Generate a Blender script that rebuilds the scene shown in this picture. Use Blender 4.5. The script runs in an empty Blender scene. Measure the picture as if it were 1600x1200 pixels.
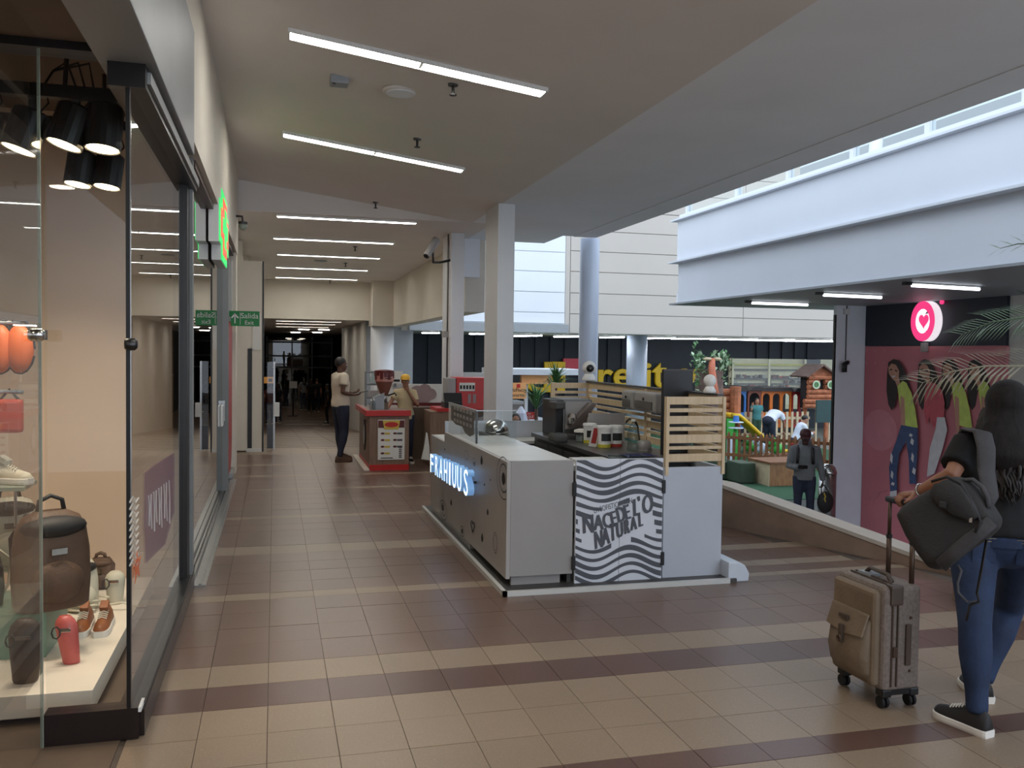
import bpy, bmesh, math, random
import numpy as np
from mathutils import Vector, Matrix
random.seed(7)
scene = bpy.context.scene
COL = scene.collection

# ------------------------------------------------------------------ camera
F_PX, CX, CY, EYE = 1380.0, 800.0, 600.0, 1.7
def _axes():
    d = Vector(((429.0-CX)/F_PX, (547.0-CY)/F_PX, 1.0)).normalized()      # corridor direction seen by the lens
    r = math.radians(0.75)
    dn = Vector((-math.sin(r), math.cos(r), 0.0)); dn.z = -(dn.x*d.x+dn.y*d.y)/d.z; dn.normalize()
    return dn.cross(d), d, -dn
_ax, _ay, _az = _axes()
def _ray(px, py):
    c = Vector(((px-CX)/F_PX, (py-CY)/F_PX, 1.0))
    return Vector((_ax.dot(c), _ay.dot(c), _az.dot(c)))
EYEP = Vector((0, 0, EYE))
def aty(px, py, y):
    r = _ray(px, py); return EYEP + r*(y/r.y)
def atx(px, py, x):
    r = _ray(px, py); return EYEP + r*(x/r.x)
def atz(px, py, z):
    r = _ray(px, py); return EYEP + r*((z-EYE)/r.z)
def proj(p):
    q = Vector(p)-EYEP
    c = _ax*q.x + _ay*q.y + _az*q.z
    return CX+F_PX*c.x/c.z, CY+F_PX*c.y/c.z, c.z
cam_d = bpy.data.cameras.new('camera'); cam = bpy.data.objects.new('camera', cam_d); COL.objects.link(cam)
cam_d.sensor_width = 36.0; cam_d.lens = F_PX/1600.0*36.0; cam_d.clip_end = 300
# columns of rotation = camera right, up, back in world coordinates
cr = Vector((_ax.x, _ay.x, _az.x)); cu = -Vector((_ax.y, _ay.y, _az.y)); cb = -Vector((_ax.z, _ay.z, _az.z))
mw = Matrix(((cr.x, cu.x, cb.x, 0), (cr.y, cu.y, cb.y, 0), (cr.z, cu.z, cb.z, EYE), (0, 0, 0, 1)))
cam.matrix_world = mw
scene.camera = cam

# ------------------------------------------------------------------ sky and exposure
SKY_STRENGTH = 2.2
TUBE_STRENGTH = 32.0
world = bpy.data.worlds.new('overcast_sky'); scene.world = world; world.use_nodes = True
bg = world.node_tree.nodes['Background']
bg.inputs[0].default_value = (0.78, 0.87, 1.0, 1); bg.inputs[1].default_value = SKY_STRENGTH
scene.view_settings.view_transform = 'Standard'; scene.view_settings.look = 'None'
scene.view_settings.exposure = 0.0; scene.view_settings.gamma = 1.0
scene.view_settings.use_curve_mapping = False

# ------------------------------------------------------------------ materials
def s2l(c):
    out = []
    for v in c:
        v = v/255.0
        out.append(v/12.92 if v <= .04045 else ((v+.055)/1.055)**2.4)
    return tuple(out)
MATS = {}
def mat(name, c, rough=.6, metal=0., var=.08, scale=6., bump=0., emit=0., spec=.5, coat=0.):
    if name in MATS: return MATS[name]
    m = bpy.data.materials.new(name); m.use_nodes = True; MATS[name] = m
    nt = m.node_tree; b = nt.nodes['Principled BSDF']
    lin = s2l(c)
    b.inputs['Roughness'].default_value = rough; b.inputs['Metallic'].default_value = metal
    b.inputs['Specular IOR Level'].default_value = spec
    b.inputs['Coat Weight'].default_value = coat
    if var > 0:
        tc = nt.nodes.new('ShaderNodeTexCoord'); n = nt.nodes.new('ShaderNodeTexNoise')
        n.inputs['Scale'].default_value = scale; n.inputs['Detail'].default_value = 3
        nt.links.new(tc.outputs['Object'], n.inputs['Vector'])
        r = nt.nodes.new('ShaderNodeValToRGB')
        r.color_ramp.elements[0].position = .3; r.color_ramp.elements[1].position = .7
        r.color_ramp.elements[0].color = tuple(max(0, v*(1-var)) for v in lin)+(1,)
        r.color_ramp.elements[1].color = tuple(min(1, v*(1+var)) for v in lin)+(1,)
        nt.links.new(n.outputs['Fac'], r.inputs['Fac']); nt.links.new(r.outputs['Color'], b.inputs['Base Color'])
        if bump > 0:
            bp = nt.nodes.new('ShaderNodeBump'); bp.inputs['Strength'].default_value = bump; bp.inputs['Distance'].default_value = .01
            n2 = nt.nodes.new('ShaderNodeTexNoise'); n2.inputs['Scale'].default_value = scale*6; n2.inputs['Detail'].default_value = 4
            nt.links.new(tc.outputs['Object'], n2.inputs['Vector'])
            nt.links.new(n2.outputs['Fac'], bp.inputs['Height']); nt.links.new(bp.outputs['Normal'], b.inputs['Normal'])
    else:
        b.inputs['Base Color'].default_value = lin+(1,)
    if emit > 0:
        b.inputs['Emission Color'].default_value = lin+(1,); b.inputs['Emission Strength'].default_value = emit
    return m
def mat_terrazzo(name, c, c2, rough=.28):
    m = bpy.data.materials.new(name); m.use_nodes = True; MATS[name] = m
    nt = m.node_tree; b = nt.nodes['Principled BSDF']; N = nt.nodes.new; L = nt.links.new
    ge = N('ShaderNodeNewGeometry')
    v = N('ShaderNodeTexNoise'); v.inputs['Scale'].default_value = 110; v.inputs['Detail'].default_value = 1.5; L(ge.outputs['Position'], v.inputs['Vector'])
    r = N('ShaderNodeValToRGB')
    e = r.color_ramp.elements; a, b2 = s2l(c), s2l(c2)
    e[0].position = .28; e[0].color = tuple(x*.72 for x in a)+(1,); e[1].position = .42; e[1].color = a+(1,)
    x = e.new(.58); x.color = b2+(1,); x = e.new(.72); x.color = tuple(min(1, y*1.28) for y in a)+(1,)
    L(v.outputs['Fac'], r.inputs['Fac'])
    n = N('ShaderNodeTexNoise'); n.inputs['Scale'].default_value = .9; n.inputs['Detail'].default_value = 1; L(ge.outputs['Position'], n.inputs['Vector'])
    mr = N('ShaderNodeMapRange'); mr.inputs[1].default_value = .1; mr.inputs[2].default_value = .9; mr.inputs[3].default_value = .82; mr.inputs[4].default_value = 1.16
    L(n.outputs['Fac'], mr.inputs[0])
    oi = N('ShaderNodeObjectInfo'); m2 = N('ShaderNodeMapRange'); m2.inputs[3].default_value = .93; m2.inputs[4].default_value = 1.07; L(oi.outputs['Random'], m2.inputs[0])
    mu = N('ShaderNodeMath'); mu.operation = 'MULTIPLY'; L(mr.outputs[0], mu.inputs[0]); L(m2.outputs[0], mu.inputs[1])
    mx = N('ShaderNodeVectorMath'); mx.operation = 'SCALE'; L(r.outputs['Color'], mx.inputs[0]); L(mu.outputs[0], mx.inputs['Scale'])
    L(mx.outputs[0], b.inputs['Base Color'])
    m3 = N('ShaderNodeMapRange'); m3.inputs[3].default_value = rough; m3.inputs[4].default_value = rough+.04; L(n.outputs['Fac'], m3.inputs[0]); L(m3.outputs[0], b.inputs['Roughness'])
    return m
def mat_wood(name, c, c2, rough=.5, sc=(2, 2, 14)):
    m = bpy.data.materials.new(name); m.use_nodes = True; MATS[name] = m
    nt = m.node_tree; b = nt.nodes['Principled BSDF']; N = nt.nodes.new; L = nt.links.new
    tc = N('ShaderNodeTexCoord'); mp = N('ShaderNodeMapping'); mp.inputs['Scale'].default_value = sc; L(tc.outputs['Object'], mp.inputs['Vector'])
    n = N('ShaderNodeTexNoise'); n.inputs['Scale'].default_value = 3; n.inputs['Detail'].default_value = 6; L(mp.outputs[0], n.inputs['Vector'])
    r = N('ShaderNodeValToRGB'); r.color_ramp.elements[0].position = .35; r.color_ramp.elements[1].position = .65
    r.color_ramp.elements[0].color = s2l(c)+(1,); r.color_ramp.elements[1].color = s2l(c2)+(1,)
    L(n.outputs['Fac'], r.inputs['Fac']); L(r.outputs['Color'], b.inputs['Base Color']); b.inputs['Roughness'].default_value = rough
    return m
def mat_glass(name, tint=(1, 1, 1), ior=1.5, rough=0.0, base=0.0):
    m = bpy.data.materials.new(name); m.use_nodes = True; MATS[name] = m
    nt = m.node_tree; nt.nodes.clear(); N = nt.nodes.new; L = nt.links.new
    o = N('ShaderNodeOutputMaterial'); t = N('ShaderNodeBsdfTransparent'); t.inputs[0].default_value = tuple(tint)+(1,)
    g = N('ShaderNodeBsdfGlossy'); g.inputs['Roughness'].default_value = rough
    f = N('ShaderNodeFresnel'); f.inputs[0].default_value = ior
    mx = N('ShaderNodeMixShader')
    # reflection of both faces is taken at the outer one; the inner side only lets light through
    a = N('ShaderNodeMath'); a.operation = 'MULTIPLY_ADD'; a.use_clamp = True; a.inputs[1].default_value = 1.5; a.inputs[2].default_value = base; L(f.outputs[0], a.inputs[0])
    ge = N('ShaderNodeNewGeometry'); iv = N('ShaderNodeMath'); iv.operation = 'SUBTRACT'; iv.inputs[0].default_value = 1.0; L(ge.outputs['Backfacing'], iv.inputs[1])
    mu = N('ShaderNodeMath'); mu.operation = 'MULTIPLY'; L(a.outputs[0], mu.inputs[0]); L(iv.outputs[0], mu.inputs[1]); L(mu.outputs[0], mx.inputs[0])
    L(t.outputs[0], mx.inputs[1]); L(g.outputs[0], mx.inputs[2]); L(mx.outputs[0], o.inputs[0])
    return m
def mat_film(name, c, alpha):
    m = bpy.data.materials.new(name); m.use_nodes = True; MATS[name] = m
    nt = m.node_tree; nt.nodes.clear(); N = nt.nodes.new; L = nt.links.new
    o = N('ShaderNodeOutputMaterial'); t = N('ShaderNodeBsdfTransparent'); d = N('ShaderNodeBsdfDiffuse'); d.inputs[0].default_value = s2l(c)+(1,)
    mx = N('ShaderNodeMixShader'); mx.inputs[0].default_value = alpha; L(t.outputs[0], mx.inputs[1]); L(d.outputs[0], mx.inputs[2]); L(mx.outputs[0], o.inputs[0])
    return m
def mat_emit(name, c, s):
    m = bpy.data.materials.new(name); m.use_nodes = True; MATS[name] = m
    nt = m.node_tree; b = nt.nodes['Principled BSDF']
    b.inputs['Base Color'].default_value = s2l(c)+(1,); b.inputs['Emission Color'].default_value = s2l(c)+(1,); b.inputs['Emission Strength'].default_value = s
    return m

# ------------------------------------------------------------------ mesh helpers
class MB:
    def __init__(s): s.v = []; s.f = []; s.M = None
    def _add(s, vs, fs):
        o = len(s.v)
        if s.M is not None: vs = [tuple(s.M @ Vector(p)) for p in vs]
        s.v += [tuple(p) for p in vs]; s.f += [tuple(i+o for i in f) for f in fs]; return s
    def box(s, x0, x1, y0, y1, z0, z1):
        vs = [(x0, y0, z0), (x1, y0, z0), (x1, y1, z0), (x0, y1, z0), (x0, y0, z1), (x1, y0, z1), (x1, y1, z1), (x0, y1, z1)]
        return s._add(vs, [(0, 3, 2, 1), (4, 5, 6, 7), (0, 1, 5, 4), (1, 2, 6, 5), (2, 3, 7, 6), (3, 0, 4, 7)])
    def cbox(s, c, sz, rot=None):
        hx, hy, hz = sz[0]/2, sz[1]/2, sz[2]/2
        R = rot if rot is not None else Matrix.Identity(3)
        c = Vector(c); vs = []
        for z in (-hz, hz):
            for x, y in ((-hx, -hy), (hx, -hy), (hx, hy), (-hx, hy)): vs.append(c + R @ Vector((x, y, z)))
        return s._add(vs, [(0, 3, 2, 1), (4, 5, 6, 7), (0, 1, 5, 4), (1, 2, 6, 5), (2, 3, 7, 6), (3, 0, 4, 7)])
    def prism(s, pts, off):
        n = len(pts); off = Vector(off); P = [Vector(p) for p in pts]; Q = [p+off for p in P]
        nrm = Vector((0, 0, 0))
        for i in range(n): nrm += P[i].cross(P[(i+1) % n])
        if nrm.dot(off) > 0: P, Q = Q, P
        return s._add(P+Q, [tuple(range(n)), tuple(reversed(range(n, 2*n)))]+[(i, i+n, (i+1) % n+n, (i+1) % n) for i in range(n)])
    def bar(s, a, b, w, h, up=(0, 0, 1)):
        a, b = Vector(a), Vector(b); d = (b-a); L = d.length; d.normalize(); up = Vector(up)
        if abs(d.dot(up)) > .99: up = Vector((0, 1, 0))
        r = d.cross(up).normalized(); u = r.cross(d)
        R = Matrix((r, d, u)).transposed()
        return s.cbox((a+b)/2, (w, L, h), R)
    def tube(s, path, rad, n=8, flat=1.0, up=(0, 0, 1), cap=True):
        P = [Vector(p) for p in path]; m = len(P)
        if not hasattr(rad, '__len__'): rad = [rad]*m
        vs = []; fs = []; pr = None
        for i in range(m):
            d = (P[min(i+1, m-1)]-P[max(i-1, 0)])
            if d.length < 1e-9: d = Vector((0, 0, 1))
            d.normalize()
            if pr is None:
                u0 = Vector(up)
                if abs(d.dot(u0)) > .95: u0 = Vector((1, 0, 0)) if abs(d.x) < .9 else Vector((0, 1, 0))
                r = d.cross(u0).normalized()
            else:
                r = pr - d*pr.dot(d)
                if r.length < 1e-6: r = d.cross(Vector((0, 1, 0)))
                r.normalize()
            pr = r; u = r.cross(d)
            for k in range(n):
                a = 2*math.pi*k/n; vs.append(P[i] + r*(rad[i]*math.cos(a)) + u*(rad[i]*flat*math.sin(a)))
        for i in range(m-1):
            for k in range(n):
                a, b = i*n+k, i*n+(k+1) % n; fs.append((a, b, b+n, a+n))
        if cap: fs.append(tuple(reversed(range(n)))); fs.append(tuple(range((m-1)*n, m*n)))
        # orientation
        return s._add(vs, [tuple(reversed(f)) for f in fs])
    def lathe(s, prof, c=(0, 0, 0), n=16, rot=None, sx=1., sy=1.):
        c = Vector(c); R = rot if rot is not None else Matrix.Identity(3); vs = []; fs = []; m = len(prof)
        for r, z in prof:
            for k in range(n):
                a = 2*math.pi*k/n; vs.append(c + R @ Vector((r*sx*math.cos(a), r*sy*math.sin(a), z)))
        for i in range(m-1):
            for k in range(n):
                a, b = i*n+k, i*n+(k+1) % n; fs.append((a, b, b+n, a+n))
        fs.append(tuple(reversed(range(n)))); fs.append(tuple(range((m-1)*n, m*n)))
        return s._add(vs, fs)
    def ell(s, c, r, rot=None, n=12, m=8):
        if not hasattr(r, '__len__'): r = (r, r, r)
        c = Vector(c); R = rot if rot is not None else Matrix.Identity(3); vs = [c+R @ Vector((0, 0, -r[2]))]; fs = []
        for i in range(1, m):
            t = -math.pi/2+math.pi*i/m
            for k in range(n):
                a = 2*math.pi*k/n
                vs.append(c+R @ Vector((r[0]*math.cos(t)*math.cos(a), r[1]*math.cos(t)*math.sin(a), r[2]*math.sin(t))))
        vs.append(c+R @ Vector((0, 0, r[2])))
        for k in range(n): fs.append((0, 1+(k+1) % n, 1+k))
        for i in range(m-2):
            for k in range(n):
                a, b = 1+i*n+k, 1+i*n+(k+1) % n; fs.append((a, b, b+n, a+n))
        o = 1+(m-2)*n; t = len(vs)-1
        for k in range(n): fs.append((o+k, o+(k+1) % n, t))
        return s._add(vs, fs)
    def poly(s, pts):
        return s._add(pts, [tuple(range(len(pts)))])
    def loft(s, rings, cap=True):
        n = len(rings[0]); vs = [p for r in rings for p in r]; fs = []
        for i in range(len(rings)-1):
            for k in range(n):
                a, b = i*n+k, i*n+(k+1) % n; fs.append((a, b, b+n, a+n))
        if cap: fs.append(tuple(reversed(range(n)))); fs.append(tuple(range((len(rings)-1)*n, len(rings)*n)))
        return s._add(vs, fs)
    def mesh(s, name, smooth=False, bevel=0., seg=2):
        me = bpy.data.meshes.new(name); me.from_pydata(s.v, [], s.f); me.update()
        if bevel > 0:
            bm = bmesh.new(); bm.from_mesh(me); bm.normal_update()
            es = [e for e in bm.edges if len(e.link_faces) == 2 and e.calc_face_angle(0) > .5]
            if es: bmesh.ops.bevel(bm, geom=es, offset=bevel, segments=seg, affect='EDGES', profile=.6)
            bm.to_mesh(me); bm.free()
        if smooth:
            for p in me.polygons: p.use_smooth = True
        return me
    def build(s, name, m, parent=None, smooth=False, bevel=0., seg=2):
        me = s.mesh(name, smooth, bevel, seg)
        return link(name, me, m, parent)
def link(name, me, m=None, parent=None):
    if m is not None and len(me.materials) == 0: me.materials.append(MATS[m] if isinstance(m, str) else m)
    o = bpy.data.objects.new(name, me); COL.objects.link(o)
    if parent is not None: setparent(o, parent)
    return o
def wmat(o):
    m = o.matrix_basis.copy()
    while o.parent is not None:
        m = o.parent.matrix_basis @ o.matrix_parent_inverse @ m if o.parent.parent is None else wmat(o.parent) @ o.matrix_parent_inverse @ m
        break
    return m
def setparent(o, p):
    o.parent = p; o.matrix_parent_inverse = wmat(p).inverted()
def tag(o, label=None, cat=None, group=None, kind=None):
    if label: o['label'] = label
    if cat: o['category'] = cat
    if group: o['group'] = group
    if kind: o['kind'] = kind
    return o
def empty(name, loc, label=None, cat=None, group=None, rz=0., kind=None):
    o = bpy.data.objects.new(name, None); COL.objects.link(o); o.location = loc; o.rotation_euler = (0, 0, rz); o.empty_display_size = .1
    return tag(o, label, cat, group, kind)
def copy_tree(o, parent=None):
    c = o.copy(); COL.objects.link(c)
    if parent is not None: c.parent = parent
    for ch in list(o.children): copy_tree(ch, c)
    return c
def struct(name, mb, m, parent=None, **k):
    o = mb.build(name, m, parent, **k)
    if parent is None: o['kind'] = 'structure'
    return o
def rotz(a): return Matrix.Rotation(a, 3, 'Z')
def rotx(a): return Matrix.Rotation(a, 3, 'X')
def roty(a): return Matrix.Rotation(a, 3, 'Y')
def text_mesh(txt, size, ext, name='letter', align='CENTER', bev=0., shear=0., sx=1., spacing=1.):
    cu = bpy.data.curves.new(name, 'FONT'); cu.body = txt; cu.size = size; cu.extrude = ext; cu.align_x = align; cu.align_y = 'CENTER'
    cu.bevel_depth = bev; cu.shear = shear; cu.space_character = spacing; cu.resolution_u = 3
    o = bpy.data.objects.new(name, cu); COL.objects.link(o)
    bpy.context.view_layer.update()
    me = bpy.data.meshes.new_from_object(o.evaluated_get(bpy.context.evaluated_depsgraph_get()))
    bpy.data.objects.remove(o); bpy.data.curves.remove(cu)
    me.name = name; me.materials.clear()
    if sx != 1.:
        for v in me.vertices: v.co.x *= sx
    return me
def frame3(right, up, loc):
    r = Vector(right).normalized(); u = Vector(up).normalized(); n = r.cross(u)
    return Matrix(((r.x, u.x, n.x, loc[0]), (r.y, u.y, n.y, loc[1]), (r.z, u.z, n.z, loc[2]), (0, 0, 0, 1)))
def text(txt, size, ext, loc, right, up, m, parent, name='lettering', **k):
    me = text_mesh(txt, size, ext, name, **k); me.transform(frame3(right, up, loc))
    return link(name, me, m, parent)
# ================================================================== STRUCTURE
ZL = -1.07            # sunken play level beyond the parapet
ZW = -1.30            # walkway of the sunken level nearest the parapet
def zramp(y): return 0. if y < 15.7 else max(-1.36, -.066*(y-15.7))
ZC = 3.66             # flat ceiling
SL = .13              # slope of the near ceiling
def zs(x): return 4.1-SL*(x+.55)
mat('ceiling_paint', (226, 220, 215), .8, var=.03, scale=1.2)
mat('slab_paint', (236, 238, 242), .8, var=.03, scale=1.2)
mat('wall_beige', (212, 204, 190), .7, var=.03, scale=2)
mat('wall_white', (215, 213, 208), .7, var=.03, scale=2)
mat('fascia_grey', (128, 130, 130), .5, var=.05, scale=2)
mat('panel_beige', (190, 184, 176), .6, var=.02, scale=1)
mat('panel_white', (226, 232, 238), .55, var=.02, scale=1)
mat('fascia_white', (214, 220, 228), .55, var=.02, scale=1)
mat('ledge_grey', (150, 155, 160), .5, var=.03)
mat('column_white', (218, 220, 224), .45, var=.03, scale=2)
mat('column_blue', (178, 188, 205), .4, var=.03, scale=2)
mat('dark_wall', (30, 38, 48), .6, var=.12, scale=3)
mat('grout', (84, 72, 62), .8, var=.1, scale=20)
mat('black_frame', (22, 20, 20), .35, var=.1)
mat('black_base', (30, 20, 19), .3, var=.1)
mat('steel', (170, 170, 168), .3, 1., var=.06, scale=12)
mat('dark_steel', (80, 80, 80), .35, 1., var=.06, scale=12)
mat('parapet', (134, 112, 95), .75, var=.22, scale=3, bump=.25)
mat('parapet_cap', (182, 172, 160), .6, var=.06, scale=6)
mat('lower_floor', (120, 122, 118), .5, var=.1, scale=2)
mat('carpet', (44, 84, 58), .95, var=.15, scale=25, bump=.4)
mat('red_panel', (170, 18, 22), .35, var=.05)
mat('white_plastic', (225, 225, 222), .4, var=.02)
mat('grey_plastic', (150, 148, 146), .45, var=.04)
mat('black_plastic', (20, 20, 22), .4, var=.05)
mat('rubber', (16, 16, 17), .7, var=.05)
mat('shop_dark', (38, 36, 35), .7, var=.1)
mat_glass('glass', (.94, .97, .95), 1.5)
mat_glass('glass_shop', (.95, .965, .955), 1.52)
mat_glass('glass_dark', (.30, .34, .34), 1.6, base=.02)
mat_emit('tube_light', (255, 252, 245), TUBE_STRENGTH)
mat_emit('tube_far', (255, 252, 245), 25.0)
mat_emit('tube_back', (240, 246, 255), 34.0)
mat_emit('tube_cool', (240, 246, 255), 4.0)
mat_emit('tube_warm', (255, 244, 228), 22.0)
mat_terrazzo('tile_light', (143, 124, 104), (130, 112, 94), .34)
mat_terrazzo('tile_brown', (110, 86, 73), (99, 77, 66), .27)
mat_terrazzo('tile_dark', (95, 70, 60), (86, 62, 54), .27)

# ---------------- floor
PARA = [(6.7, 1.8), (5.1, 5.9), (4.32, 7.93), (3.72, 9.6), (3.6, 14.0), (3.6, 46)]
floor_poly = [(-6, -5), (6.7, -5)] + PARA[:-1] + [(3.6, 15.7), (-6, 15.7)]
fm = MB(); fm.prism([(x, y, -.16) for x, y in floor_poly], (0, 0, .155))
floor = struct('floor', fm, 'grout')
fl = MB(); fl.box(3.4, 34, 15.0, 40, ZW-.15, ZL); struct('floor_lower', fl, 'lower_floor')
struct('floor_walkway', MB().box(2, 9.35, -5, 15.0, ZW-.15, ZW), 'lower_floor')
ZG = -1.56
struct('floor_gutter', MB().box(9.35, 34, -5, 15.0, ZG-.15, ZG), 'lower_floor')
rp_ = MB(); rp_.prism([(-.9, 15.7, -.006), (-.9, 36.3, -1.366), (-.9, 64, -1.366), (-.9, 64, -1.7), (-.9, 15.7, -1.7)], (4.5, 0, 0)); ramp = struct('floor_ramp', rp_, 'grout')
rows = []   # y0,y1,colour
def addrows(ys, c):
    for a, b in zip(ys[:-1], ys[1:]): rows.append((a, b, c))
addrows([2.35, 2.65, 2.95, 3.25], 'tile_light'); addrows([3.25, 3.415], 'tile_dark'); addrows([3.415, 3.71, 4.01, 4.32], 'tile_light')
addrows([4.32, 4.62], 'tile_dark'); addrows([4.62, 4.925], 'tile_light'); addrows([4.925, 5.27, 5.575, 5.9, 6.2], 'tile_brown')
addrows([6.2, 6.36], 'tile_light'); addrows([6.36, 6.65, 6.97, 7.27, 7.585], 'tile_brown'); addrows([7.585, 7.9], 'tile_light')
addrows([7.9, 8.22, 8.55, 8.87, 9.18], 'tile_brown'); addrows([9.18, 9.33], 'tile_light'); addrows([9.33, 9.67, 10.01, 10.35, 10.7, 11.04], 'tile_brown')
addrows([11.04, 11.19], 'tile_light'); addrows([11.19, 11.53, 11.88, 12.23], 'tile_brown'); addrows([12.23, 12.42], 'tile_light')
addrows([12.42, 12.75, 13.08, 13.41], 'tile_brown'); addrows([13.41, 13.62], 'tile_light'); addrows([13.62, 13.92, 14.22, 14.53, 14.84], 'tile_brown'); addrows([14.84, 15.16], 'tile_light')
addrows([15.16, 15.43, 15.69], 'tile_light')
mat('ramp_strip', (52, 44, 40), .8, var=.1, spec=.1)
y = 15.72; rrows = []
while y < 27:
    rrows += [(y, y+.55, 'tile_light'), (y+.55, y+.7, 'ramp_strip')]; y += .7
while y < 60:
    rrows += [(y, y+1.2, 'tile_brown'), (y+1.2, y+1.7, 'tile_light')]; y += 1.7
right_rows = []
for ya_, yb_, c_ in ((5.9, 6.05, 'tile_brown'), (6.05, 6.16, 'tile_light'), (6.16, 6.36, 'tile_brown'), (6.36, 6.54, 'tile_light'), (6.54, 6.93, 'tile_brown'), (6.93, 7.12, 'tile_light'), (7.12, 7.42, 'tile_brown'), (7.42, 7.9, 'tile_brown')): right_rows.append((ya_, yb_, c_))
PX, X0 = .2955, -.025
def inside(x, y):
    # right limit from the parapet line
    pts = [(6.7, -5)]+PARA
    for (xa, ya), (xb, yb) in zip(pts[:-1], pts[1:]):
        if ya <= y <= yb: return x < xa+(xb-xa)*(y-ya)/(yb-ya)-.12
    return x < 3.5
cells = []
for (ya, yb, c, rside) in [r_+(0,) for r_ in rows]+[r_+(1,) for r_ in right_rows]:
    n0 = -2 if yb > 3.4 else -4
    for k in range(n0, 26):
        xa, xb = X0+k*PX, X0+(k+1)*PX
        if rside and xa < 3.2: continue
        if not rside and 5.89 < ya < 7.8 and xa > 3.2: continue
        if not (inside(xb-.05, ya) and inside(xb-.05, yb)): 
            if not inside(xa+.1, (ya+yb)/2): continue
        if xa > 1.6 and xb < 3.25 and ya > 6.0 and yb < 9.3: continue        # under the drinks kiosk
        if c == 'tile_light' and 11.0 < ya < 11.1 and k < -1: c2 = 'tile_brown'
        else: c2 = c
        P = [proj((xx, yy, 0)) for xx, yy in ((xa, ya), (xb, ya), (xb, yb), (xa, yb))]
        A = abs(sum(P[i][0]*P[(i+1) % 4][1]-P[(i+1) % 4][0]*P[i][1] for i in range(4)))/2
        mx_, my_ = sum(p[0] for p in P)/4, sum(p[1] for p in P)/4
        if any(p[2] < .5 for p in P) or mx_ < -40 or mx_ > 1640 or my_ > 1260: A = 0
        cells.append((A, xa, xb, ya, yb, c2))
cells.sort(key=lambda t: -t[0])
G = .0014
tile_meshes = {}
rest = {}
for i, (A, xa, xb, ya, yb, c) in enumerate(cells):
    if i < 300:
        w, d = round(xb-xa, 3), round(yb-ya, 3); key = (w, d, c)
        if key not in tile_meshes:
            tile_meshes[key] = MB().box(G-w/2, w/2-G, G-d/2, d/2-G, -.01, 0).mesh('tile'); tile_meshes[key].materials.append(MATS[c])
        o = bpy.data.objects.new('tile', tile_meshes[key]); COL.objects.link(o); o.location = ((xa+xb)/2, (ya+yb)/2, random.uniform(-.0006, .0004)); o.parent = floor
    else:
        rest.setdefault(c, MB()).box(xa+G, xb-G, ya+G, yb-G, -.01, 0)
for c, mb in rest.items(): mb.build('paving_tiles', c, floor)['kind'] = 'stuff'
rst = {}
for ya, yb, c in rrows:
    for k in range(7):
        xa, xb = -.6+k*.59, -.6+(k+1)*.59; za_, zb_ = zramp(ya), zramp(yb)
        rst.setdefault(c, MB()).prism([(xa+.003, ya+.003, za_), (xb-.003, ya+.003, za_), (xb-.003, yb-.003, zb_), (xa+.003, yb-.003, zb_)], (0, 0, -.004))
for c, mb in rst.items(): mb.build('paving_tiles', c, ramp)['kind'] = 'stuff'

# ---------------- parapet around the sunken level
def parapet_seg(name, pts, hs, thick=.16):
    bm = MB(); cap = MB()
    for i in range(len(pts)-1):
        a, b = Vector(pts[i]+(0,)), Vector(pts[i+1]+(0,)); d = (b-a).normalized(); nrm = Vector((-d.y, d.x, 0))
        if nrm.x < 0: nrm = -nrm
        za, zb = hs[i], hs[i+1]; t = nrm*thick
        q = [a+Vector((0, 0, ZW)), b+Vector((0, 0, ZW)), b+Vector((0, 0, zb)), a+Vector((0, 0, za))]
        bm.prism(q, t)
        e = nrm*-.012; q = [a+e+Vector((0, 0, za)), b+e+Vector((0, 0, zb)), b+e+Vector((0, 0, zb+.035)), a+e+Vector((0, 0, za+.035))]
        cap.prism(q, nrm*(thick+.06))
    o = struct('wall_parapet', bm, 'parapet'); cap.build('coping', 'parapet_cap', o); return o
parapet_seg('wall_parapet', PARA, [-.05, .05, .385, .42, .42, .42])

# ---------------- ceilings
c1 = MB(); c1.prism([(-.62, -5, zs(-.62)), (2.87, -5, zs(2.87)), (2.87, -5, 4.3), (-.62, -5, 4.3)], (0, 18.1, 0))
ceil = struct('ceiling', c1, 'ceiling_paint')
c2 = MB(); c2.box(2.872, 4.8, 1.5, 13.098, ZC, 4.28); c2.box(3.203, 4.8, 13.098, 14.03, ZC, 4.28); c2.box(3.203, 4.62, 14.03, 15.1, ZC, 4.28); struct('ceiling_flat', c2, 'slab_paint')
MB().box(4.803, 5.2, 1.5, 14.03, ZC-.008, 4.28).build('trim_1', 'slab_paint')['kind'] = 'structure'
struct('ceiling_far', MB().box(-3.2, 3.2, 13.1, 25.5, ZC, 4.29), 'ceiling_paint')
struct('wall_beam', MB().box(3.2, 3.55, 15.1, 25.5, 2.41, 4.28), 'wall_beige')
struct('trim_2', MB().box(2.83, 3.42, 14.95, 15.1, 3.0, ZC), 'slab_paint')
# access panel outlines on the ceiling
for pts in ([(405, 106), (475, 122), (478, 98)],):
    pass
# ---------------- walls on the left
MB().box(-.75, -.5, -5, 13.0, 3.66, 4.2).build('wall_left', 'wall_beige')['kind'] = 'structure'
struct('wall_left_band', MB().box(-.72, -.5, 5.86, 13.0, 3.02, 3.66), 'wall_beige')
struct('wall_left_pier', MB().box(-.72, -.51, 12.62, 13.0, 0, 3.02), 'wall_beige')
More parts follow.
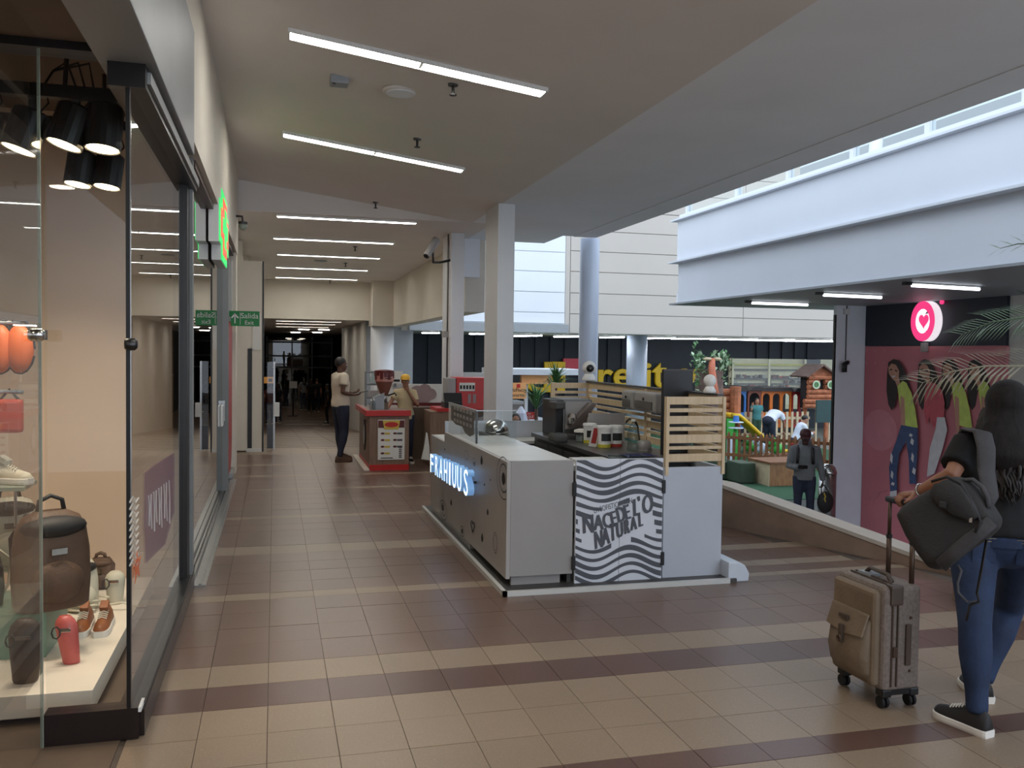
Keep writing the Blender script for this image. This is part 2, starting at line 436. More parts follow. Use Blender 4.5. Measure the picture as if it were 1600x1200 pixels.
# recessed wall beyond with pilasters
wl = struct('wall_left_far', MB().box(-1.1, -.66, 13.0, 25.5, -1.5, ZC), 'wall_beige')
for i, (ya, yb, xp) in enumerate([(13.9, 14.2, -.58), (16.6, 17.0, -.56), (19.4, 19.8, -.54), (22.0, 25.5, -.5)]):
    MB().box(-.68, xp, ya, yb, 0 if ya < 15 else -1.5, ZC).build('pilaster', 'wall_beige', wl)
pil = struct('trim_3', MB().box(-.62, -.2, 15.3, 15.75, .02, 3.17), 'wall_beige')
MB().box(-.198, -.175, 15.29, 15.76, 0, 3.17).build('edge_strip', 'black_frame', pil)
MB().box(-.45, -.2, 15.27, 15.3, 0, .06).build('skirting', 'wall_white', pil)
MB().box(-.43, -.36, 15.285, 15.3, .06, 1.72).build('edge_strip', 'black_frame', pil)
MB().box(-.355, -.215, 15.28, 15.3, 1.7, 2.3).build('panel', 'wall_white', pil)
# ---------------- end of the corridor
struct('wall_end', MB().box(-.7, 2.67, 25.5, 25.8, 2.58, 4.28), 'wall_beige')
ec = MB(); ec.box(2.62, 3.22, 24.7, 25.8, 2.41, ZC); struct('wall_end_box', ec, 'wall_beige')
struct('column_end', MB().lathe([(.33, -1.5), (.33, 2.41)], (2.95, 25.2, 0), 28), 'column_white', smooth=False)
struct('ceiling_end', MB().box(-.8, 4.2, 25.8, 64, 2.60, 2.75), 'ceiling_paint')
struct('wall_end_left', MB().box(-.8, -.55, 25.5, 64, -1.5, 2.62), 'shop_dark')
struct('wall_end_right', MB().box(2.6, 2.8, 26.3, 36.0, -1.5, 2.62), 'wall_white')
struct('wall_end_side', MB().box(2.6, 3.95, 26.0, 26.2, -1.5, 2.62), 'ledge_grey')
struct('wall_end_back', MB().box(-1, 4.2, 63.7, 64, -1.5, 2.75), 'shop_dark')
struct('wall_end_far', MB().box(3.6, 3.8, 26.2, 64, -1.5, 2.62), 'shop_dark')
# wall with the dark window behind the second kiosk: white counter wall is built with the kiosk
# ---------------- blade columns
def blade(name, x0, x1, y0, y1, z0=-.0):
    o = struct(name, MB().box(x0, x1, y0, y1, z0, ZC), 'column_white', bevel=.012)
    return o
blade('column_near', 2.82, 3.05, 11.28, 12.0)
blade('column_mid', 2.79, 3.01, 14.28, 15.05)
rc = aty(922, 372, 14.25)
struct('column_round', MB().lathe([(.165, ZW), (.165, ZC)], (rc.x, rc.y, 0), 32), 'column_blue', smooth=False)
for p in bpy.data.objects['column_round'].data.polygons: p.use_smooth = len(p.vertices) == 4
for p in bpy.data.objects['column_end'].data.polygons: p.use_smooth = len(p.vertices) == 4
# ---------------- back building
YB = 24.6
zb = aty(1000, 523, YB).z
xl = 3.6; xc = aty(882, 500, YB).x; xc2 = aty(890, 500, YB).x
bw = struct('wall_back', MB().box(xl, 34, YB+.05, YB+.3, zb, 12), 'panel_beige')
hs_ = [zb] + [aty(1000, yy, YB).z for yy in (493, 461, 428, 396.5)]
st = hs_[4]-hs_[3]
while hs_[-1] < 11: hs_.append(hs_[-1]+st)
for a, b in zip(hs_[:-1], hs_[1:]):
    for xa, xb in ((xc2, 14.0), (14.0, 24.0)):
        MB().box(xa+.01, xb-.01, YB, YB+.06, a+.012, b-.012).build('panel', 'panel_beige', bw)
MB().box(xc+.01, xc2-.01, YB, YB+.06, zb, 11).build('corner_panel', 'panel_beige', bw)
bw2 = struct('wall_back_white', MB().box(xl, xc, YB+.0, YB+.04, zb, 11), 'panel_white')
h2 = [aty(840, 505, YB).z] + [aty(840, yy, YB).z for yy in (488, 456, 424, 393)]
st = h2[4]-h2[3]
while h2[-1] < 11: h2.append(h2[-1]+st)
for a, b in zip(h2[:-1], h2[1:]): MB().box(xl, xc-.02, YB-.05, YB+.01, a+.012, b-.012).build('panel', 'panel_white', bw2)
MB().box(xl, xc+.05, YB-.25, YB, zb, h2[0]-.03).build('sill', 'ledge_grey', bw2)
struct('ceiling_back', MB().box(xl, 34, YB+.3, 31, zb+.02, zb+.2), 'wall_white')
dw = struct('wall_dark', MB().box(3.9, 34, 30.2, 30.5, ZL, zb+.1), 'dark_wall')
dx = 4.0
while dx < 20:
    if not (13.3 < dx < 17.6): MB().box(dx, dx+.16, 30.13, 30.2, ZL, zb).build('rib', 'dark_wall', dw)
    dx += .55
# left dark wall seen past the second kiosk
rb = aty(995, 560, 26.5)
struct('column_back', MB().lathe([(.33, ZL), (.33, zb+.02)], (rb.x, rb.y, 0), 32), 'column_blue')
for p in bpy.data.objects['column_back'].data.polygons: p.use_smooth = len(p.vertices) == 4
# ---------------- building on the right
XF = 7.2
yend = atx(1060, 415, XF).y
za, zm, zt = atx(1060, 474, XF).z, atx(1060, 412, XF).z, atx(1060, 347, XF).z
rbm = struct('wall_right', MB().box(XF, XF+.25, 1.0, yend, za, zm), 'fascia_white')
MB().box(XF-.03, XF+.25, 1.0, yend, zm+.035, zt).build('upper_band', 'fascia_white', rbm)
MB().box(XF-.16, XF+.25, 1.0, yend+.12, zm, zm+.03).build('ledge', 'fascia_white', rbm)
MB().box(XF-.13, XF+.25, 1.0, yend+.1, zt, zt+.03).build('ledge', 'fascia_white', rbm)
MB().box(XF-.12, XF+3.6, 1.0, yend+.12, za-.03, za).build('ledge', 'ledge_grey', rbm)
MB().box(XF+.0, XF+.15, 1.0, yend, zt+.03, zt+.12).build('window_sill', 'fascia_white', rbm)
ZR = zt+1.15
wy = [yend-.2]+[atx(px, 300, XF+.1).y for px in (1155, 1235, 1335, 1452)]
step = wy[-2]-wy[-1]
while wy[-1] > 1.5: wy.append(wy[-1]-max(step, .95))
for i, (a, b) in enumerate(zip(wy[:-1], wy[1:])):
    w = struct('window_%d' % (i+1), MB().box(XF+.08, XF+.09, b+.04, a-.04, zt+.12, ZR), 'glass')
    MB().box(XF+.04, XF+.13, a-.04, a+.04, zt+.12, ZR).build('window_frame', 'fascia_white', w)
struct('wall_right_roof', MB().box(XF+2.5, XF+9, 1.0, yend, ZR, ZR+.25), 'fascia_white')
struct('wall_right_inner', MB().box(XF+2.5, XF+2.7, 1.0, yend, za, ZR), 'ledge_grey')
for yy in (7.2, 10.2):
    struct('trim_brace', MB().tube([(XF+.5, yy, zt+.1), (XF+1.6, yy+1.4, ZR)], .09, 12), 'fascia_white')
XP = XF*1.43
struct('ceiling_right', MB().box(XF+.02, XP+1, 1.0, yend+.1, za+.0, za+.2), 'slab_paint')
pl = atx(1350, 600, XP); YPIL = pl.y
pcol = struct('column_right', MB().box(aty(1305, 600, YPIL).x, XP+.3, YPIL, YPIL+.1, ZG, za), mat('pillar_white', (232, 238, 246), .5, var=.03, scale=2), bevel=.006)
MB().box(aty(1305, 600, YPIL).x-.03, aty(1305, 600, YPIL).x, YPIL+.01, YPIL+.06, ZG, za-.2).build('edge_strip', 'black_frame', pcol)  # corner shading beside the pillar, put in as a black strip
ydk = atx(1573, 500, XP).y
zband = atx(1350, 541, XP).z
struct('wall_shop', MB().box(XP+.05, XP+.25, -2, YPIL, ZG, za), 'wall_white')
struct('wall_shop_band', MB().box(XP, XP+.05, ydk, YPIL, zband, za-.02), mat('band_navy', (27, 34, 48), .5, var=.08))
# ---------------- unseen wall added behind the camera to keep the interior dim
struct('wall_sky_block', MB().box(-6, -.4, -5.2, -5, ZL, 4.3), 'wall_beige')
# green carpet of the play area
cp = [atz(1120, 757, ZL), atz(1300, 788, ZL), atz(1225, 787, ZL), atz(1110, 770, ZL)]
struct('floor_carpet', MB().box(5.5, 16, 15.0, 29.5, ZL, ZL+.015), 'carpet')
pq = struct('wall_plinth', MB().box(4.62, 5.45, 4.62, 5.15, 0, .24), 'parapet', bevel=.01)
# ================================================================== CEILING LIGHTS
def ceiling_light(label, x0, x1, y, w, zf, group, m='tube_light', split=True, drop=.0):
    """recessed trough light; zf(x) = ceiling height"""
    xm = (x0+x1)/2
    r = empty('ceiling_light', (xm, y, zf(xm)), label, 'ceiling light', group)
    fr = MB(); t = .016
    def slab(xa, xb, ya, yb, lo, hi):
        fr.prism([(xa, ya, zf(xa)-lo), (xb, ya, zf(xb)-lo), (xb, ya, zf(xb)-hi), (xa, ya, zf(xa)-hi)], (0, yb-ya, 0))
    slab(x0-t, x1+t, y-w/2-t, y-w/2, .0, .03); slab(x0-t, x1+t, y+w/2, y+w/2+t, .0, .03)
    slab(x0-t, x0, y-w/2, y+w/2, .0, .03); slab(x1, x1+t, y-w/2, y+w/2, .0, .03)
    fr.build('frame', 'white_plastic', r)
    segs = [(x0, xm-.012), (xm+.012, x1)] if split else [(x0, x1)]
    for a, b in segs:
        MB().prism([(a, y-w/2, zf(a)-.003), (b, y-w/2, zf(b)-.003), (b, y-w/2, zf(b)-.018), (a, y-w/2, zf(a)-.018)], (0, w, 0)).build('diffuser', m, r)
    if split:
        MB().prism([(xm-.012, y-w/2, zf(xm)-.0), (xm+.012, y-w/2, zf(xm)-.0), (xm+.012, y-w/2, zf(xm)-.02), (xm-.012, y-w/2, zf(xm)-.02)], (0, w, 0)).build('joint_cover', 'white_plastic', r)
    return r
g = 'recessed ceiling light bars over the walkway'
ords = ['nearest and largest', 'second', 'third', 'fourth', 'fifth', 'sixth', 'farthest']
zf = lambda x: ZC
spec = [(.1, 2.03, 6.72, .15, zs), (.085, 2.03, 9.82, .15, zs), (.03, 2.05, 13.32, .13, zf), (-.02, 2.05, 15.95, .13, zf),
        (.05, 2.11, 18.6, .13, zf), (.03, 2.15, 21.5, .13, zf), (.02, 2.16, 24.4, .13, zf)]
for i, (a, b, yy, w, f) in enumerate(spec):
    ceiling_light('%s of the long white ceiling light bars above the walkway%s' % (ords[i], '' if i in (0, 6) else ' counting from the front'), a, b, yy, w, f, g, 'tube_light' if i < 3 else 'tube_far')
for i, yy in enumerate((3.5, .3, -2.9)):
    ceiling_light('light bar in the ceiling %s' % ['just above the camera', 'behind the camera', 'far behind the camera'][i], .1, 2.03, yy, .15, zs, g)
# warm bars beyond the end portal
for i, yy in enumerate((27.4, 30.2, 34.0)):
    ceiling_light('%s warm light bar under the low ceiling beyond the end portal' % ['nearest', 'middle', 'farthest'][i], .05, 1.95, yy, .12, lambda x: 2.60, 'light bars beyond the portal', 'tube_warm', split=False)
for i, (px, py) in enumerate(((495, 511), (493, 516), (507, 511.5), (499, 514))):
    p = atz(px, py, 2.6)
    if p.y > 40: p.y = 38+i*.5
for i, (xx, yy) in enumerate(((1.2, 38.5), (1.0, 45), (2.0, 38.0), (2.0, 44))):
    o = MB().box(xx-.22, xx+.22, yy-.1, yy+.1, 2.57, 2.60).build('downlight', 'tube_warm')
    tag(o, 'small square downlight at the %s %s of the dark hall ceiling' % (['near', 'far'][i % 2], ['left', 'right'][i//2]), 'ceiling light', 'downlights in the dark hall')
# tubes under the right building
for i, (xa, ya, xb, yb) in enumerate(((1175, 473.5, 1262, 476.5), (1287, 461, 1377, 465), (1425, 446, 1530, 452))):
    zz = za-.07; a, b = atz(xa, ya, zz), atz(xb, yb, zz)
    r = empty('tube_light', (a+b)/2, 'white fluorescent tube under the right soffit, %s of three' % ['leftmost', 'middle', 'rightmost'][i], 'ceiling light', 'tubes under the right soffit')
    MB().tube([a, b], .02, 8).build('tube', 'tube_cool', r, smooth=True)
    MB().bar(a+Vector((0, 0, .035)), b+Vector((0, 0, .035)), .05, .03).build('housing', 'white_plastic', r)
    MB().box(a.x-.12, a.x-.02, a.y-.03, a.y+.03, zz, za-.03).build('mount', 'dark_steel', r)
# tubes under the back building soffit
k = 0
for (xa, ya, xb, yb) in ((804, 523, 829, 520), (866, 524, 888, 522), (938, 525, 953, 523.5), (1012, 524, 1030, 524), (1049, 528, 1093, 526), (1110, 529, 1155, 527), (1166, 530, 1212, 528), (1226, 531.5, 1270, 530), (1272, 533, 1303, 532), (660, 521.5, 682, 517), (734, 520, 755, 517)):
    zz = zb-.05; a = aty(xa, ya, 27.5 if xa > 780 else 25.6); L = aty(xb, ya, a.y).x-a.x
    r = empty('tube_light', (a.x, a.y, zz), 'thin white tube below the far soffit above the dark wall, number %d from the left' % (k+1), 'ceiling light', 'tubes under the far soffit')
    nm = ['just left of the near square column', 'between the two square columns']
    where = {0: 'right of the near square column', 1: 'left of the tall round column', 2: 'right of the tall round column', 3: 'right of the short round column', 4: 'above the leafy tree', 5: 'just right of the leafy tree top', 6: 'above the left shop window', 7: 'above the right shop window', 8: 'nearest the grey pillar', 9: 'under the beam behind the worker', 10: 'between the two square columns'}[k]
    r['label'] = 'thin white tube under the far soffit, ' + where
    MB().bar((a.x, a.y, zz), (a.x+L, a.y-(1.2 if xa > 780 else .4), zz), .06, .03).build('tube', 'tube_back', r)
    MB().bar((a.x, a.y, zz+.03), (a.x+L, a.y-(1.2 if xa > 780 else .4), zz+.03), .1, .03).build('housing', 'white_plastic', r)
    k += 1
# ------------------------------------------------ small things on the ceiling
def pend(px, py, f, it=12):
    z = 3.9
    for _ in range(it):
        p = atz(px, py, z); z = f(p.x)
    return atz(px, py, z)
p = pend(530, 122, zs)
r = empty('smoke_alarm', p, 'small white square box fixed on the ceiling beside the nearest light bar', 'ceiling box')
MB().box(p.x-.075, p.x+.075, p.y-.075, p.y+.075, p.z-.06, p.z+.01).build('housing', 'ledge_grey', r, bevel=.012)
MB().lathe([(.012, -.066), (.012, -.06)], (p.x-.045, p.y-.05, p.z), 8).build('indicator', 'black_plastic', r)
p = pend(626, 143, zs)
r = empty('ceiling_speaker', p, 'flat round white ceiling speaker beyond the square ceiling box', 'speaker')
MB().lathe([(.14, -.005), (.15, .0), (.15, .02)], (p.x, p.y, p.z-.01), 24).build('rim', 'ceiling_paint', r)
MB().lathe([(.12, -.012), (.125, -.004)], (p.x, p.y, p.z-.01), 24).build('grille', 'slab_paint', r)
def sprinkler(px, py, f, label):
    p = pend(px, py, f)
    r = empty('sprinkler', p, label, 'sprinkler', 'ceiling sprinklers')
    MB().lathe([(.04, -.012), (.045, .01)], p, 12).build('escutcheon', 'dark_steel', r)
    MB().lathe([(.012, -.08), (.012, .0)], p, 8).build('stem', 'dark_steel', r)
    MB().lathe([(.03, -.088), (.03, -.08)], p, 10).build('deflector', 'dark_steel', r)
sprinkler(708, 132, zs, 'ceiling sprinkler touching the front light bar'); sprinkler(652, 217, zs, 'dark ceiling sprinkler above the right half of the second light bar')
sprinkler(587, 316, zs, 'tiny ceiling sprinkler between second and third light bars'); sprinkler(555, 385, zf, 'tiny ceiling sprinkler below the fourth light bar')
sprinkler(540, 411, zf, 'tiny ceiling sprinkler between fifth and sixth light bars'); sprinkler(516, 438, zf, 'tiny ceiling sprinkler past the farthest light bar')
p = pend(501, 407, zf); tag(MB().lathe([(.13, -.02), (.15, .0)], p, 16).build('ceiling_vent', 'ledge_grey'), 'dark round ceiling vent before the sixth light bar', 'vent')
# ================================================================== LEFT SHOPS
mat('shop_wall', (196, 172, 150), .8, var=.03, scale=2)
mat('shop_ceiling', (92, 76, 66), .8, var=.05)
mat('podium', (232, 220, 204), .5, var=.03)
mat('shop_floor', (96, 80, 66), .4, var=.15, scale=5)
mat('leather_brown', (148, 84, 40), .45, var=.12, scale=15, bump=.1)
mat('sole_white', (225, 220, 212), .6, var=.03)
mat('bag_brown', (94, 70, 54), .6, var=.2, scale=8, bump=.3)
mat('bag_cream', (205, 198, 178), .6, var=.08, scale=8, bump=.15)
mat('bag_black', (34, 32, 33), .6, var=.15, scale=10)
mat('pouch_pink', (196, 92, 86), .35, var=.1, scale=9, bump=.15)
mat('pouch_dark', (70, 54, 46), .5, var=.12, scale=9, bump=.15)
mat('bag_orange', (216, 106, 52), .5, var=.1)
mat('bag_red', (168, 60, 40), .5, var=.12)
mat('green_box', (112, 146, 128), .3, var=.08)
mat('chrome', (200, 198, 194), .18, 1., var=.04)
mat('header_brown', (86, 66, 58), .45, var=.08)
mat_film('purple_film', (120, 92, 120), .26)
mat('orange_film', (208, 110, 70), .6, var=.06)
mat('film_white', (222, 222, 218), .6, var=0)
mat_film('film_faint', (215, 215, 212), .45)
mat_emit('spot_lens', (255, 226, 180), 14.0)
mat_emit('entrance_fill', (255, 236, 210), 70.0)
mat_emit('led_green', (40, 220, 110), .8)
mat_emit('led_red', (250, 90, 70), .9)
mat('sign_green', (18, 128, 62), .45, var=.03)

# shells of both shops
struct('wall_shop_back', MB().box(-3.4, -3.2, -5, 13, 0, 3.9), 'shop_wall')
struct('ceiling_shop', MB().box(-3.4, -.66, 4.1, 6.6, 3.25, 3.4), 'shop_ceiling')
struct('ceiling_entrance', MB().box(-3.4, -.56, -5, 4.1, 2.96, 3.1), 'shop_ceiling')
struct('wall_roof_left', MB().box(-6, -.56, -5, 26, 4.2, 4.35), 'shop_dark')
struct('wall_shop_divider', MB().box(-3.2, -.66, 6.45, 6.6, 0, 3.9), 'shop_wall')
struct('floor_shop', MB().box(-3.2, -.64, -5, 6.45, -.006, .004), 'shop_floor')
struct('floor_shop_far', MB().box(-3.2, -.62, 6.6, 12.9, -.006, .004), 'shop_floor')
struct('ceiling_shop_far', MB().box(-3.2, -.62, 6.6, 13, 3.3, 3.4), 'shop_dark')
struct('wall_shop_end', MB().box(-3.4, -.66, 12.8, 13, 0, 3.9), 'shop_dark')
struct('wall_shop_lining', MB().box(-3.19, -3.1, 6.62, 12.8, 0, 3.3), mat('shop_grey', (96, 92, 90), .8, var=.06))
# grey fascia of the near shop
struct('wall_fascia', MB().box(-.72, -.485, -5, 5.85, 2.9, 3.655), 'fascia_grey', bevel=.006)
# frame of the near shop window
fr = struct('window_1', MB().box(-.605, -.595, 4.1, 6.34, .13, 2.8), 'glass_shop')
MB().box(-.605-.33, -.61, 4.098, 4.108, .14, 2.93).build('pane', 'glass_shop', fr)
MB().box(-.615, -.598, 4.085, 4.1, .13, 2.93).build('corner_seam', 'black_frame', fr)
MB().box(-.60, -.594, 4.09, 4.098, .13, 2.93).build('corner_bead', 'chrome', fr)
MB().box(-.66, -.57, 6.34, 6.58, 0, 2.9).build('post', 'black_frame', fr)
MB().box(-.572, -.55, 6.5, 6.6, 0, 3.02).build('post_edge', 'fascia_grey', fr)
MB().box(-.68, -.53, 4.05, 6.6, 2.80, 2.9).build('header', 'black_frame', fr)
MB().box(-.54, -.515, 4.1, 6.6, 2.83, 2.88).build('header_trim', 'fascia_grey', fr)
MB().box(-2.4, -.56, 4.03, 4.16, 2.925, 3.07).build('cross_header', 'black_frame', fr)
MB().box(-.66, -.545, 4.1, 6.6, 0.005, .12).build('base', 'black_base', fr)
MB().box(-.595, -.55, 4.15, 6.4, .12, .14).build('base_bead', 'dark_steel', fr)
MB().box(-.94, -.565, 4.07, 4.16, 0.005, .14).build('base_side', 'black_base', fr)
MB().box(-.565, -.553, 4.06, 4.17, .125, .145).build('corner_cap', 'white_plastic', fr)
# entrance glass pane standing free
g2 = struct('door_1', MB().box(-.946, -.936, 1.5, 4.05, .01, 3.6), 'glass_shop')
MB().box(-.947, -.935, 4.05, 4.058, .01, 3.0).build('polished_edge', mat('glass_edge', (150, 160, 146), .2, var=.05), g2)
# ------- second shop
w2 = struct('window_2', MB().box(-.605, -.595, 6.6, 8.75, .03, 2.97), 'glass_shop')
MB().box(-.605, -.595, 8.758, 11.0, .03, 2.97).build('pane', 'glass_shop', w2)
MB().box(-.66, -.54, 6.6, 12.62, 2.97, 3.06).build('header', 'header_brown', w2)
MB().box(-.62, -.6, 6.6, 11.1, 2.94, 2.972).build('header_line', 'red_panel', w2)
MB().box(-.61, -.53, 11.0, 11.1, 0, 2.97).build('post', 'fascia_grey', w2)
tr = struct('trim_4', MB().box(-.6, -.47, 6.62, 12.0, .0, .012), 'steel')
MB().box(-.57, -.555, 6.62, 12.0, .012, .02).build('groove_rail', 'dark_steel', tr); MB().box(-.52, -.5, 6.62, 12.0, .012, .022).build('guide_rail', 'steel', tr)
p = Vector((-.6, 12.1, 0)); struct('trim_5', MB().box(-.64, -.52, 12.05, 12.6, 0, .09), 'steel', bevel=.01)
# red panel with a rounded foot
pts = [(11.12, 2.05), (11.12, .12)]
for i in range(7):
    a = -math.pi/2+i*math.pi/12; pts.append((12.1+.45*math.cos(a), .57+.45*math.sin(a)))
pts += [(12.55, 2.05)]
rp = MB().prism([(-.6, a, b) for a, b in pts], (.045, 0, 0)).build('wall_panel', 'red_panel')
tag(rp, 'tall red wall panel with rounded foot at the end of the second shop front', 'wall panel')
MB().box(-.6, -.555, 11.12, 12.55, 2.06, 2.12).build('cap_strip', 'fascia_grey', rp)
MB().box(-.6, -.56, 12.55, 12.62, .1, 2.9).build('edge_strip', 'wall_white', rp)
# door pull and tag near the red panel
dh = empty('door_pull', (-.55, 10.9, 1.0), 'small white tag and metal pull on the glass beside the red panel', 'door handle')
MB().box(-.594, -.57, 10.55, 10.78, .82, 1.06).build('tag', 'white_plastic', dh, bevel=.006)
MB().box(-.594, -.56, 10.85, 10.98, .86, 1.1).build('plate', 'steel', dh)
dh = empty('door_pull', (-.5, 13.5, 1.0), 'long steel door pull on the beige wall past the red panel', 'door handle')
MB().tube([(-.56, 13.45, .35), (-.56, 13.45, 1.25)], .016, 8).build('bar', 'steel', dh, smooth=True)
for z in (.45, 1.15): MB().tube([(-.66, 13.45, z), (-.56, 13.45, z)], .012, 8).build('stand_off', 'steel', dh)
struct('door_2', MB().box(-.665, -.63, 13.06, 13.55, .02, 2.2), mat('door_tan', (176, 164, 144), .5, var=.05))

# exit sign hanging from the wall
ex = empty('exit_sign', (-.5, 12.45, 2.1), 'green exit sign with white arrow and lettering above the red panel', 'sign')
xa, xb = aty(358, 498, 12.2).x, aty(405.5, 498, 12.2).x; za1, za2 = aty(380, 509.5, 12.2).z, aty(380, 486, 12.2).z
MB().box(xa, xb, 12.2, 12.22, za1, za2).build('plate', 'sign_green', ex)
MB().tube([(xa-.15, 12.21, za2-.02), (xa, 12.21, za2-.02)], .012, 6).build('bracket', 'steel', ex)
W = xb-xa; zc_ = (za1+za2)/2
text('Salida', .1, .001, (xa+W*.67, 12.198, zc_+.035), (1, 0, 0), (0, 0, 1), 'film_white', ex)
text('Exit', .075, .001, (xa+W*.66, 12.198, zc_-.055), (1, 0, 0), (0, 0, 1), 'film_white', ex)
ar = MB(); ar.box(xa+W*.17, xa+W*.21, 12.196, 12.2, za1+.035, za2-.04)
ax_ = xa+W*.19
ar.prism([(ax_-.055, 12.196, zc_+.005), (ax_, 12.196, zc_+.07), (ax_+.055, 12.196, zc_+.005), (ax_+.03, 12.196, zc_+.005), (ax_, 12.196, zc_+.042), (ax_-.03, 12.196, zc_+.005)], (0, .004, 0))
ar.build('arrow', 'film_white', ex); MB().box(xa+W*.355, xa+W*.37, 12.196, 12.2, za1+.02, za2-.02).build('divider', 'film_white', ex)

# pharmacy style cross sign standing off the glass
cs = empty('cross_sign', (-.55, 9.2, 2.9), 'green and red lit cross sign fixed in front of the second shop glass', 'sign')
def plus(c, R, a): 
    cy, cz = c; k = 2.35; return [(cy+u*k, cz+v) for u, v in ((-a, R), (a, R), (a, a), (R, a), (R, -a), (a, -a), (a, -R), (-a, -R), (-a, -a), (-R, -a), (-R, a), (-a, a))]
cc = (9.32, 2.89)
MB().prism([(-.58, a, b) for a, b in plus(cc, .55*.62, .2)], (.085, 0, 0)).build('box', 'white_plastic', cs)
MB().prism([(-.493, a, b) for a, b in plus(cc, .335, .195)], (.006, 0, 0)).build('green_face', 'led_green', cs)
MB().prism([(-.486, a, b) for a, b in plus(cc, .27, .13)], (.006, 0, 0)).build('red_face', 'led_red', cs)
MB().prism([(-.479, a, b) for a, b in plus(cc, .19, .07)], (.004, 0, 0)).build('core_face', 'led_green', cs)
MB().box(-.585, -.495, 8.5, 8.517, 2.68, 3.1).build('end_plate', 'white_plastic', cs, bevel=.005)
MB().box(-.6, -.58, 9.2, 9.5, 2.8, 2.95).build('bracket', 'steel', cs)

# films stuck on the near shop glass
fm_ = tag(MB().prism([(-.592, atx(px, py, -.592).y, atx(px, py, -.592).z) for px, py in ((226, 740), (240, 728), (272, 708), (272, 800), (258, 850), (228, 880), (225, 820))], (.002, 0, 0)).build('window_film', 'purple_film'), 'faded purple film with white strokes stuck on the near shop glass', 'window film')
st_ = MB()
for i in range(9):
    a = atx(232+i*4, 775-i*3, -.5885); b = atx(233+i*4, 822-i*2+(i % 3)*6, -.5885)
    st_.tube([a, (a+b)/2+Vector((0, .02*(-1)**i, .01)), b], .004, 5)
st_.build('strokes', 'film_faint', fm_)
wl_ = MB()
for i in range(10):
    a = atx(203, 785+i*11, -.589); b = atx(216, 778+i*11, -.589)
    wl_.tube([a, (a*2+b)/3+Vector((0, 0, .02)), (a+b*2)/3-Vector((0, 0, .015)), b], .004, 5)
tag(wl_.build('window_lettering', 'film_faint'), 'column of small white handwritten strokes on the near shop glass', 'window film')
p = atx(214, 885, -.589)
spts = []
for i in range(10):
    a = math.pi/2+i*math.pi/5; q = .075 if i % 2 == 0 else .032
    spts.append((-.589, p.y+q*1.6*math.cos(a), p.z+q*math.sin(a)))
tag(MB().prism(spts, (.002, 0, 0)).build('star_sticker', 'orange_film'), 'orange star sticker low on the near shop glass', 'sticker')
hn = empty('glass_clamp', (-.6, 4.5, 1.8), 'small round steel clamp on the near shop glass', 'glass clamp')
p = atx(203, 538, -.595); MB().lathe([(.022, -.02), (.026, -.01), (.026, .02), (.016, .03)], p, 12, roty(math.pi/2)).build('disc', 'dark_steel', hn, smooth=True)
hn = empty('glass_clamp', (-.94, 3.9, 1.8), 'steel clamp on the free entrance pane left of the beige wall', 'glass clamp')
p = atx(53, 523, -.936); MB().lathe([(.02, -.02), (.026, -.01), (.026, .03), (.016, .04)], p, 12, roty(math.pi/2)).build('disc', 'chrome', hn, smooth=True)
MB().cbox(p+Vector((.02, .04, 0)), (.03, .05, .04)).build('block', 'dark_steel', hn)

# ------------------------------------------------ display podium and goods
ZP = .135
pf = atz(145, 1078, ZP); 
pod = empty('display_podium', (-1.6, 5.3, 0), 'low cream display podium inside the near shop window', 'podium')
MB().prism([(-3.0, pf.y, .03), (pf.x, pf.y, .03), (pf.x, 6.44, .03), (-3.0, 6.44, .03)], (0, 0, ZP-.03)).build('top', 'podium', pod, bevel=.003)
MB().box(-2.9, pf.x-.06, pf.y+.05, 6.42, .004, .03).build('plinth', 'black_base', pod)
p = aty(120, 850, 6.445); o = empty('wall_socket', p, 'cream wall socket plate above the display podium', 'socket')
MB().box(p.x-.06, p.x+.06, 6.438, 6.45, p.z-.05, p.z+.05).build('plate', 'podium', o, bevel=.004)
for dx_ in (-.012, .012): MB().box(p.x+dx_-.004, p.x+dx_+.004, 6.434, 6.438, p.z-.01, p.z+.012).build('slot', 'black_plastic', o)
def shoe_mesh(M, L=.28, Wd=.1, Hh=.1, high=False):
    """returns sole, upper, tongue, lace builders; local: toe to +Y, heel at -Y, ground z=0"""
    st = [(-.5, .30, .62), (-.46, .36, .86), (-.36, .40, 1.0), (-.2, .40, .98), (-.08, .41, .86), (.06, .44, .70), (.2, .48, .58), (.33, .47, .5), (.43, .40, .42), (.49, .24, .30)]
    up, so = MB(), MB(); up.M = M; so.M = M
    rings = []; n = 12
    for t, w, h in st:
        r = []
        for k in range(n):
            a = math.pi*2*k/n; c, s_ = math.cos(a), math.sin(a)
            zz = .022+ (max(0, s_)**.8)*(h*Hh) if s_ > 0 else .012
            ww = w*Wd*(1.0 if s_ <= 0.01 else (1-.35*s_))
            r.append((c*ww, t*L, zz))
        rings.append(r)
    up.loft([list(reversed(r)) for r in rings][::-1])
    rings = []
    for z, e in ((0, .96), (.012, 1.06), (.03, 1.06), (.034, 1.0)):
        pts = [(w*Wd*e, t*L*1.02) for t, w, h in st]; out = pts+[(-x, y_) for x, y_ in reversed(pts)]
        rings.append([(x, y_, z) for x, y_ in out])
    so.loft(rings)
    la = MB(); la.M = M
    for i in range(5):
        t = -.05+i*.055; h = .86-(t+.08)*1.15
        la.tube([(-.024, t*L, .024+h*Hh*.93), (0, t*L+.004, .03+h*Hh), (.024, t*L+.008, .024+h*Hh*.93)], .0035, 5)
    to = MB(); to.M = M; to.cbox((0, -.09*L, .03+.98*Hh), (.045, .06, .03), rotx(-.5))
    return so, up, la, to
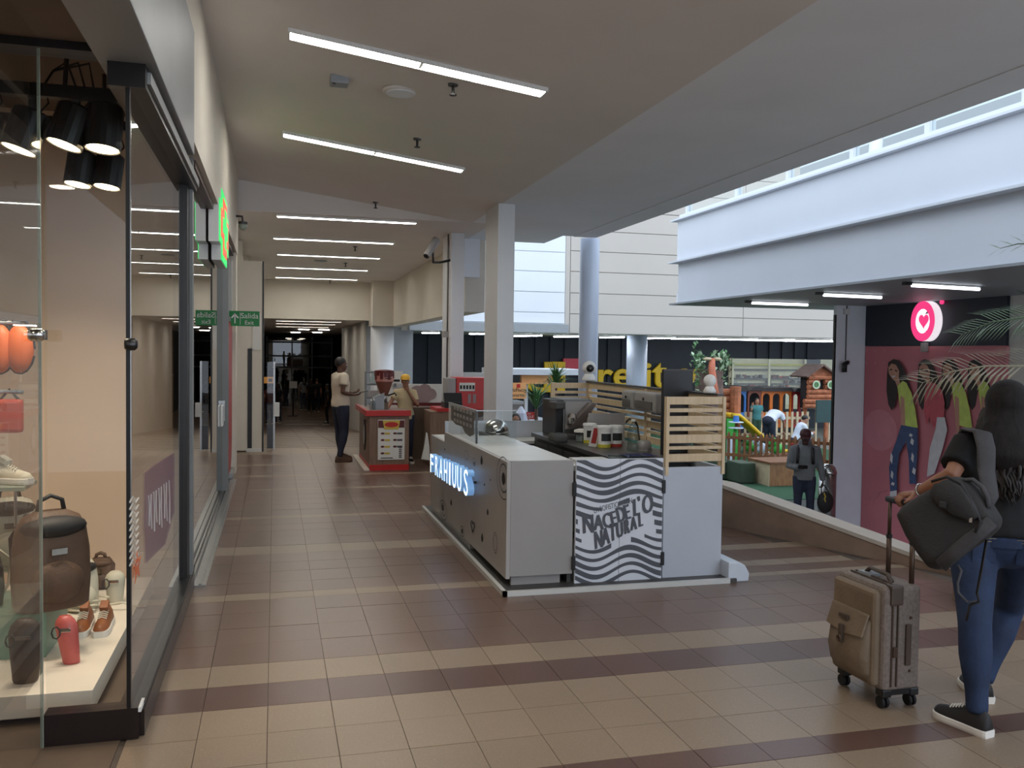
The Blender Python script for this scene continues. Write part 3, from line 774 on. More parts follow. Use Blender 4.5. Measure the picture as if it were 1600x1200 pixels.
def sneaker(name, label, loc, rz, mu, ms, ml, group=None, parent=None, L=.28, cat='shoe', tilt=None, Wd=.095, Hh=.1):
    M = Matrix.Translation(loc) @ Matrix.Rotation(rz, 4, 'Z')
    if tilt is not None: M = M @ tilt
    so, up, la, to = shoe_mesh(M, L, Wd, Hh)
    r = empty(name, loc, label, cat, group) if parent is None else parent
    if parent is not None:
        u = up.build('shoe', mu, parent, smooth=True); so.build('sole', ms, u); la.build('laces', ml, u); return u
    up.build('upper', mu, r, smooth=True); so.build('sole', ms, r); la.build('laces', ml, r); to.build('tongue', mu, r, bevel=.006)
    return r
sneaker('sneaker', 'left tan leather sneaker with white sole on the display podium', atz(131, 985, ZP), math.pi+.02, 'leather_brown', 'sole_white', 'bag_cream', 'tan sneakers on the podium', L=.3)
sneaker('sneaker', 'right tan leather sneaker with white sole on the display podium', atz(162, 984, ZP), math.pi+.0, 'leather_brown', 'sole_white', 'bag_cream', 'tan sneakers on the podium', L=.3)
def pouch(name, label, base, h, w, d, m, lean=(0, 0), cuff='chrome', rz=0.):
    r = empty(name, base, label, 'pouch')
    b = MB(); rings = []
    for t, e in ((0, .72), (.04, .8), (.3, .9), (.6, 1.0), (.78, 1.05), (.9, .9), (1.0, .5)):
        rings.append([tuple(Vector(base)+rotz(rz) @ Vector((math.cos(a)*w/2*e+lean[0]*t, math.sin(a)*d/2*e+lean[1]*t, t*h))) for a in [2*math.pi*k/14 for k in range(14)]])
    b.loft(rings); b.build('body', m, r, smooth=True)
    cc_ = Vector(base)+Vector((lean[0]*.72, -d*.52, h*.74))
    MB().cbox(cc_, (w*.5, .012, .02)).build('clasp', cuff, r, bevel=.003)
    MB().tube([cc_+Vector((-w*.3-.02*math.cos(t_)-.01, -.005+.0*t_, -.01+.03*math.sin(t_))) for t_ in [i*.9 for i in range(8)]], .004, 6).build('cord_ring', 'bag_black', r)
    return r
pouch('pouch', 'pink folded drawstring pouch standing at the front of the podium', atz(112, 1036, ZP), .24, .1, .07, 'pouch_pink', (-.03, 0))
pouch('pouch', 'dark brown standing pouch seen through the free glass pane', atz(40, 1066, ZP), .3, .14, .08, 'pouch_dark', (.0, 0))
bx = atz(72, 1027, ZP); bxr = atz(113, 985, ZP)
gb = tag(MB().box(-2.0, bx.x, bx.y, 5.35, ZP+.001, ZP+.23).build('display_box', 'green_box', bevel=.004), 'pale green display box under the brown backpack', 'display box')
ztop = ZP+.232
def backpack(name, label, base, h, w, d, m, m2, rz=0., group=None, cat='backpack'):
    r = empty(name, base, label, cat, group)
    M = Matrix.Translation(base) @ Matrix.Rotation(rz, 4, 'Z')
    def ring(t, e, ed): return [M @ Vector((math.copysign(abs(math.cos(a))**.6, math.cos(a))*w/2*e, math.copysign(abs(math.sin(a))**.6, math.sin(a))*d/2*ed, t*h)) for a in [2*math.pi*k/20 for k in range(20)]]
    b = MB(); b.loft([ring(0, .86, .8), ring(.03, .96, .95), ring(.3, 1, 1.08), ring(.6, .98, 1), ring(.82, .9, .85), ring(.94, .74, .6), ring(1.0, .4, .3)]); b.build('body', m, r, smooth=True)
    p_ = MB(); p_.M = M; p_.ell((0, -d*.5, h*.3), (w*.36, d*.22, h*.22), n=16, m=10); p_.build('front_pocket', m, r, smooth=True)
    f_ = MB(); f_.M = M; f_.ell((0, -d*.2, h*.84), (w*.45, d*.4, h*.12), n=16, m=8); f_.build('flap', m2, r, smooth=True)
    hd = MB(); hd.M = M; hd.tube([(-w*.18, 0, h*.97), (-w*.15, 0, h*1.1), (0, 0, h*1.15), (w*.15, 0, h*1.1), (w*.18, 0, h*.97)], .012, 6); hd.build('handle', m2, r, smooth=True)
    for s_ in (-1, 1):
        sp = MB(); sp.M = M; sp.tube([(s_*w*.25, d*.4, h*.95), (s_*w*.4, d*.75, h*.7), (s_*w*.38, d*.7, h*.3), (s_*w*.3, d*.42, h*.06)], .016, 6, flat=.4); sp.build('shoulder_strap', m2, r, smooth=True)
    bk = MB(); bk.M = M; bk.cbox((0, -d*.62, h*.62), (w*.2, .012, .03)); bk.build('buckle', 'chrome', r)
    return r
bpk = atz(88, 950, ztop)
backpack('backpack', 'brown leather backpack standing on the green display box', (bpk.x-.03, 4.95, ztop), .5, .36, .22, 'bag_brown', 'bag_black', .5)
b2 = aty(132, 930, 5.9)
backpack('backpack', 'white and black gym bag leaning by the shop wall socket', (b2.x, 5.75, ZP+.002), .3, .2, .2, 'bag_cream', 'bag_black', .4)
p = atz(180, 943, ZP)
pouch('pouch', 'small cream drawstring pouch with dark base on the podium', (p.x, p.y, ZP), .2, .11, .1, 'bag_cream', (0, 0), 'chrome')
p = atz(176, 900, ZP)
backpack('hand_bag', 'little brown hand bag at the back corner of the podium', (p.x-.02, 6.2, ZP+.002), .2, .16, .1, 'bag_brown', 'bag_brown', 0, None, 'hand bag')
p = atz(135, 955, ZP); bl = MB()
for i in range(3): bl.tube([(p.x+.09*(1+.12*i)*math.cos(t), p.y+.02*i+.06*math.sin(t), ZP+.02+.022*i) for t in [k*.45 for k in range(13)]], .011, 6, flat=.5)
o = empty('belt', p, 'coiled cream belt lying behind the tan sneakers', 'belt'); bl.build('strap', 'bag_cream', o, smooth=True)
MB().tube([(p.x+.1, p.y, ZP+.03), (p.x+.2, p.y-.03, ZP+.05), (p.x+.3, p.y-.02, ZP+.012)], .01, 6, flat=.5).build('strap_end', 'bag_cream', o)
MB().cbox((p.x+.31, p.y-.02, ZP+.012), (.05, .035, .012)).build('buckle', 'chrome', o)
# goods on shelves behind the free pane
def shelf(y0, z, label, x0=-2.6, x1=-1.28):
    o = empty('shelf', ((x0+x1)/2, y0, z), label, 'shelf')
    MB().box(x0, x1, y0-.14, y0+.14, z-.02, z).build('board', 'glass_edge', o)
    for xx in (x0+.1, x1-.1): MB().tube([(xx, y0+.1, z-.02), (xx, y0+.1, z-.25)], .008, 6).build('bracket', 'steel', o)
    return o
def at_shelf(px, py, yy): return aty(px, py, yy)
ys = 5.3
zz = aty(20, 756, ys).z; shelf(ys, zz, 'glass shelf carrying the cream sneaker behind the free pane')
pp = aty(14, 756, ys)
sneaker('sneaker', 'cream suede sneaker on the shelf behind the free glass pane', (pp.x, ys, zz+.002), -2.0, 'bag_cream', 'sole_white', 'bag_cream', None, L=.27)
zz2 = aty(20, 880, 5.6).z
shelf(5.6, zz2, 'lower glass shelf carrying the cream backpack')
pp = aty(15, 870, 5.6); backpack('backpack', 'cream and black backpack on the lower shelf behind the pane', (pp.x, 5.6, zz2+.002), .38, .3, .2, 'bag_cream', 'bag_black', .3)
rail = empty('hanging_rail', (-1.6, 5.2, 2.0), 'steel rail the orange bags hang from at the far left', 'rail')
zr_ = aty(20, 505, 5.2).z
MB().tube([(-2.6, 5.2, zr_), (-1.3, 5.2, zr_)], .012, 8).build('bar', 'steel', rail, smooth=True)
MB().tube([(-1.45, 5.2, zr_), (-1.45, 5.2, 3.25)], .008, 8).build('arm', 'steel', rail, smooth=True)
for i, (px, lab) in enumerate(((0, 'orange cross-body bag hanging at the left edge'), (31, 'orange and black round bag hanging beside the left edge one'))):
    c = aty(px, 545, 5.2)
    r = empty('hanging_bag', (c.x, 5.2, c.z), lab, 'bag', 'orange bags on the rail')
    MB().ell(c, (.07, .05, .13), n=14, m=10).build('body', 'bag_orange', r, smooth=True)
    MB().tube([c+Vector((-.05, 0, .08)), (c.x-.03, 5.2, zr_+.012), (c.x+.03, 5.2, zr_+.012), c+Vector((.05, 0, .08))], .01, 6).build('strap', 'bag_black', r)
    MB().tube([c+Vector((.07*math.cos(t), .0, .13*math.sin(t))) for t in [k*.4 for k in range(16)]], .008, 6).build('piping', 'bag_black', r)
zr2 = aty(20, 612, 5.25).z
rail = empty('hanging_rail', (-1.6, 5.25, zr2), 'lower steel rail with the red bag at the far left', 'rail')
MB().tube([(-2.6, 5.25, zr2), (-1.3, 5.25, zr2)], .012, 8).build('bar', 'steel', rail, smooth=True); MB().tube([(-1.5, 5.25, zr2), (-1.5, 5.25, 3.25)], .008, 8).build('arm', 'steel', rail, smooth=True)
c = aty(15, 650, 5.25); r = empty('hanging_bag', c, 'red bag with a dark side hanging below the orange bags', 'bag')
MB().cbox(c, (.13, .07, .18)).build('body', 'bag_red', r, bevel=.02); MB().cbox(c+Vector((-.07, 0, -.01)), (.04, .075, .17)).build('side', 'bag_black', r, bevel=.01)
MB().tube([c+Vector((-.05, 0, .08)), (c.x, 5.25, zr2+.012), c+Vector((.05, 0, .08))], .008, 6).build('strap', 'bag_black', r)
pp = atz(14, 962, ZP+.23); backpack('backpack', 'dark bag with cream edge at the left end of the green box', (bx.x-.38, 5.0, ztop), .32, .3, .2, 'bag_black', 'bag_cream', -.3)

# ------------------------------------------------ track with spotlights
YT = 4.75
ta, tb = aty(66, 134, YT), aty(188, 152, YT)
trk = empty('light_track', (ta+tb)/2, 'black ceiling track carrying the shop spotlights', 'light track')
MB().bar((ta.x-1.1, YT, tb.z), (tb.x, YT, tb.z), .06, .06).build('rail', 'black_frame', trk)
for x_ in (tb.x-.25, tb.x-1.0):
    MB().tube([(x_, YT, tb.z), (x_+.02, YT, 3.25)], .012, 6).build('drop_rod', 'black_frame', trk)
for k_ in range(3): MB().tube([(tb.x-.2+.04*k_, YT, tb.z+.03), (tb.x-.24+.05*k_, YT, tb.z+.15), (tb.x-.3, YT, tb.z+.1), (tb.x-.34, YT, tb.z+.03)], .006, 5).build('cable', 'rubber', trk)
trk2 = empty('light_track', (tb.x-.3, YT+.75, tb.z-.1), 'second black track behind the first spotlights', 'light track')
MB().bar((tb.x-1.2, YT+.75, tb.z+.03), (tb.x+.1, YT+.75, tb.z+.03), .05, .05).build('rail', 'black_frame', trk2)
for x_ in (tb.x-.2, tb.x-1.0): MB().tube([(x_, YT+.75, tb.z), (x_, YT+.75, 3.25)], .012, 6).build('drop_rod', 'black_frame', trk2)
def spot(label, head_px, y_, r_, h_, tilt, power, rail_z):
    c = aty(head_px[0], head_px[1], y_)
    r = empty('spotlight', (c.x, y_, rail_z), label, 'spotlight', 'black shop spotlights')
    R = roty(tilt[0]) @ rotx(tilt[1])
    MB().lathe([(r_*.9, h_/2), (r_, h_/2-.01), (r_, -h_/2), (r_*.93, -h_/2), (r_*.9, -h_/2+.02)], c, 20, R).build('head', 'black_frame', r)
    MB().lathe([(r_*.86, -h_/2+.004), (r_*.86, -h_/2+.014)], c, 20, R).build('lens', 'spot_lens', r)
    top = c+R @ Vector((0, 0, h_/2))
    MB().bar(top, (top.x, y_, rail_z-.02), .03, .03).build('yoke', 'black_frame', r)
    MB().tube([top+Vector((.03, 0, 0)), top+Vector((.07, 0, .05)), top+Vector((.06, 0, .09)), top+Vector((.01, 0, .07))], .005, 5).build('cable_loop', 'rubber', r)
    ld = bpy.data.lights.new('spot', 'SPOT'); ld.energy = power; ld.color = (1, .86, .70); ld.spot_size = 2.3; ld.spot_blend = .6; ld.shadow_soft_size = .04
    lo = bpy.data.objects.new('lamp', ld); COL.objects.link(lo); lo.location = c+R @ Vector((0, 0, -h_/2-.02)); lo.rotation_euler = R.to_euler(); setparent(lo, r)
spot('large spotlight at left on the front track, lamp tilted left', (110, 198), YT, .085, .2, (.28, -.12), 32, tb.z)
spot('large spotlight at right on the front track, lamp pointing down', (163, 200), YT, .085, .22, (.06, -.12), 32, tb.z)
spot('spotlight at the far left of the front track behind the free pane', (40, 205), YT, .085, .2, (.3, -.1), 30, tb.z)
spot('spotlight beyond the left edge of the front track', (-30, 205), YT, .085, .2, (.2, -.1), 30, tb.z)
spot('smaller spotlight at left on the rear track', (125, 264), YT+.75, .075, .19, (.12, -.12), 26, tb.z+.03)
spot('smaller spotlight at right on the rear track', (170, 268), YT+.75, .075, .19, (.1, -.12), 26, tb.z+.03)

for i, (x_, y_) in enumerate(((-1.5, 2.6), (-2.3, 3.4), (-1.6, .6))):  # fill lights added to brighten the entrance side of the shop
    r = empty('downlight', (x_, y_, 2.95), 'round fill light added in the shop entrance ceiling, %s' % ['nearest the glass', 'deepest in the shop', 'behind the camera'][i], 'ceiling light', 'added entrance fill lights')
    MB().lathe([(.1, 0), (.11, .012)], (x_, y_, 2.946), 20).build('rim', 'white_plastic', r); MB().lathe([(.085, -.004), (.09, .0)], (x_, y_, 2.946), 20).build('lens', 'entrance_fill', r)
# ================================================================== DRINKS KIOSK (front)
mat('kiosk_white', (156, 153, 151), .45, var=.03, scale=3)
mat('kiosk_face', (170, 166, 162), .35, var=.04, scale=3)
mat('kiosk_cool', (186, 192, 202), .45, var=.03, scale=3)
mat('kiosk_top', (206, 206, 202), .35, var=.04)
mat('kiosk_metal', (120, 120, 118), .35, .8, var=.05)
mat('kiosk_dark', (70, 68, 66), .5, var=.08)
mat('print_black', (30, 28, 28), .6, var=.05)
mat('print_grey', (82, 84, 92), .55, var=.05)
mat('print_white', (216, 220, 228), .5, var=.02)
mat_wood('slat_wood', (214, 192, 158), (202, 178, 142), .5, (12, 12, 1.5))
mat_emit('sign_lit', (214, 236, 255), 1.9)
mat_emit('sign_side', (120, 165, 215), .55)
mat('marble', (190, 188, 182), .3, var=.1, scale=9)
mat('navy_cloth', (28, 30, 88), .85, var=.1)
mat('label_black', (28, 30, 30), .5, var=.05)
mat('label_yellow', (196, 186, 60), .5, var=.05)
mat('label_red', (168, 52, 44), .5, var=.05)
mat('paper_white', (224, 222, 216), .7, var=.02)
mat_glass('glass_clear', (.93, .96, .96), 1.35)
mat_glass('plastic_clear', (.75, .82, .82), 1.45, base=.05)
XL, XR, YF, YBK = 1.6, 3.30, 6.05, 9.25
kb = tag(empty('drinks_kiosk', (2.4, 7.6, 0)), 'grey white drinks kiosk with lit letters on its long side counter', 'kiosk')
pf_ = MB(); pf_.box(1.55, 3.36, 5.91, 9.45, .0, .03); pf_.build('platform', 'kiosk_dark', kb)
ed = MB(); ed.box(1.545, 1.575, 5.9, 9.45, .0, .036); ed.box(1.545, 3.3, 5.9, 5.93, .0, .036); ed.build('platform_edge', 'kiosk_top', kb)
# left counter with a long printed face
MB().box(XL, XL+.03, YF, 8.45, .085, .925).build('side_panel', 'kiosk_face', kb, bevel=.003)
MB().box(XL, XL+.03, 8.45, 9.2, .085, .83).build('side_panel', 'kiosk_face', kb, bevel=.003)
MB().box(XL+.012, XL+.05, 7.3, 9.2, .03, .085).build('kick_panel', 'kiosk_face', kb)
MB().box(XL+.06, XL+.09, 6.1, 7.3, .03, .085).build('kick_panel', 'kiosk_dark', kb)
MB().box(XL+.03, 2.1, YF, YF+.03, .1, .93).build('end_panel', 'kiosk_white', kb, bevel=.003)
MB().box(XL+.05, 2.02, YF+.04, YF+.07, .03, .1).build('kick_panel', 'kiosk_white', kb)
MB().box(XL+.03, 2.1, YF+.03, 7.1, .9, .927).build('counter_top', 'kiosk_top', kb)
MB().box(XL+.03, 2.2, 7.1, 8.45, .86, .885).build('counter_top', 'marble', kb)
MB().box(XL+.03, 2.2, 8.45, 9.2, .80, .83).build('counter_top', 'kiosk_top', kb)
MB().box(2.07, 2.1, YF+.03, 9.0, .03, .88).build('inner_panel', 'kiosk_dark', kb)
MB().box(1.95, 2.05, 7.0, 7.1, .68, .86).build('drawer_unit', 'kiosk_white', kb)
# back counter
MB().box(2.1, 2.85, 8.85, 9.2, .03, .76).build('back_counter', 'kiosk_dark', kb)
MB().box(2.05, 2.9, 8.8, 9.2, .76, .79).build('counter_top', 'kiosk_top', kb)
MB().box(1.75, 2.85, 9.2, 9.23, .03, .97).build('back_panel', 'kiosk_cool', kb)
# right counter
MB().box(2.62, 3.24, 6.5, 8.8, .03, .84).build('right_counter', 'kiosk_dark', kb)
MB().box(2.58, 3.25, 6.45, 8.8, .84, .88).build('counter_top', 'kiosk_metal', kb, bevel=.004)
MB().box(2.12, 2.8, 6.12, 6.5, .84, .88).build('counter_top', 'kiosk_top', kb, bevel=.004)
for yy in (6.95, 7.4, 7.85, 8.3): MB().box(2.605, 2.62, yy, yy+.42, .1, .8).build('cupboard_door', 'kiosk_metal', kb, bevel=.004)
# right front panel and right side
MB().box(2.815, 3.3, YF, YF+.03, .02, .86).build('front_panel', 'kiosk_cool', kb, bevel=.004)
MB().box(3.27, 3.3, YF+.03, 9.2, .02, .86).build('side_panel', 'kiosk_cool', kb, bevel=.003)
# printed drawings on the long side
def on_side(px, py, x=XL-.001): return atx(px, py, x)
def ring_on_side(c, ry, rz_, t, name='drawing'):
    mb = MB(); n = 28; o1 = [(XL-.003, c.y+ry*math.cos(a), c.z+rz_*math.sin(a)) for a in [2*math.pi*k/n for k in range(n)]]
    o2 = [(XL-.003, c.y+(ry-t)*math.cos(a), c.z+(rz_-t)*math.sin(a)) for a in [2*math.pi*k/n for k in range(n)]]
    o1 = [(p[0], max(p[1], YF+.002), p[2]) for p in o1]; o2 = [(p[0], max(p[1], YF+.002), p[2]) for p in o2]
    vs = o1+o2; mb._add(vs, [(k, (k+1) % n, n+(k+1) % n, n+k) for k in range(n)]); return mb
def leaf_on_side(px, py, h, w, mname='print_black'):
    c = on_side(px, py); pts = [(0, .5), (.35, .15), (.5, -.15), (.3, -.4), (0, -.5), (-.3, -.3), (-.42, 0), (-.25, .25)]
    MB().prism([(XL-.003, c.y+a*w, c.z+b*h) for a, b in pts], (.003, 0, 0)).build('drawing', mname, kb)
for (px, py, ry, rz_, t) in ((787, 747, .2, .155, .006), (787, 747, .13, .105, .008), (787, 748, .045, .045, .044), (693, 797, .2, .095, .007), (693, 796, .13, .06, .006), (692, 793, .06, .03, .028),
                             (722.5, 830, .09, .045, .006), (722.5, 830, .04, .022, .02), (774, 848, .07, .08, .005), (774, 848, .05, .06, .004), (729, 711, .09, .04, .004), (741, 722, .06, .035, .004)):
    ring_on_side(on_side(px, py), ry, rz_, t).build('drawing', 'print_black' if t > .0045 else 'kiosk_dark', kb)
for (px, py, h, w) in ((752.5, 719, .075, .07), (741, 724, .03, .03), (705, 785, .06, .08), (762, 800, .05, .06), (753.5, 840, .07, .07), (695, 702, .02, .03), (757, 757, .02, .02), (766, 750, .012, .012)): leaf_on_side(px, py, h, w)
c = on_side(739, 822); hp = []
for i in range(24):
    t = 2*math.pi*i/24; hp.append((16*math.sin(t)**3/32, (13*math.cos(t)-5*math.cos(2*t)-2*math.cos(3*t)-math.cos(4*t))/32))
MB().tube([(XL-.004, c.y+a*.14, c.z+b*.1) for a, b in hp+[hp[0]]], .003, 4).build('drawing', 'print_black', kb)
# lit letters
def letter(ch, pyc, pxc, hpx, wfac=1.0):
    c = atx(pxc, pyc, XL-.06); zt_ = atx(pxc, pyc-hpx/2, XL-.06).z; zb_ = atx(pxc, pyc+hpx/2, XL-.06).z; H_ = zt_-zb_
    me = text_mesh(ch, 1.0, .028, 'sign_letter', bev=.0); co = [v.co for v in me.vertices]
    x0, x1 = min(v.x for v in co), max(v.x for v in co); y0, y1 = min(v.y for v in co), max(v.y for v in co)
    Wm = H_*wfac
    for v in me.vertices: v.co.x = (v.co.x-(x0+x1)/2)/(x1-x0)*Wm; v.co.y = (v.co.y-(y0+y1)/2)/(y1-y0)*H_
    me.transform(frame3((0, -1, 0), (0, 0, 1), c)); me.materials.append(MATS['sign_lit']); me.materials.append(MATS['sign_side'])
    for p in me.polygons: p.material_index = 0 if p.normal.x < -.5 else 1
    o = bpy.data.objects.new('sign_letter', me); COL.objects.link(o); setparent(o, kb); o['label'] = 'lit white letter'
    b = MB(); b.box(XL-.035, XL-.001, c.y-.01, c.y+.01, c.z-.01, c.z+.01); b.build('stand_off', 'dark_steel', kb)
xs_ = [679, 686.5, 693.5, 701, 707.5, 714.5, 722.5, 733]
for i, ch in enumerate('FRAHIUUS'):
    t = (xs_[i]-676)/(733-676); letter(ch, 723+t*31, xs_[i], 28+t*13, (.95, .8, .85, .8, .3, .8, .8, .72)[i])
# white kerb block by the right corner
kbk = empty('kerb_block', (3.4, 6.2, 0), 'rounded white kerb block at the right foot of the drinks kiosk', 'kerb')
pr = [(3.3, 0.0), (3.47, 0.0), (3.475, .06), (3.44, .12), (3.40, .145), (3.3, .15)]
MB().prism([(a, 5.93, b) for a, b in pr], (0, .9, 0)).build('block', mat('kerb_white', (208, 216, 226), .6, var=.04), kbk, bevel=.008)

# ------------------------------------------------ swing door with wave print
XD0, XD1, ZD0, ZD1, YD = 2.115, 2.80, .022, .933, 6.035
kd = empty('kiosk_door', (2.45, YD, 0), 'double kiosk door printed with grey waves and slanted lettering', 'door')
XM = XD0+.5*(XD1-XD0)
MB().box(XD0, XM-.0015, YD-.0, YD+.025, ZD0, ZD1).build('leaf', 'print_white', kd, bevel=.002)
MB().box(XM+.0015, XD1, YD-.0, YD+.025, ZD0, ZD1).build('leaf', 'print_white', kd, bevel=.002)
for xx in (XD0-.012, XD1+.004):
    for zz in (.18, .72):
        MB().box(xx-.012, xx+.014, YD-.012, YD+.012, zz-.05, zz+.05).build('hinge', 'black_plastic', kd, bevel=.004)
Wd_, Hd_ = XD1-XD0, ZD1-ZD0
def wave(u, v):      # vertical displacement in door heights
    return .038*math.sin(2*math.pi*(u/.8)+2.6+.5*math.sin(v*5.0))*(1.1+.2*math.sin(v*6+1))
def inpatch(u, v):
    cx_, cz_ = .475, .475; du, dv = u-cx_, (v-cz_)*Hd_/Wd_
    a = math.radians(15); x_ = du*math.cos(a)+dv*math.sin(a); y_ = -du*math.sin(a)+dv*math.cos(a)
    return abs(x_) < .42 and abs(y_) < .205-.05*(x_ < -.2)*1
nst = 15; nu = 44
for i in range(nst):
    vc = (i+.5)/nst; th = .035
    seg = []; 
    for k in range(nu+1):
        u = k/nu; zc0 = vc+wave(u, vc); lo, hi = zc0-th*.5*(1+.25*math.sin(7*u+i)), zc0+th*.5*(1+.25*math.sin(7*u+i))
        lo, hi = max(lo, .002), min(hi, .998)
        ok = hi > lo+.001 and not inpatch(u, (lo+hi)/2)
        if ok: seg.append((u, lo, hi))
        if (not ok or k == nu) and len(seg) > 1:
            mb = MB(); n = len(seg)
            bot = [(XD0+Wd_*(.004+.992*u_), YD-.0015, ZD0+Hd_*l) for u_, l, h in seg]; top = [(XD0+Wd_*(.004+.992*u_), YD-.0015, ZD0+Hd_*h) for u_, l, h in seg]
            mb._add(bot+top, [(j, j+1, n+j+1, n+j) for j in range(n-1)]); mb.build('wave_stripe', 'print_grey', kd); seg = []
        if not ok: seg = []
a_ = math.radians(13); rgt = (math.cos(a_), 0, math.sin(a_))
upv = (-math.sin(a_)*.6, 0, math.cos(a_))
def dtext(txt, u, v, size, sx, ang=13, shear=0., spacing=1., dy=0.):
    a = math.radians(ang); me = text_mesh(txt, size, .0006, 'lettering', sx=sx, shear=shear, spacing=spacing)
    me.transform(frame3((math.cos(a), 0, math.sin(a)), (-math.sin(a), 0, math.cos(a)), (XD0+u*Wd_, YD-.002-dy, ZD0+v*Hd_))); link('lettering', me, 'print_grey', kd)
def btext(txt, u, v, size, sx, ang, shear=0.):
    for io, ou in enumerate((0, .006, -.006, .012)): dtext(txt, u+ou, v+ou*.3, size, sx, ang, shear, dy=.0003*io+.0013)
dtext('LA SOFISTICACIÓN...', .44, .625, .058, .62, 12)
btext('N', .14, .475, .19, .62, 4); btext('A', .255, .485, .16, .66, 4); btext('C', .35, .50, .155, .6, 8); btext('E', .425, .515, .15, .6, 12)
btext('D', .51, .545, .16, .58, 13); btext('E', .58, .56, .155, .58, 14); btext('L', .675, .595, .18, .6, 10, .2); btext("'", .725, .63, .14, .8, 12); btext('O', .81, .62, .2, .55, 8, .2)
for i, ch in enumerate('NATURAL'): btext(ch, .25+i*.08, .345+i*.024, .185-.009*i, .48, 13, .3)

# ------------------------------------------------ slatted timber screen
sc_ = empty('slatted_screen', (3.28, 7.6, .8), 'pale timber slatted screen around the right end of the drinks kiosk', 'screen')
zed = [aty(1085, yy, YF).z for yy in (620, 632, 638, 644, 650, 662, 667, 673, 679, 692, 697, 702, 709, 721)]
bands = [(zed[2*i+1], zed[2*i]) for i in range(7)]
z0s, z1s = bands[-1][0], bands[0][1]
for a, b in bands:
    MB().box(2.845, 3.285, YF-.005, YF+.02, a, b).build('slat', 'slat_wood', sc_, bevel=.002)
    MB().box(3.275, 3.3, YF+.06, 7.42, a, b).build('slat', 'slat_wood', sc_)
    MB().box(3.275, 3.3, 7.47, 8.98, a, b).build('slat', 'slat_wood', sc_)
    MB().box(2.9, 3.265, 9.0, 9.025, a, b).build('slat', 'slat_wood', sc_)
MB().box(2.82, 2.846, YF-.012, YF+.03, z0s-.1, z1s).build('post', 'slat_wood', sc_, bevel=.002)
MB().box(3.284, 3.31, YF-.012, YF+.06, z0s-.1, z1s).build('post', 'slat_wood', sc_, bevel=.002)
for (a, b) in ((7.42, 7.47), (8.98, 9.03)): MB().box(3.265, 3.31, a, b, .8, z1s+.005).build('post', 'slat_wood', sc_)
MB().box(2.86, 2.9, 8.995, 9.03, .79, z1s+.005).build('post', 'slat_wood', sc_)
MB().box(3.26, 3.315, YF+.03, 9.03, z1s+.005, z1s+.02).build('top_rail', 'kiosk_dark', sc_)

# ------------------------------------------------ things on the kiosk
def thing_box(name, label, cat, parts, group=None, loc=(0, 0, 0)):
    r = empty(name, loc, label, cat, group)
    for nm, mb, m, kw in parts: mb.build(nm, m, r, **kw)
    return r
ZT = .881
# tall black screen behind the slats
a, b = aty(1037, 577, 6.6), aty(1081, 700, 6.6)
thing_box('display_screen', 'tall black display screen behind the front slats of the kiosk', 'screen', [
    ('panel', MB().box(a.x, b.x, 6.6, 6.64, ZT+.02, a.z), 'black_plastic', dict(bevel=.006)),
    ('bezel', MB().box(a.x-.004, b.x+.004, 6.592, 6.6, a.z-.012, a.z+.002), 'kiosk_dark', {}),
    ('foot', MB().box(a.x+.03, b.x-.03, 6.56, 6.7, ZT, ZT+.02), 'black_plastic', {})], None, (a.x, 6.6, ZT))
# white wireless cameras
def web_camera(label, p, face, s=.045, dark=True):
    r = empty('security_camera', p, label, 'camera', 'white ball cameras on the kiosk screen')
    p = Vector(p); MB().lathe([(s*.95, 0), (s, s*.3), (s*.7, s*.9), (s*.5, s*1.1)], p, 18).build('base', 'white_plastic', r, smooth=True)
    h = p+Vector((0, 0, s*1.9)); MB().ell(h, s, n=18, m=12).build('head', 'white_plastic', r, smooth=True)
    if dark:
        f = Vector(face).normalized(); R = f.to_track_quat('Z', 'Y').to_matrix(); MB().lathe([(s*.6, s*.72), (s*.5, s*.97), (.001, s*1.02)], h, 16, R).build('lens_face', 'black_plastic', r, smooth=True)
        MB().lathe([(s*.15, s*1.0), (s*.1, s*1.06)], h, 10, R).build('lens', 'chrome', r)
    return r
pc = atx(912, 599, 3.285); web_camera('white ball camera with black face on the far corner of the slatted screen', (3.285, 9.0, z1s+.021), (-.2, -1, -.1), .075)
pc = atx(1108, 618, 3.285); web_camera('white ball camera turned away on the near corner of the slatted screen', (3.27, YF+.18, z1s+.021), (.6, 1, 0), .05)
# dispensers on the inside of the side slats
def dispenser(label, px0, px1, py0, py1, m, kind):
    a, b = atx(px0, py0, 3.2), atx(px1, py1, 3.2)
    r = empty(kind, (3.27, (a.y+b.y)/2, b.z), label, 'dispenser')
    MB().box(3.14, 3.274, b.y, a.y, b.z, a.z).build('cover', m, r, bevel=.03, seg=3)
    MB().box(3.128, 3.145, b.y+.05, a.y-.05, b.z+.03, b.z+.1).build('slot_cover', 'kiosk_metal', r, bevel=.004)
    MB().lathe([(.012, 0), (.012, .01)], (3.135, (a.y+b.y)/2, a.z-.06), 10, roty(-math.pi/2)).build('lock', 'dark_steel', r)
dispenser('smaller grey soap dispenser on the slatted screen', 980, 997, 609, 641, 'grey_plastic', 'soap_dispenser')
dispenser('large grey paper towel dispenser on the slatted screen', 1000, 1033, 611, 647, 'grey_plastic', 'paper_dispenser')
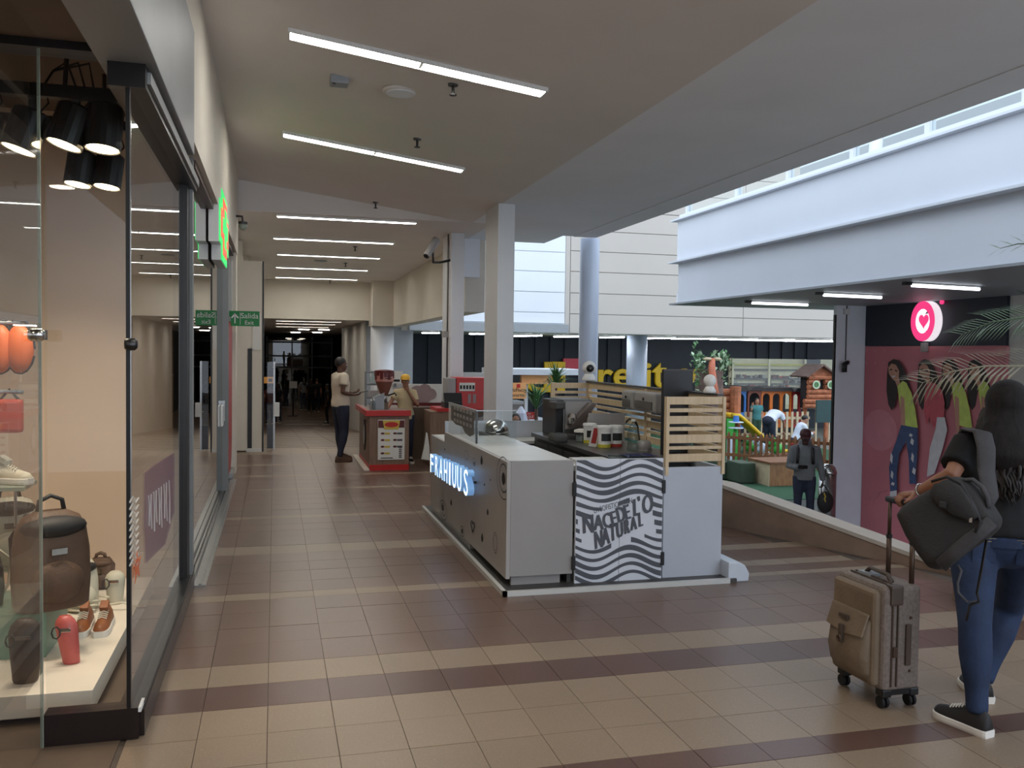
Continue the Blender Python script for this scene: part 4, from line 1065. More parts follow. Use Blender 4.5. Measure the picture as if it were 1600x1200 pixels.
# drinks machine with slanted front
q = aty(868, 690, 8.45)
mx0, mx1, mz = aty(868, 620, 8.5).x, aty(912, 620, 8.5).x, aty(880, 622, 8.5).z
thing_box('drinks_machine', 'grey steel drinks machine with black side at the back corner of the kiosk', 'machine', [
    ('body', MB().box(mx0, mx1, 8.25, 8.7, ZT, mz), 'kiosk_metal', dict(bevel=.012)),
    ('front_panel', MB().box(mx0+.02, mx1-.02, 8.235, 8.25, ZT+.08, mz-.02), 'kiosk_white', {}),
    ('side_panel', MB().box(mx0-.075, mx0-.001, 8.25, 8.7, ZT, mz-.01), 'black_plastic', dict(bevel=.01)),
    ('hood', MB().box(mx0-.11, mx0-.01, 8.15, 8.4, mz-.09, mz-.02), 'kiosk_dark', dict(bevel=.015)),
    ('slanted_lid', MB().prism([(mx0+.03, 8.1, ZT+.12), (mx1-.06, 8.1, mz-.03), (mx1, 8.1, mz-.03), (mx0+.14, 8.1, ZT+.12)], (0, .12, 0)), mat('brown_steel', (120, 108, 102), .35, .6, var=.05), {}),
    ('drip_tray', MB().box(mx0-.06, mx1-.1, 8.02, 8.24, ZT, ZT+.04), 'kiosk_dark', dict(bevel=.006)),
    ('group_head', MB().lathe([(.04, 0), (.045, .06), (.03, .1)], (mx0+.06, 8.15, ZT+.14), 14), 'chrome', {}),
    ('group_head', MB().lathe([(.04, 0), (.045, .06), (.03, .1)], (mx0+.19, 8.15, ZT+.14), 14), 'chrome', {})], None, (mx0, 8.4, ZT))
p = atz(870, 690, ZT)
thing_box('scale', 'dark grey kitchen scale in front of the drinks machine', 'scale', [
    ('body', MB().box(p.x-.06, p.x+.08, 7.72, 7.92, ZT, ZT+.07), 'kiosk_dark', dict(bevel=.02)), ('plate', MB().box(p.x-.05, p.x+.07, 7.74, 7.9, ZT+.07, ZT+.078), 'kiosk_metal', {})], None, (p.x, 7.8, ZT))
# tubs
def tub(px, py, band, label, s=1.):
    p = atz(px, py, ZT); r = empty('tub', p, label, 'tub', 'white lidded tubs on the kiosk')
    MB().lathe([(.055*s, 0), (.062*s, .16*s), (.062*s, .165*s)], p, 20).build('body', 'white_plastic', r)
    MB().lathe([(.066*s, .165*s), (.068*s, .175*s), (.066*s, .19*s), (.05*s, .193*s)], p, 20).build('lid', 'white_plastic', r)
    MB().lathe([(.0585*s, .002), (.0595*s, .03*s)], p, 20).build('band', band, r)
    lb = MB(); n = 6
    pts = []
    for k in range(n+1):
        a = -math.pi*.75+k*math.pi*.5/n; pts.append((p.x+.0628*s*math.cos(a), p.y+.0628*s*math.sin(a)))
    lb._add([(x, y_, p.z+.06*s) for x, y_ in pts]+[(x, y_, p.z+.125*s) for x, y_ in pts], [(k, k+1, n+2+k, n+1+k) for k in range(n)]); lb.build('label', 'label_black', r)
tub(944, 699, 'label_yellow', 'white tub with black label and yellow foot, middle of the three'); tub(961.5, 698, 'label_red', 'white tub with black label and red foot, nearest the bottle')
tub(921, 692, 'label_yellow', 'white tub half hidden behind the menu card', .95)
# menu card
p = atz(927, 698, ZT); R = rotx(.18) @ roty(.12)
mc = empty('menu_card', p, 'white menu card with red picture leaning by the tubs', 'card')
p2 = p+Vector((0, -.03, .1)); MB().cbox(p2, (.075, .006, .2), R).build('card', 'paper_white', mc); MB().cbox(p2+Vector((0, -.004, 0)), (.045, .002, .14), R).build('picture', 'label_red', mc)
# plastic container and grey panel
p = atz(908, 690, ZT); thing_box('plastic_container', 'clear plastic container with a pale lid between scale and tubs', 'container', [
    ('body', MB().lathe([(.05, 0), (.06, .09)], p, 18), 'plastic_clear', {}), ('lid', MB().lathe([(.07, .09), (.066, .11), (.03, .12)], p, 18), 'paper_white', {}), ('contents', MB().lathe([(.046, .004), (.052, .06)], p, 14), 'kiosk_white', {})], None, p)
a, b = aty(920, 646, 7.75), aty(976, 690, 7.75)
thing_box('back_board', 'grey plastic board standing behind the white tubs', 'board', [('board', MB().box(a.x, b.x, 7.75, 7.77, ZT, a.z), 'grey_plastic', dict(bevel=.005)), ('foot', MB().box(a.x+.03, b.x-.03, 7.72, 7.82, ZT, ZT+.012), 'grey_plastic', {})], None, (a.x, 7.75, ZT))
# big bottle with hose
p = atz(989, 704, ZT)
bo = empty('water_bottle', p, 'clear ribbed water bottle with a black hose by the navy cloth', 'bottle')
MB().lathe([(.05, 0), (.053, .01), (.053, .05), (.05, .055), (.053, .06), (.053, .12), (.05, .125), (.053, .13), (.05, .18), (.03, .215), (.018, .23), (.018, .25)], p, 20).build('body', 'plastic_clear', bo, smooth=True)
MB().lathe([(.02, .25), (.02, .27)], p, 12).build('cap', 'white_plastic', bo)
MB().tube([p+Vector(v) for v in ((-.06, .02, .24), (-.03, .02, .27), (.02, .02, .26), (.05, .02, .2), (.065, .02, .1), (.07, .02, .02))], .008, 6).build('hose', 'rubber', bo, smooth=True)
p = atz(1006, 704, ZT); thing_box('bowl', 'pale plastic bowl turned over right of the water bottle', 'bowl', [('shell', MB().lathe([(.065, 0), (.064, .05), (.055, .08), (.03, .09)], p, 20), 'kiosk_white', dict(smooth=True)), ('rim', MB().lathe([(.07, 0), (.07, .012)], p, 20), 'kiosk_white', {})], None, p)
# navy cloth
a = atz(972, 711, ZT); cl = MB(); nx, ny = 8, 5
cx0, cy0 = atz(975, 713, ZT+.004).x, 6.52
vs = [(cx0+.27*i/nx, cy0+.2*j/ny, ZT+.004+.006*abs(math.sin(i*1.3+j))) for j in range(ny+1) for i in range(nx+1)]
cl._add(vs, [(j*(nx+1)+i, j*(nx+1)+i+1, (j+1)*(nx+1)+i+1, (j+1)*(nx+1)+i) for j in range(ny) for i in range(nx)])
tag(cl.build('cloth', 'navy_cloth', smooth=True), 'navy cloth spread on the counter behind the printed door', 'cloth')
# white tray and sink at the front counter
thing_box('cutting_board', 'white cutting board with handle hole on the front counter', 'board', [('board', MB().box(2.2, 2.48, 6.15, 6.46, ZT+.001, ZT+.02), 'kiosk_top', dict(bevel=.005)), ('handle_ring', MB().tube([(2.36+.05*math.cos(t), 6.14+.02*math.sin(t), ZT+.028) for t in [k*.52 for k in range(13)]], .006, 6), 'white_plastic', {})], None, (2.3, 6.3, ZT))
thing_box('tray', 'shallow clear tray on the front counter beside the cutting board', 'tray', [('base', MB().box(2.5, 2.78, 6.15, 6.4, ZT+.001, ZT+.008), 'plastic_clear', {}), ('rim', MB().box(2.5, 2.78, 6.15, 6.158, ZT+.008, ZT+.04).box(2.5, 2.78, 6.392, 6.4, ZT+.008, ZT+.04).box(2.5, 2.508, 6.158, 6.392, ZT+.008, ZT+.04).box(2.772, 2.78, 6.158, 6.392, ZT+.008, ZT+.04), 'plastic_clear', {})], None, (2.6, 6.3, ZT))
# dome lid on the back counter
p = aty(775, 672, 9.0); zd = .791
thing_box('dome_cover', 'shiny steel dome cover on the back counter of the kiosk', 'cover', [('dome', MB().lathe([(.135, 0), (.132, .05), (.115, .1), (.08, .135), (.035, .152), (.012, .155)], (p.x, 9.0, zd+.06), 28), 'chrome', dict(smooth=True)), ('rim', MB().lathe([(.145, -.06), (.145, 0), (.135, .005)], (p.x, 9.0, zd+.06), 28), 'chrome', {}), ('window', MB().cbox((p.x-.1, 8.9, zd+.12), (.07, .01, .07), rotz(-.7) @ rotx(-.4)), 'kiosk_dark', {})], None, (p.x, 9.0, zd))
# glass guard with menu film
gg = empty('glass_guard', (1.75, 8.1, .88), 'clear glass guard with a grey menu film on the side counter', 'glass guard')
a, b = atx(703, 632, 1.75), atx(745, 640, 1.75)
z1g = a.z+.015
MB().box(1.746, 1.754, 7.7, 9.0, .83, z1g).build('side_pane', 'glass_clear', gg)
MB().box(1.754, 2.12, 7.7, 7.708, .886, z1g).build('front_pane', 'glass_clear', gg)
MB().box(1.742, 1.758, 7.692, 7.71, .886, z1g).build('corner_bead', 'dark_steel', gg)
MB().box(1.742, 2.12, 7.697, 7.711, z1g, z1g+.008).build('edge_bead', 'steel', gg)
MB().box(1.742, 1.758, 7.7, 9.0, z1g, z1g+.008).build('edge_bead', 'steel', gg)
pa = atx(705, 636, 1.744); flm = MB()
pts = [(8.85, z1g-.02), (7.78, z1g-.02), (7.78, .96), (7.95, .925), (8.15, .94), (8.3, .99), (8.6, .985), (8.85, 1.02)]
fo = flm.prism([(1.742, a_, b_) for a_, b_ in pts], (.002, 0, 0)).build('menu_film', mat('film_grey', (96, 92, 88), .5, var=.1), gg)
for i in range(6):
    for j in range(3):
        MB().box(1.739, 1.7415, 7.86+i*.15, 7.95+i*.15, 1.13-j*.06-.0, 1.16-j*.06).build('menu_picture', 'kiosk_white', fo)
# ================================================================== PEOPLE BUILDER
for nm, c in (('skin_a', (150, 104, 80)), ('skin_b', (92, 62, 48)), ('skin_c', (178, 128, 102)), ('skin_d', (64, 44, 38))): mat(nm, c, .55, var=.05, scale=8)
mat('hair_dark', (26, 21, 20), .45, var=.25, scale=30)
mat('eye_white', (220, 216, 210), .3, var=0); mat('eye_dark', (25, 18, 15), .2, var=0); mat('lips', (140, 74, 66), .5, var=0)
def fuse(mb, voxel, it, name, m, parent, extra=None):
    """weld overlapping closed shapes into one skin"""
    me = mb.mesh('tmp'); o = bpy.data.objects.new('tmp', me); COL.objects.link(o)
    md = o.modifiers.new('r', 'REMESH'); md.mode = 'VOXEL'; md.voxel_size = voxel; md.use_smooth_shade = True
    if it:
        sm = o.modifiers.new('s', 'SMOOTH'); sm.factor = .5; sm.iterations = it
    bpy.context.view_layer.update()
    out = bpy.data.meshes.new_from_object(o.evaluated_get(bpy.context.evaluated_depsgraph_get()))
    bpy.data.objects.remove(o); bpy.data.meshes.remove(me)
    out.name = name; out.materials.clear()
    if extra is not None and extra.v:
        bm = bmesh.new(); bm.from_mesh(out); e = extra.mesh('x', smooth=True); bm.from_mesh(e); bm.to_mesh(out); bm.free(); bpy.data.meshes.remove(e)
    for p in out.polygons: p.use_smooth = True
    return link(name, out, m, parent)
def ering(c, r, f, rx, ry, n=16):
    return [c+r*(rx*math.cos(a))+f*(ry*math.sin(a)) for a in [2*math.pi*k/n for k in range(n)]]
def hand(mb, wr, d, nrm, side, curl=.5, s=1., spread=.16, thumb=.7):
    """palm + five jointed fingers; d = finger direction, nrm = palm normal, side=+1: thumb on d x nrm side"""
    d = Vector(d).normalized(); nrm = Vector(nrm); nrm = (nrm-d*nrm.dot(d)).normalized(); lat = d.cross(nrm)*side
    wr = Vector(wr); P = wr+d*.005*s
    mb.tube([wr-d*.02*s, P+d*.02*s, P+d*.055*s, P+d*.085*s], [.022*s, .03*s, .038*s, .036*s], 10, flat=.42, up=nrm)
    kn = P+d*.085*s
    for i, (off, L) in enumerate(((.027, .068), (.009, .077), (-.009, .071), (-.026, .055))):
        b = kn+lat*off*s; dd = (d+lat*spread*(off/.027)*.5).normalized(); pts = [b-dd*.01*s]; cur = b; ang = 0
        for j, fr in enumerate((.42, .32, .26)):
            ang += curl*(.75 if j == 0 else .95); v = dd*math.cos(ang)+nrm*math.sin(ang); cur = cur+v*(L*fr*s); pts.append(cur)
        mb.tube(pts, [.0095*s, .009*s, .008*s, .0055*s], 7)
    b = P+d*.025*s+lat*.03*s; t1 = (lat*.75+d*.65+nrm*.3*thumb).normalized(); t2 = (lat*.25+d*.85+nrm*.55*thumb).normalized()
    mb.tube([b-t1*.015*s, b+t1*.032*s, b+t1*.032*s+t2*.03*s, b+t1*.032*s+t2*.052*s], [.012*s, .0115*s, .0095*s, .006*s], 7)
def person(label, loc, rz, H=1.7, pose=None, cl=None, voxel=.02, head_yaw=0., head_pitch=0., hair='short', group=None, hat=None, hand_curl=.5, sleeve=.55, fat=1., shoes='bag_black', sole='sole_white', male=True, skirt=False, mask=None, hood=False, palm=None, M=None, face=True, hair_m='hair_dark'):
    cl = cl or {}; skin = cl.get('skin', 'skin_a'); s = H/1.7
    J = dict(pel=(0, 0, .94), chest=(0, 0, 1.26), neck=(0, -.01, 1.43), head=(0, .015, 1.575), shL=(-.175, -.01, 1.385), shR=(.175, -.01, 1.385),
             elL=(-.225, -.03, 1.11), elR=(.225, -.03, 1.11), wrL=(-.225, .06, .87), wrR=(.225, .06, .87),
             hipL=(-.088, 0, .90), hipR=(.088, 0, .90), knL=(-.10, .025, .49), knR=(.10, .025, .49), anL=(-.105, -.03, .09), anR=(.105, -.03, .09), toeL=(-.13, .14, .03), toeR=(.13, .14, .03),
             hdL=(0, .25, -1), hdR=(0, .25, -1), pnL=(.9, .3, 0), pnR=(-.9, .3, 0))
    if pose: J.update(pose)
    if not male: J['shL'] = J['shL'] if pose and 'shL' in pose else (-.155, -.01, 1.37); J['shR'] = J['shR'] if pose and 'shR' in pose else (.155, -.01, 1.37)
    root = empty('person', loc, label, 'person', group)
    if M is None: M = Matrix.Translation(loc) @ Matrix.Rotation(rz, 4, 'Z') @ Matrix.Scale(s, 4)
    V = {k: M @ Vector(v) for k, v in J.items() if k[:2] not in ('hd', 'pn')}
    R3 = M.to_3x3(); sc = R3.col[0].length
    D = {k: (R3 @ Vector(v)).normalized() for k, v in J.items() if k[:2] in ('hd', 'pn')}
    rt = (V['shR']-V['shL']).normalized(); upv = (V['neck']-V['pel']).normalized(); fw = upv.cross(rt).normalized(); rth = (V['hipR']-V['hipL']).normalized(); fwh = upv.cross(rth).normalized()
    g = fat*sc
    def torso(mb, e, low=-.06, top=True):
        pel, ch, nk = V['pel'], V['chest'], V['neck']; rings = []
        wst = pel.lerp(ch, .45)
        W = (.158, .148, .17, .18) if male else (.165, .132, .155, .155)
        rings.append(ering(pel+upv*low*sc, rth, fwh, (W[0]+e)*g, (.115+e)*g)); rings.append(ering(pel+upv*.02*sc, rth, fwh, (W[0]+e)*g, (.118+e)*g))
        rings.append(ering(wst, (rth+rt).normalized(), fw, (W[1]+e)*g, (.102+e)*g)); rings.append(ering(ch, rt, fw, (W[2]+e)*g, (.115+e)*g))
        rings.append(ering(ch.lerp(nk, .6), rt, fw, (W[3]+e)*g, (.095+e)*g)); rings.append(ering(ch.lerp(nk, .9), rt, fw, (.11+e)*g, (.07+e)*g)); rings.append(ering(nk+upv*.015*sc, rt, fw, (.062+e)*sc, (.058+e)*sc))
        mb.loft(rings)
    # ---- skin: head, neck, arms, hands, core
    b = MB(); torso(b, -.018, -.03)
    hc = V['head']; RH = M.to_3x3().normalized() @ rotz(head_yaw) @ rotx(head_pitch)
    b.tube([V['chest'].lerp(V['neck'], .7), V['neck'], hc-RH @ Vector((0, .01, .05))*sc], [.07*sc, .054*sc, .052*sc], 10)
    b.ell(hc+RH @ Vector((0, -.012, .025))*sc, (.076*sc, .095*sc, .092*sc), RH, 16, 12)
    b.ell(hc+RH @ Vector((0, .018, -.04))*sc, (.058*sc, .072*sc, .072*sc), RH, 14, 10)
    b.ell(hc+RH @ Vector((0, .05, -.085))*sc, (.03*sc, .03*sc, .026*sc), RH, 10, 8)
    b.ell(hc+RH @ Vector((0, .092, -.018))*sc, (.014*sc, .02*sc, .024*sc), RH, 8, 8)
    for sd in (-1, 1): b.ell(hc+RH @ Vector((sd*.077, -.01, -.005))*sc, (.01*sc, .02*sc, .032*sc), RH, 8, 8)
    ext = MB()
    for sd in 'LR':
        b.tube([V['sh'+sd]-rt*(.03 if sd == 'R' else -.03)*sc, V['sh'+sd].lerp(V['el'+sd], .3), V['el'+sd], V['el'+sd].lerp(V['wr'+sd], .3), V['wr'+sd]], [.052*sc, .047*sc, .038*sc, .038*sc, .026*sc], 10)
        b.ell(V['sh'+sd], .052*sc, n=10, m=8)
        c_ = hand_curl if not isinstance(hand_curl, dict) else hand_curl[sd]
        hand(ext, V['wr'+sd], D['hd'+sd], D['pn'+sd], 1 if sd == 'L' else -1, c_, .97*sc)
        b.tube([V['hip'+sd], V['kn'+sd], V['an'+sd]], [.07*sc, .045*sc, .033*sc], 8)
    body = fuse(b, voxel, 2, 'body', skin, root, ext)
    if face:
        for sd in (-1, 1):
            e_ = MB(); e_.ell(hc+RH @ Vector((sd*.03, .074, .005))*sc, (.014*sc, .008*sc, .009*sc), RH, 8, 6); ew = e_.build('eye', 'eye_white', body, smooth=True)
            e_ = MB(); e_.ell(hc+RH @ Vector((sd*.03, .081, .005))*sc, (.007*sc, .004*sc, .007*sc), RH, 8, 6); e_.build('iris', 'eye_dark', body, smooth=True)
            e_ = MB(); e_.ell(hc+RH @ Vector((sd*.031, .080, .026))*sc, (.02*sc, .006*sc, .005*sc), RH, 8, 6); e_.build('eyebrow', 'hair_dark', body, smooth=True)
        e_ = MB(); e_.ell(hc+RH @ Vector((0, .084, -.058))*sc, (.024*sc, .008*sc, .008*sc), RH, 10, 6); e_.build('mouth', 'lips', body, smooth=True)
    if mask:
        e_ = MB(); e_.ell(hc+RH @ Vector((0, .03, -.05))*sc, (.066*sc, .082*sc, .055*sc), RH, 14, 10); e_.build('face_mask', mask, root, smooth=True)
    # ---- clothes
    if 'top' in cl:
        t = MB(); torso(t, .012, cl.get('hem', -.09))
        for sd in 'LR':
            sh, el, wr = V['sh'+sd], V['el'+sd], V['wr'+sd]; inn = sh-rt*(.05 if sd == 'R' else -.05)*sc
            if sleeve <= 1.: t.tube([inn, sh, sh.lerp(el, sleeve*.6), sh.lerp(el, sleeve)], [.07*g, .072*g, .066*g, .066*g], 12)
            else: t.tube([inn, sh, sh.lerp(el, .6), el, el.lerp(wr, .5), el.lerp(wr, .97)], [.07*g, .074*g, .066*g, .058*g, .052*g, .042*g], 12)
        if hood:
            t.ell(V['neck']+fw*-.07*sc+upv*.03*sc, (.12*sc, .09*sc, .09*sc), RH, 12, 8); t.tube([V['neck']+fw*.06*sc-upv*.02*sc+rt*-.06*sc, V['neck']+fw*.09*sc-upv*.06*sc, V['neck']+fw*.06*sc-upv*.02*sc+rt*.06*sc], .03*sc, 8)
        fuse(t, voxel, 2, cl.get('topname', 'shirt'), cl['top'], root)
    if 'legs' in cl:
        t = MB(); t.ell(V['pel']-upv*.03*sc, ((.165 if male else .175)*g, .128*g, .13*sc), Matrix((rth, fwh, upv)).transposed(), 16, 10)
        for sd in 'LR':
            h, k, a = V['hip'+sd], V['kn'+sd], V['an'+sd]; w = cl.get('width', 1.)
            t.tube([h+upv*.02*sc, h.lerp(k, .3), h.lerp(k, .7), k, k.lerp(a, .35), k.lerp(a, .75), a-Vector((0, 0, .0))], [.1*g, .093*g, .074*g*w, .064*g*w, .064*g*w, .05*sc*w, .047*sc*w], 12)
        fuse(t, voxel, 2 if voxel > .013 else 9, 'trousers', cl['legs'], root)
    for sd in 'LR':
        a, t_ = V['an'+sd], V['toe'+sd]; dv = t_-a; rzz = math.atan2(-dv.x, dv.y); flat = Vector((dv.x, dv.y, 0)); pitch = 0
        L_ = .275*sc; base = Vector((a.x, a.y, a.z-.09*sc))+flat.normalized()*.075*sc
        sneaker('shoe', '', base, rzz, shoes, sole, sole, parent=root, L=L_, Wd=.1*sc, Hh=.1*sc)
    # ---- hair
    if hair:
        h = MB(); h.ell(hc+RH @ Vector((0, -.028, .038))*sc, (.083*sc, .098*sc, .09*sc), RH, 16, 12)
        if hair == 'long':
            h.tube([hc+RH @ Vector((0, -.06, .04))*sc, hc+RH @ Vector((0, -.1, -.06))*sc, V['neck']-fw*.1*sc, V['chest'].lerp(V['neck'], .4)-fw*.13*sc, V['chest']-fw*.13*sc], [.07*sc, .085*sc, .095*sc, .09*sc, .05*sc], 12, flat=.6, up=fw)
            for sd in (-1, 1): h.tube([hc+RH @ Vector((sd*.06, -.01, .04))*sc, hc+RH @ Vector((sd*.085, -.01, -.06))*sc, V['neck']+rt*sd*.09*sc, V['neck']+rt*sd*.1*sc-upv*.1*sc], [.035*sc, .032*sc, .035*sc, .02*sc], 8)
        elif hair == 'tied':
            h.ell(hc+RH @ Vector((0, -.12, .0))*sc, (.04*sc, .045*sc, .05*sc), RH, 10, 8)
        fuse(h, voxel*.9, 1, 'hair', hair_m, root)
    if hat:
        h = MB(); prof = [(.092, -.01), (.093, .02), (.085, .06), (.06, .088), (.02, .1)]
        h.lathe([(r_*sc, z_*sc) for r_, z_ in prof], hc+RH @ Vector((0, -.012, .045))*sc, 18, RH, 1., 1.12); ho = h.build('cap', hat, root, smooth=True)
        v = MB(); rings = [[], []]
        pts = [(-.085, .06), (-.075, .12), (-.04, .165), (0, .178), (.04, .165), (.075, .12), (.085, .06)]
        v.prism([hc+RH @ Vector((x_, y_, .045-.25*abs(x_)*abs(x_)-.06*(y_-.06)))*sc for x_, y_ in pts], RH @ Vector((0, 0, .008))*sc); v.build('visor', hat, ho)
    return root, V, M, fw, rt, upv, RH, sc
# ================================================================== SECOND KIOSK (snacks)
mat_wood('kiosk_wood', (140, 112, 92), (122, 96, 78), .5, (14, 14, 1.2))
mat('kiosk_red', (190, 34, 28), .4, var=.05)
mat('menu_yellow', (206, 178, 70), .5, var=.05)
mat('maroon', (92, 24, 22), .45, var=.08)
mat('pink_machine', (190, 134, 122), .4, var=.05)
mat('counter_stone', (158, 140, 136), .35, var=.08)
mat('logo_mauve', (150, 130, 130), .6, var=.05)
Y2 = 12.62; X2A, X2B = 1.29, 1.885
k2 = empty('snack_kiosk', (1.6, 13.4, 0), 'wooden snack kiosk counter with red top edge and red foot', 'kiosk')
MB().box(X2A+.02, X2B-.01, Y2+.02, 14.2, .08, .80).build('body', 'kiosk_wood', k2, bevel=.004)
MB().box(X2A+.02, X2B-.01, Y2, 14.2, .0, .082).build('foot', 'kiosk_red', k2)
MB().box(X2A-.04, X2B+.01, Y2-.03, Y2+.02, .78, .86).build('top_edge', 'kiosk_red', k2, bevel=.004)
MB().box(X2A-.04, X2A+.0, Y2+.02, 14.25, .78, .86).build('top_edge', 'kiosk_red', k2, bevel=.004)
MB().box(X2A, X2B+.01, Y2+.02, 14.25, .8, .84).build('counter_top', 'counter_stone', k2)
MB().box(X2A-.06, X2A+.02, Y2-.02, 14.5, 0, .02).build('floor_strip', 'wall_beige', k2)
# oval emblem on the left side
c = atx(568, 672, X2A+.018)
MB().lathe([(.16, 0), (.165, .012), (.13, .014)], (X2A+.02, 13.3, .45), 24, roty(-math.pi/2), 1.4, 1.).build('emblem', 'print_black', k2)
MB().lathe([(.11, .014), (.105, .018)], (X2A+.02, 13.3, .45), 24, roty(-math.pi/2), 1.4, 1.).build('emblem', 'kiosk_white', k2)
# menu board
mb_ = empty('menu_board', (1.6, Y2, .2), 'white menu board with yellow heading on the front of the snack kiosk', 'menu board')
a, b = aty(590.5, 656, Y2), aty(632, 718, Y2)
MB().box(a.x, b.x, Y2-.002, Y2+.018, b.z, a.z).build('board', 'paper_white', mb_, bevel=.004)
W_, H_ = b.x-a.x, a.z-b.z
MB().box(a.x+.005, b.x-.005, Y2-.006, Y2-.002, a.z-.2*H_, a.z-.01).build('heading', 'maroon', mb_)
MB().prism([(a.x+W_*.18, Y2-.008, a.z-.01), (a.x+W_*.82, Y2-.008, a.z-.01), (a.x+W_*.76, Y2-.008, a.z-.24*H_), (a.x+W_*.24, Y2-.008, a.z-.24*H_)], (0, .002, 0)).build('heading', 'menu_yellow', mb_)
MB().lathe([(.1, 0), (.1, .003)], (a.x+W_*.5, Y2-.008, a.z-.12*H_), 20, rotx(math.pi/2), 1., .38).build('emblem', 'kiosk_red', mb_)
for r_ in range(4):
    for cidx in range(2):
        if r_ == 3 and cidx == 1: continue
        xx = a.x+W_*(.1+.46*cidx); zz = a.z-H_*(.34+.165*r_)
        MB().ell((xx+.03, Y2-.003, zz), (.028, .003, .016), n=10, m=6).build('picture', 'maroon', mb_)
        MB().box(xx+.06, xx+.135, Y2-.005, Y2-.002, zz-.016, zz+.012).build('price_tag', 'menu_yellow' if cidx == 0 else 'print_grey', mb_)
for i in range(6): MB().box(a.x+W_*.84-.02, a.x+W_*.84+.02, Y2-.005, Y2-.002, b.z+.03+i*.028, b.z+.045+i*.028).build('small_print', 'print_black', mb_)
MB().box(a.x+W_*.12, a.x+W_*.56, Y2-.005, Y2-.002, b.z+.02, b.z+.032).build('small_print', 'print_black', mb_)
# back counters of the snack kiosk
k3 = empty('service_counter', (2.3, 14.2, 0), 'brown service cupboards right of the worker in the snack kiosk', 'counter')
x0 = aty(650, 690, 13.9).x; x1 = aty(674, 690, 13.9).x
MB().box(x0-.15, x1, 13.9, 14.3, .0, .82).build('cupboard', mat('cupboard_brown', (92, 72, 58), .5, var=.1), k3)
MB().lathe([(.018, 0), (.02, .02)], (x0+.05, 13.9, .62), 10, rotx(math.pi/2)).build('knob', 'chrome', k3)
x2_ = aty(672, 690, 12.9).x; x3_ = aty(705, 690, 12.9).x
MB().box(x2_, x3_+.1, 12.9, 13.5, 0, .82).build('cupboard', 'kiosk_wood', k3, bevel=.004)
MB().box(x2_+.1, x3_+.12, 12.87, 13.5, .82, .87).build('top_edge', 'kiosk_red', k3)
cl_ = MB(); p = aty(666, 700, 12.85)
cl_.prism([(p.x-.07, 12.86, .12), (p.x+.06, 12.86, .1), (p.x+.05, 12.86, .3), (p.x+.02, 12.86, .5), (p.x, 12.86, .52), (p.x-.03, 12.86, .3)], (0, .04, 0))
tag(cl_.build('cloth', 'paper_white', bevel=.008), 'white cloth hanging at the corner of the brown service cupboards', 'cloth')
# rear counter with emblem
k4 = empty('rear_counter', (2.2, 15.3, 0), 'white rear counter with a mauve emblem behind the worker', 'counter')
ya = 15.45; a, b = aty(590, 600, ya), aty(700, 629, ya); b.x -= .55
MB().box(a.x, b.x+.5, ya, ya+.1, b.z, a.z).build('upstand', 'wall_white', k4)
MB().box(a.x, b.x+.5, ya-.06, ya+.1, b.z-.06, b.z).build('red_strip', 'maroon', k4)
MB().box(a.x, b.x+.5, ya-.35, ya+.1, b.z-.12, b.z-.06).build('worktop', 'counter_stone', k4)
MB().box(a.x, b.x+.5, ya-.3, ya+.1, 0, b.z-.12).build('cupboard', 'cupboard_brown', k4)
e1 = aty(662, 614, ya-.004)
em = MB()
for ie, (dx_, dz_, r_) in enumerate(((-.12, .0, .13), (.02, .04, .12), (.13, -.02, .1), (0, -.05, .14))): em.lathe([(r_, 0), (r_, .006+.002*ie)], (e1.x+dx_, ya-.001, e1.z+dz_), 20, rotx(math.pi/2))
em.build('emblem', 'logo_mauve', k4)
# grinder with printed hopper
yg = 13.2; zt_ = .841
gr = empty('hopper_machine', (1.55, yg, zt_), 'machine with pink printed hopper and brown funnel on the snack counter', 'machine')
c0 = aty(600, 640, yg); h0 = aty(600, 579, yg).z; h1 = aty(600, 596, yg).z; h2_ = aty(600, 618, yg).z; rr = aty(615, 590, yg).x-c0.x
MB().lathe([(rr, h1), (rr*1.02, h1+.01), (rr*1.02, h0-.03), (rr, h0-.02)], (c0.x, yg, 0), 20).build('hopper', 'pink_machine', gr)
MB().lathe([(rr*1.06, h0-.035), (rr*1.06, h0), (rr*.4, h0+.015)], (c0.x, yg, 0), 20).build('hopper_lid', 'maroon', gr)
dr = MB()
for k in range(9):
    a_ = math.pi+math.pi*k/8; L_ = (.05, .1, .04, .09, .06, .1, .05, .08, .04)[k]
    dr.cbox((c0.x+rr*1.02*math.cos(a_), yg+rr*1.02*math.sin(a_), h0-.035-L_/2), (.045, .012, L_), rotz(a_+math.pi/2))
dr.build('drip_print', 'maroon', gr)
for k in range(3): MB().box(c0.x-.01, c0.x+.09, yg-rr*1.04, yg-rr*1.0, h1+.04+.035*k, h1+.055+.035*k).build('print_line', 'maroon', gr)
MB().lathe([(.05, h2_), (.06, h2_+.02), (rr*.95, h1), (rr*.95, h1+.01)], (c0.x, yg, 0), 20).build('funnel', mat('choc_brown', (112, 66, 52), .45, var=.08), gr, smooth=True)
MB().lathe([(.045, zt_+.1), (.045, h2_+.02)], (c0.x, yg, 0), 14).build('neck', 'steel', gr, smooth=True)
MB().box(c0.x-.17, c0.x-.01, yg-.12, yg+.12, zt_, zt_+.17).build('motor_box', 'ledge_grey', gr, bevel=.008)
MB().prism([(c0.x-.17, yg-.12, zt_+.17), (c0.x-.01, yg-.12, zt_+.17), (c0.x-.01, yg-.12, zt_+.25)], (0, .24, 0)).build('spout', 'ledge_grey', gr)
MB().box(c0.x-.01, c0.x+.05, yg-.08, yg+.08, zt_, zt_+.11).build('stand', 'cupboard_brown', gr)
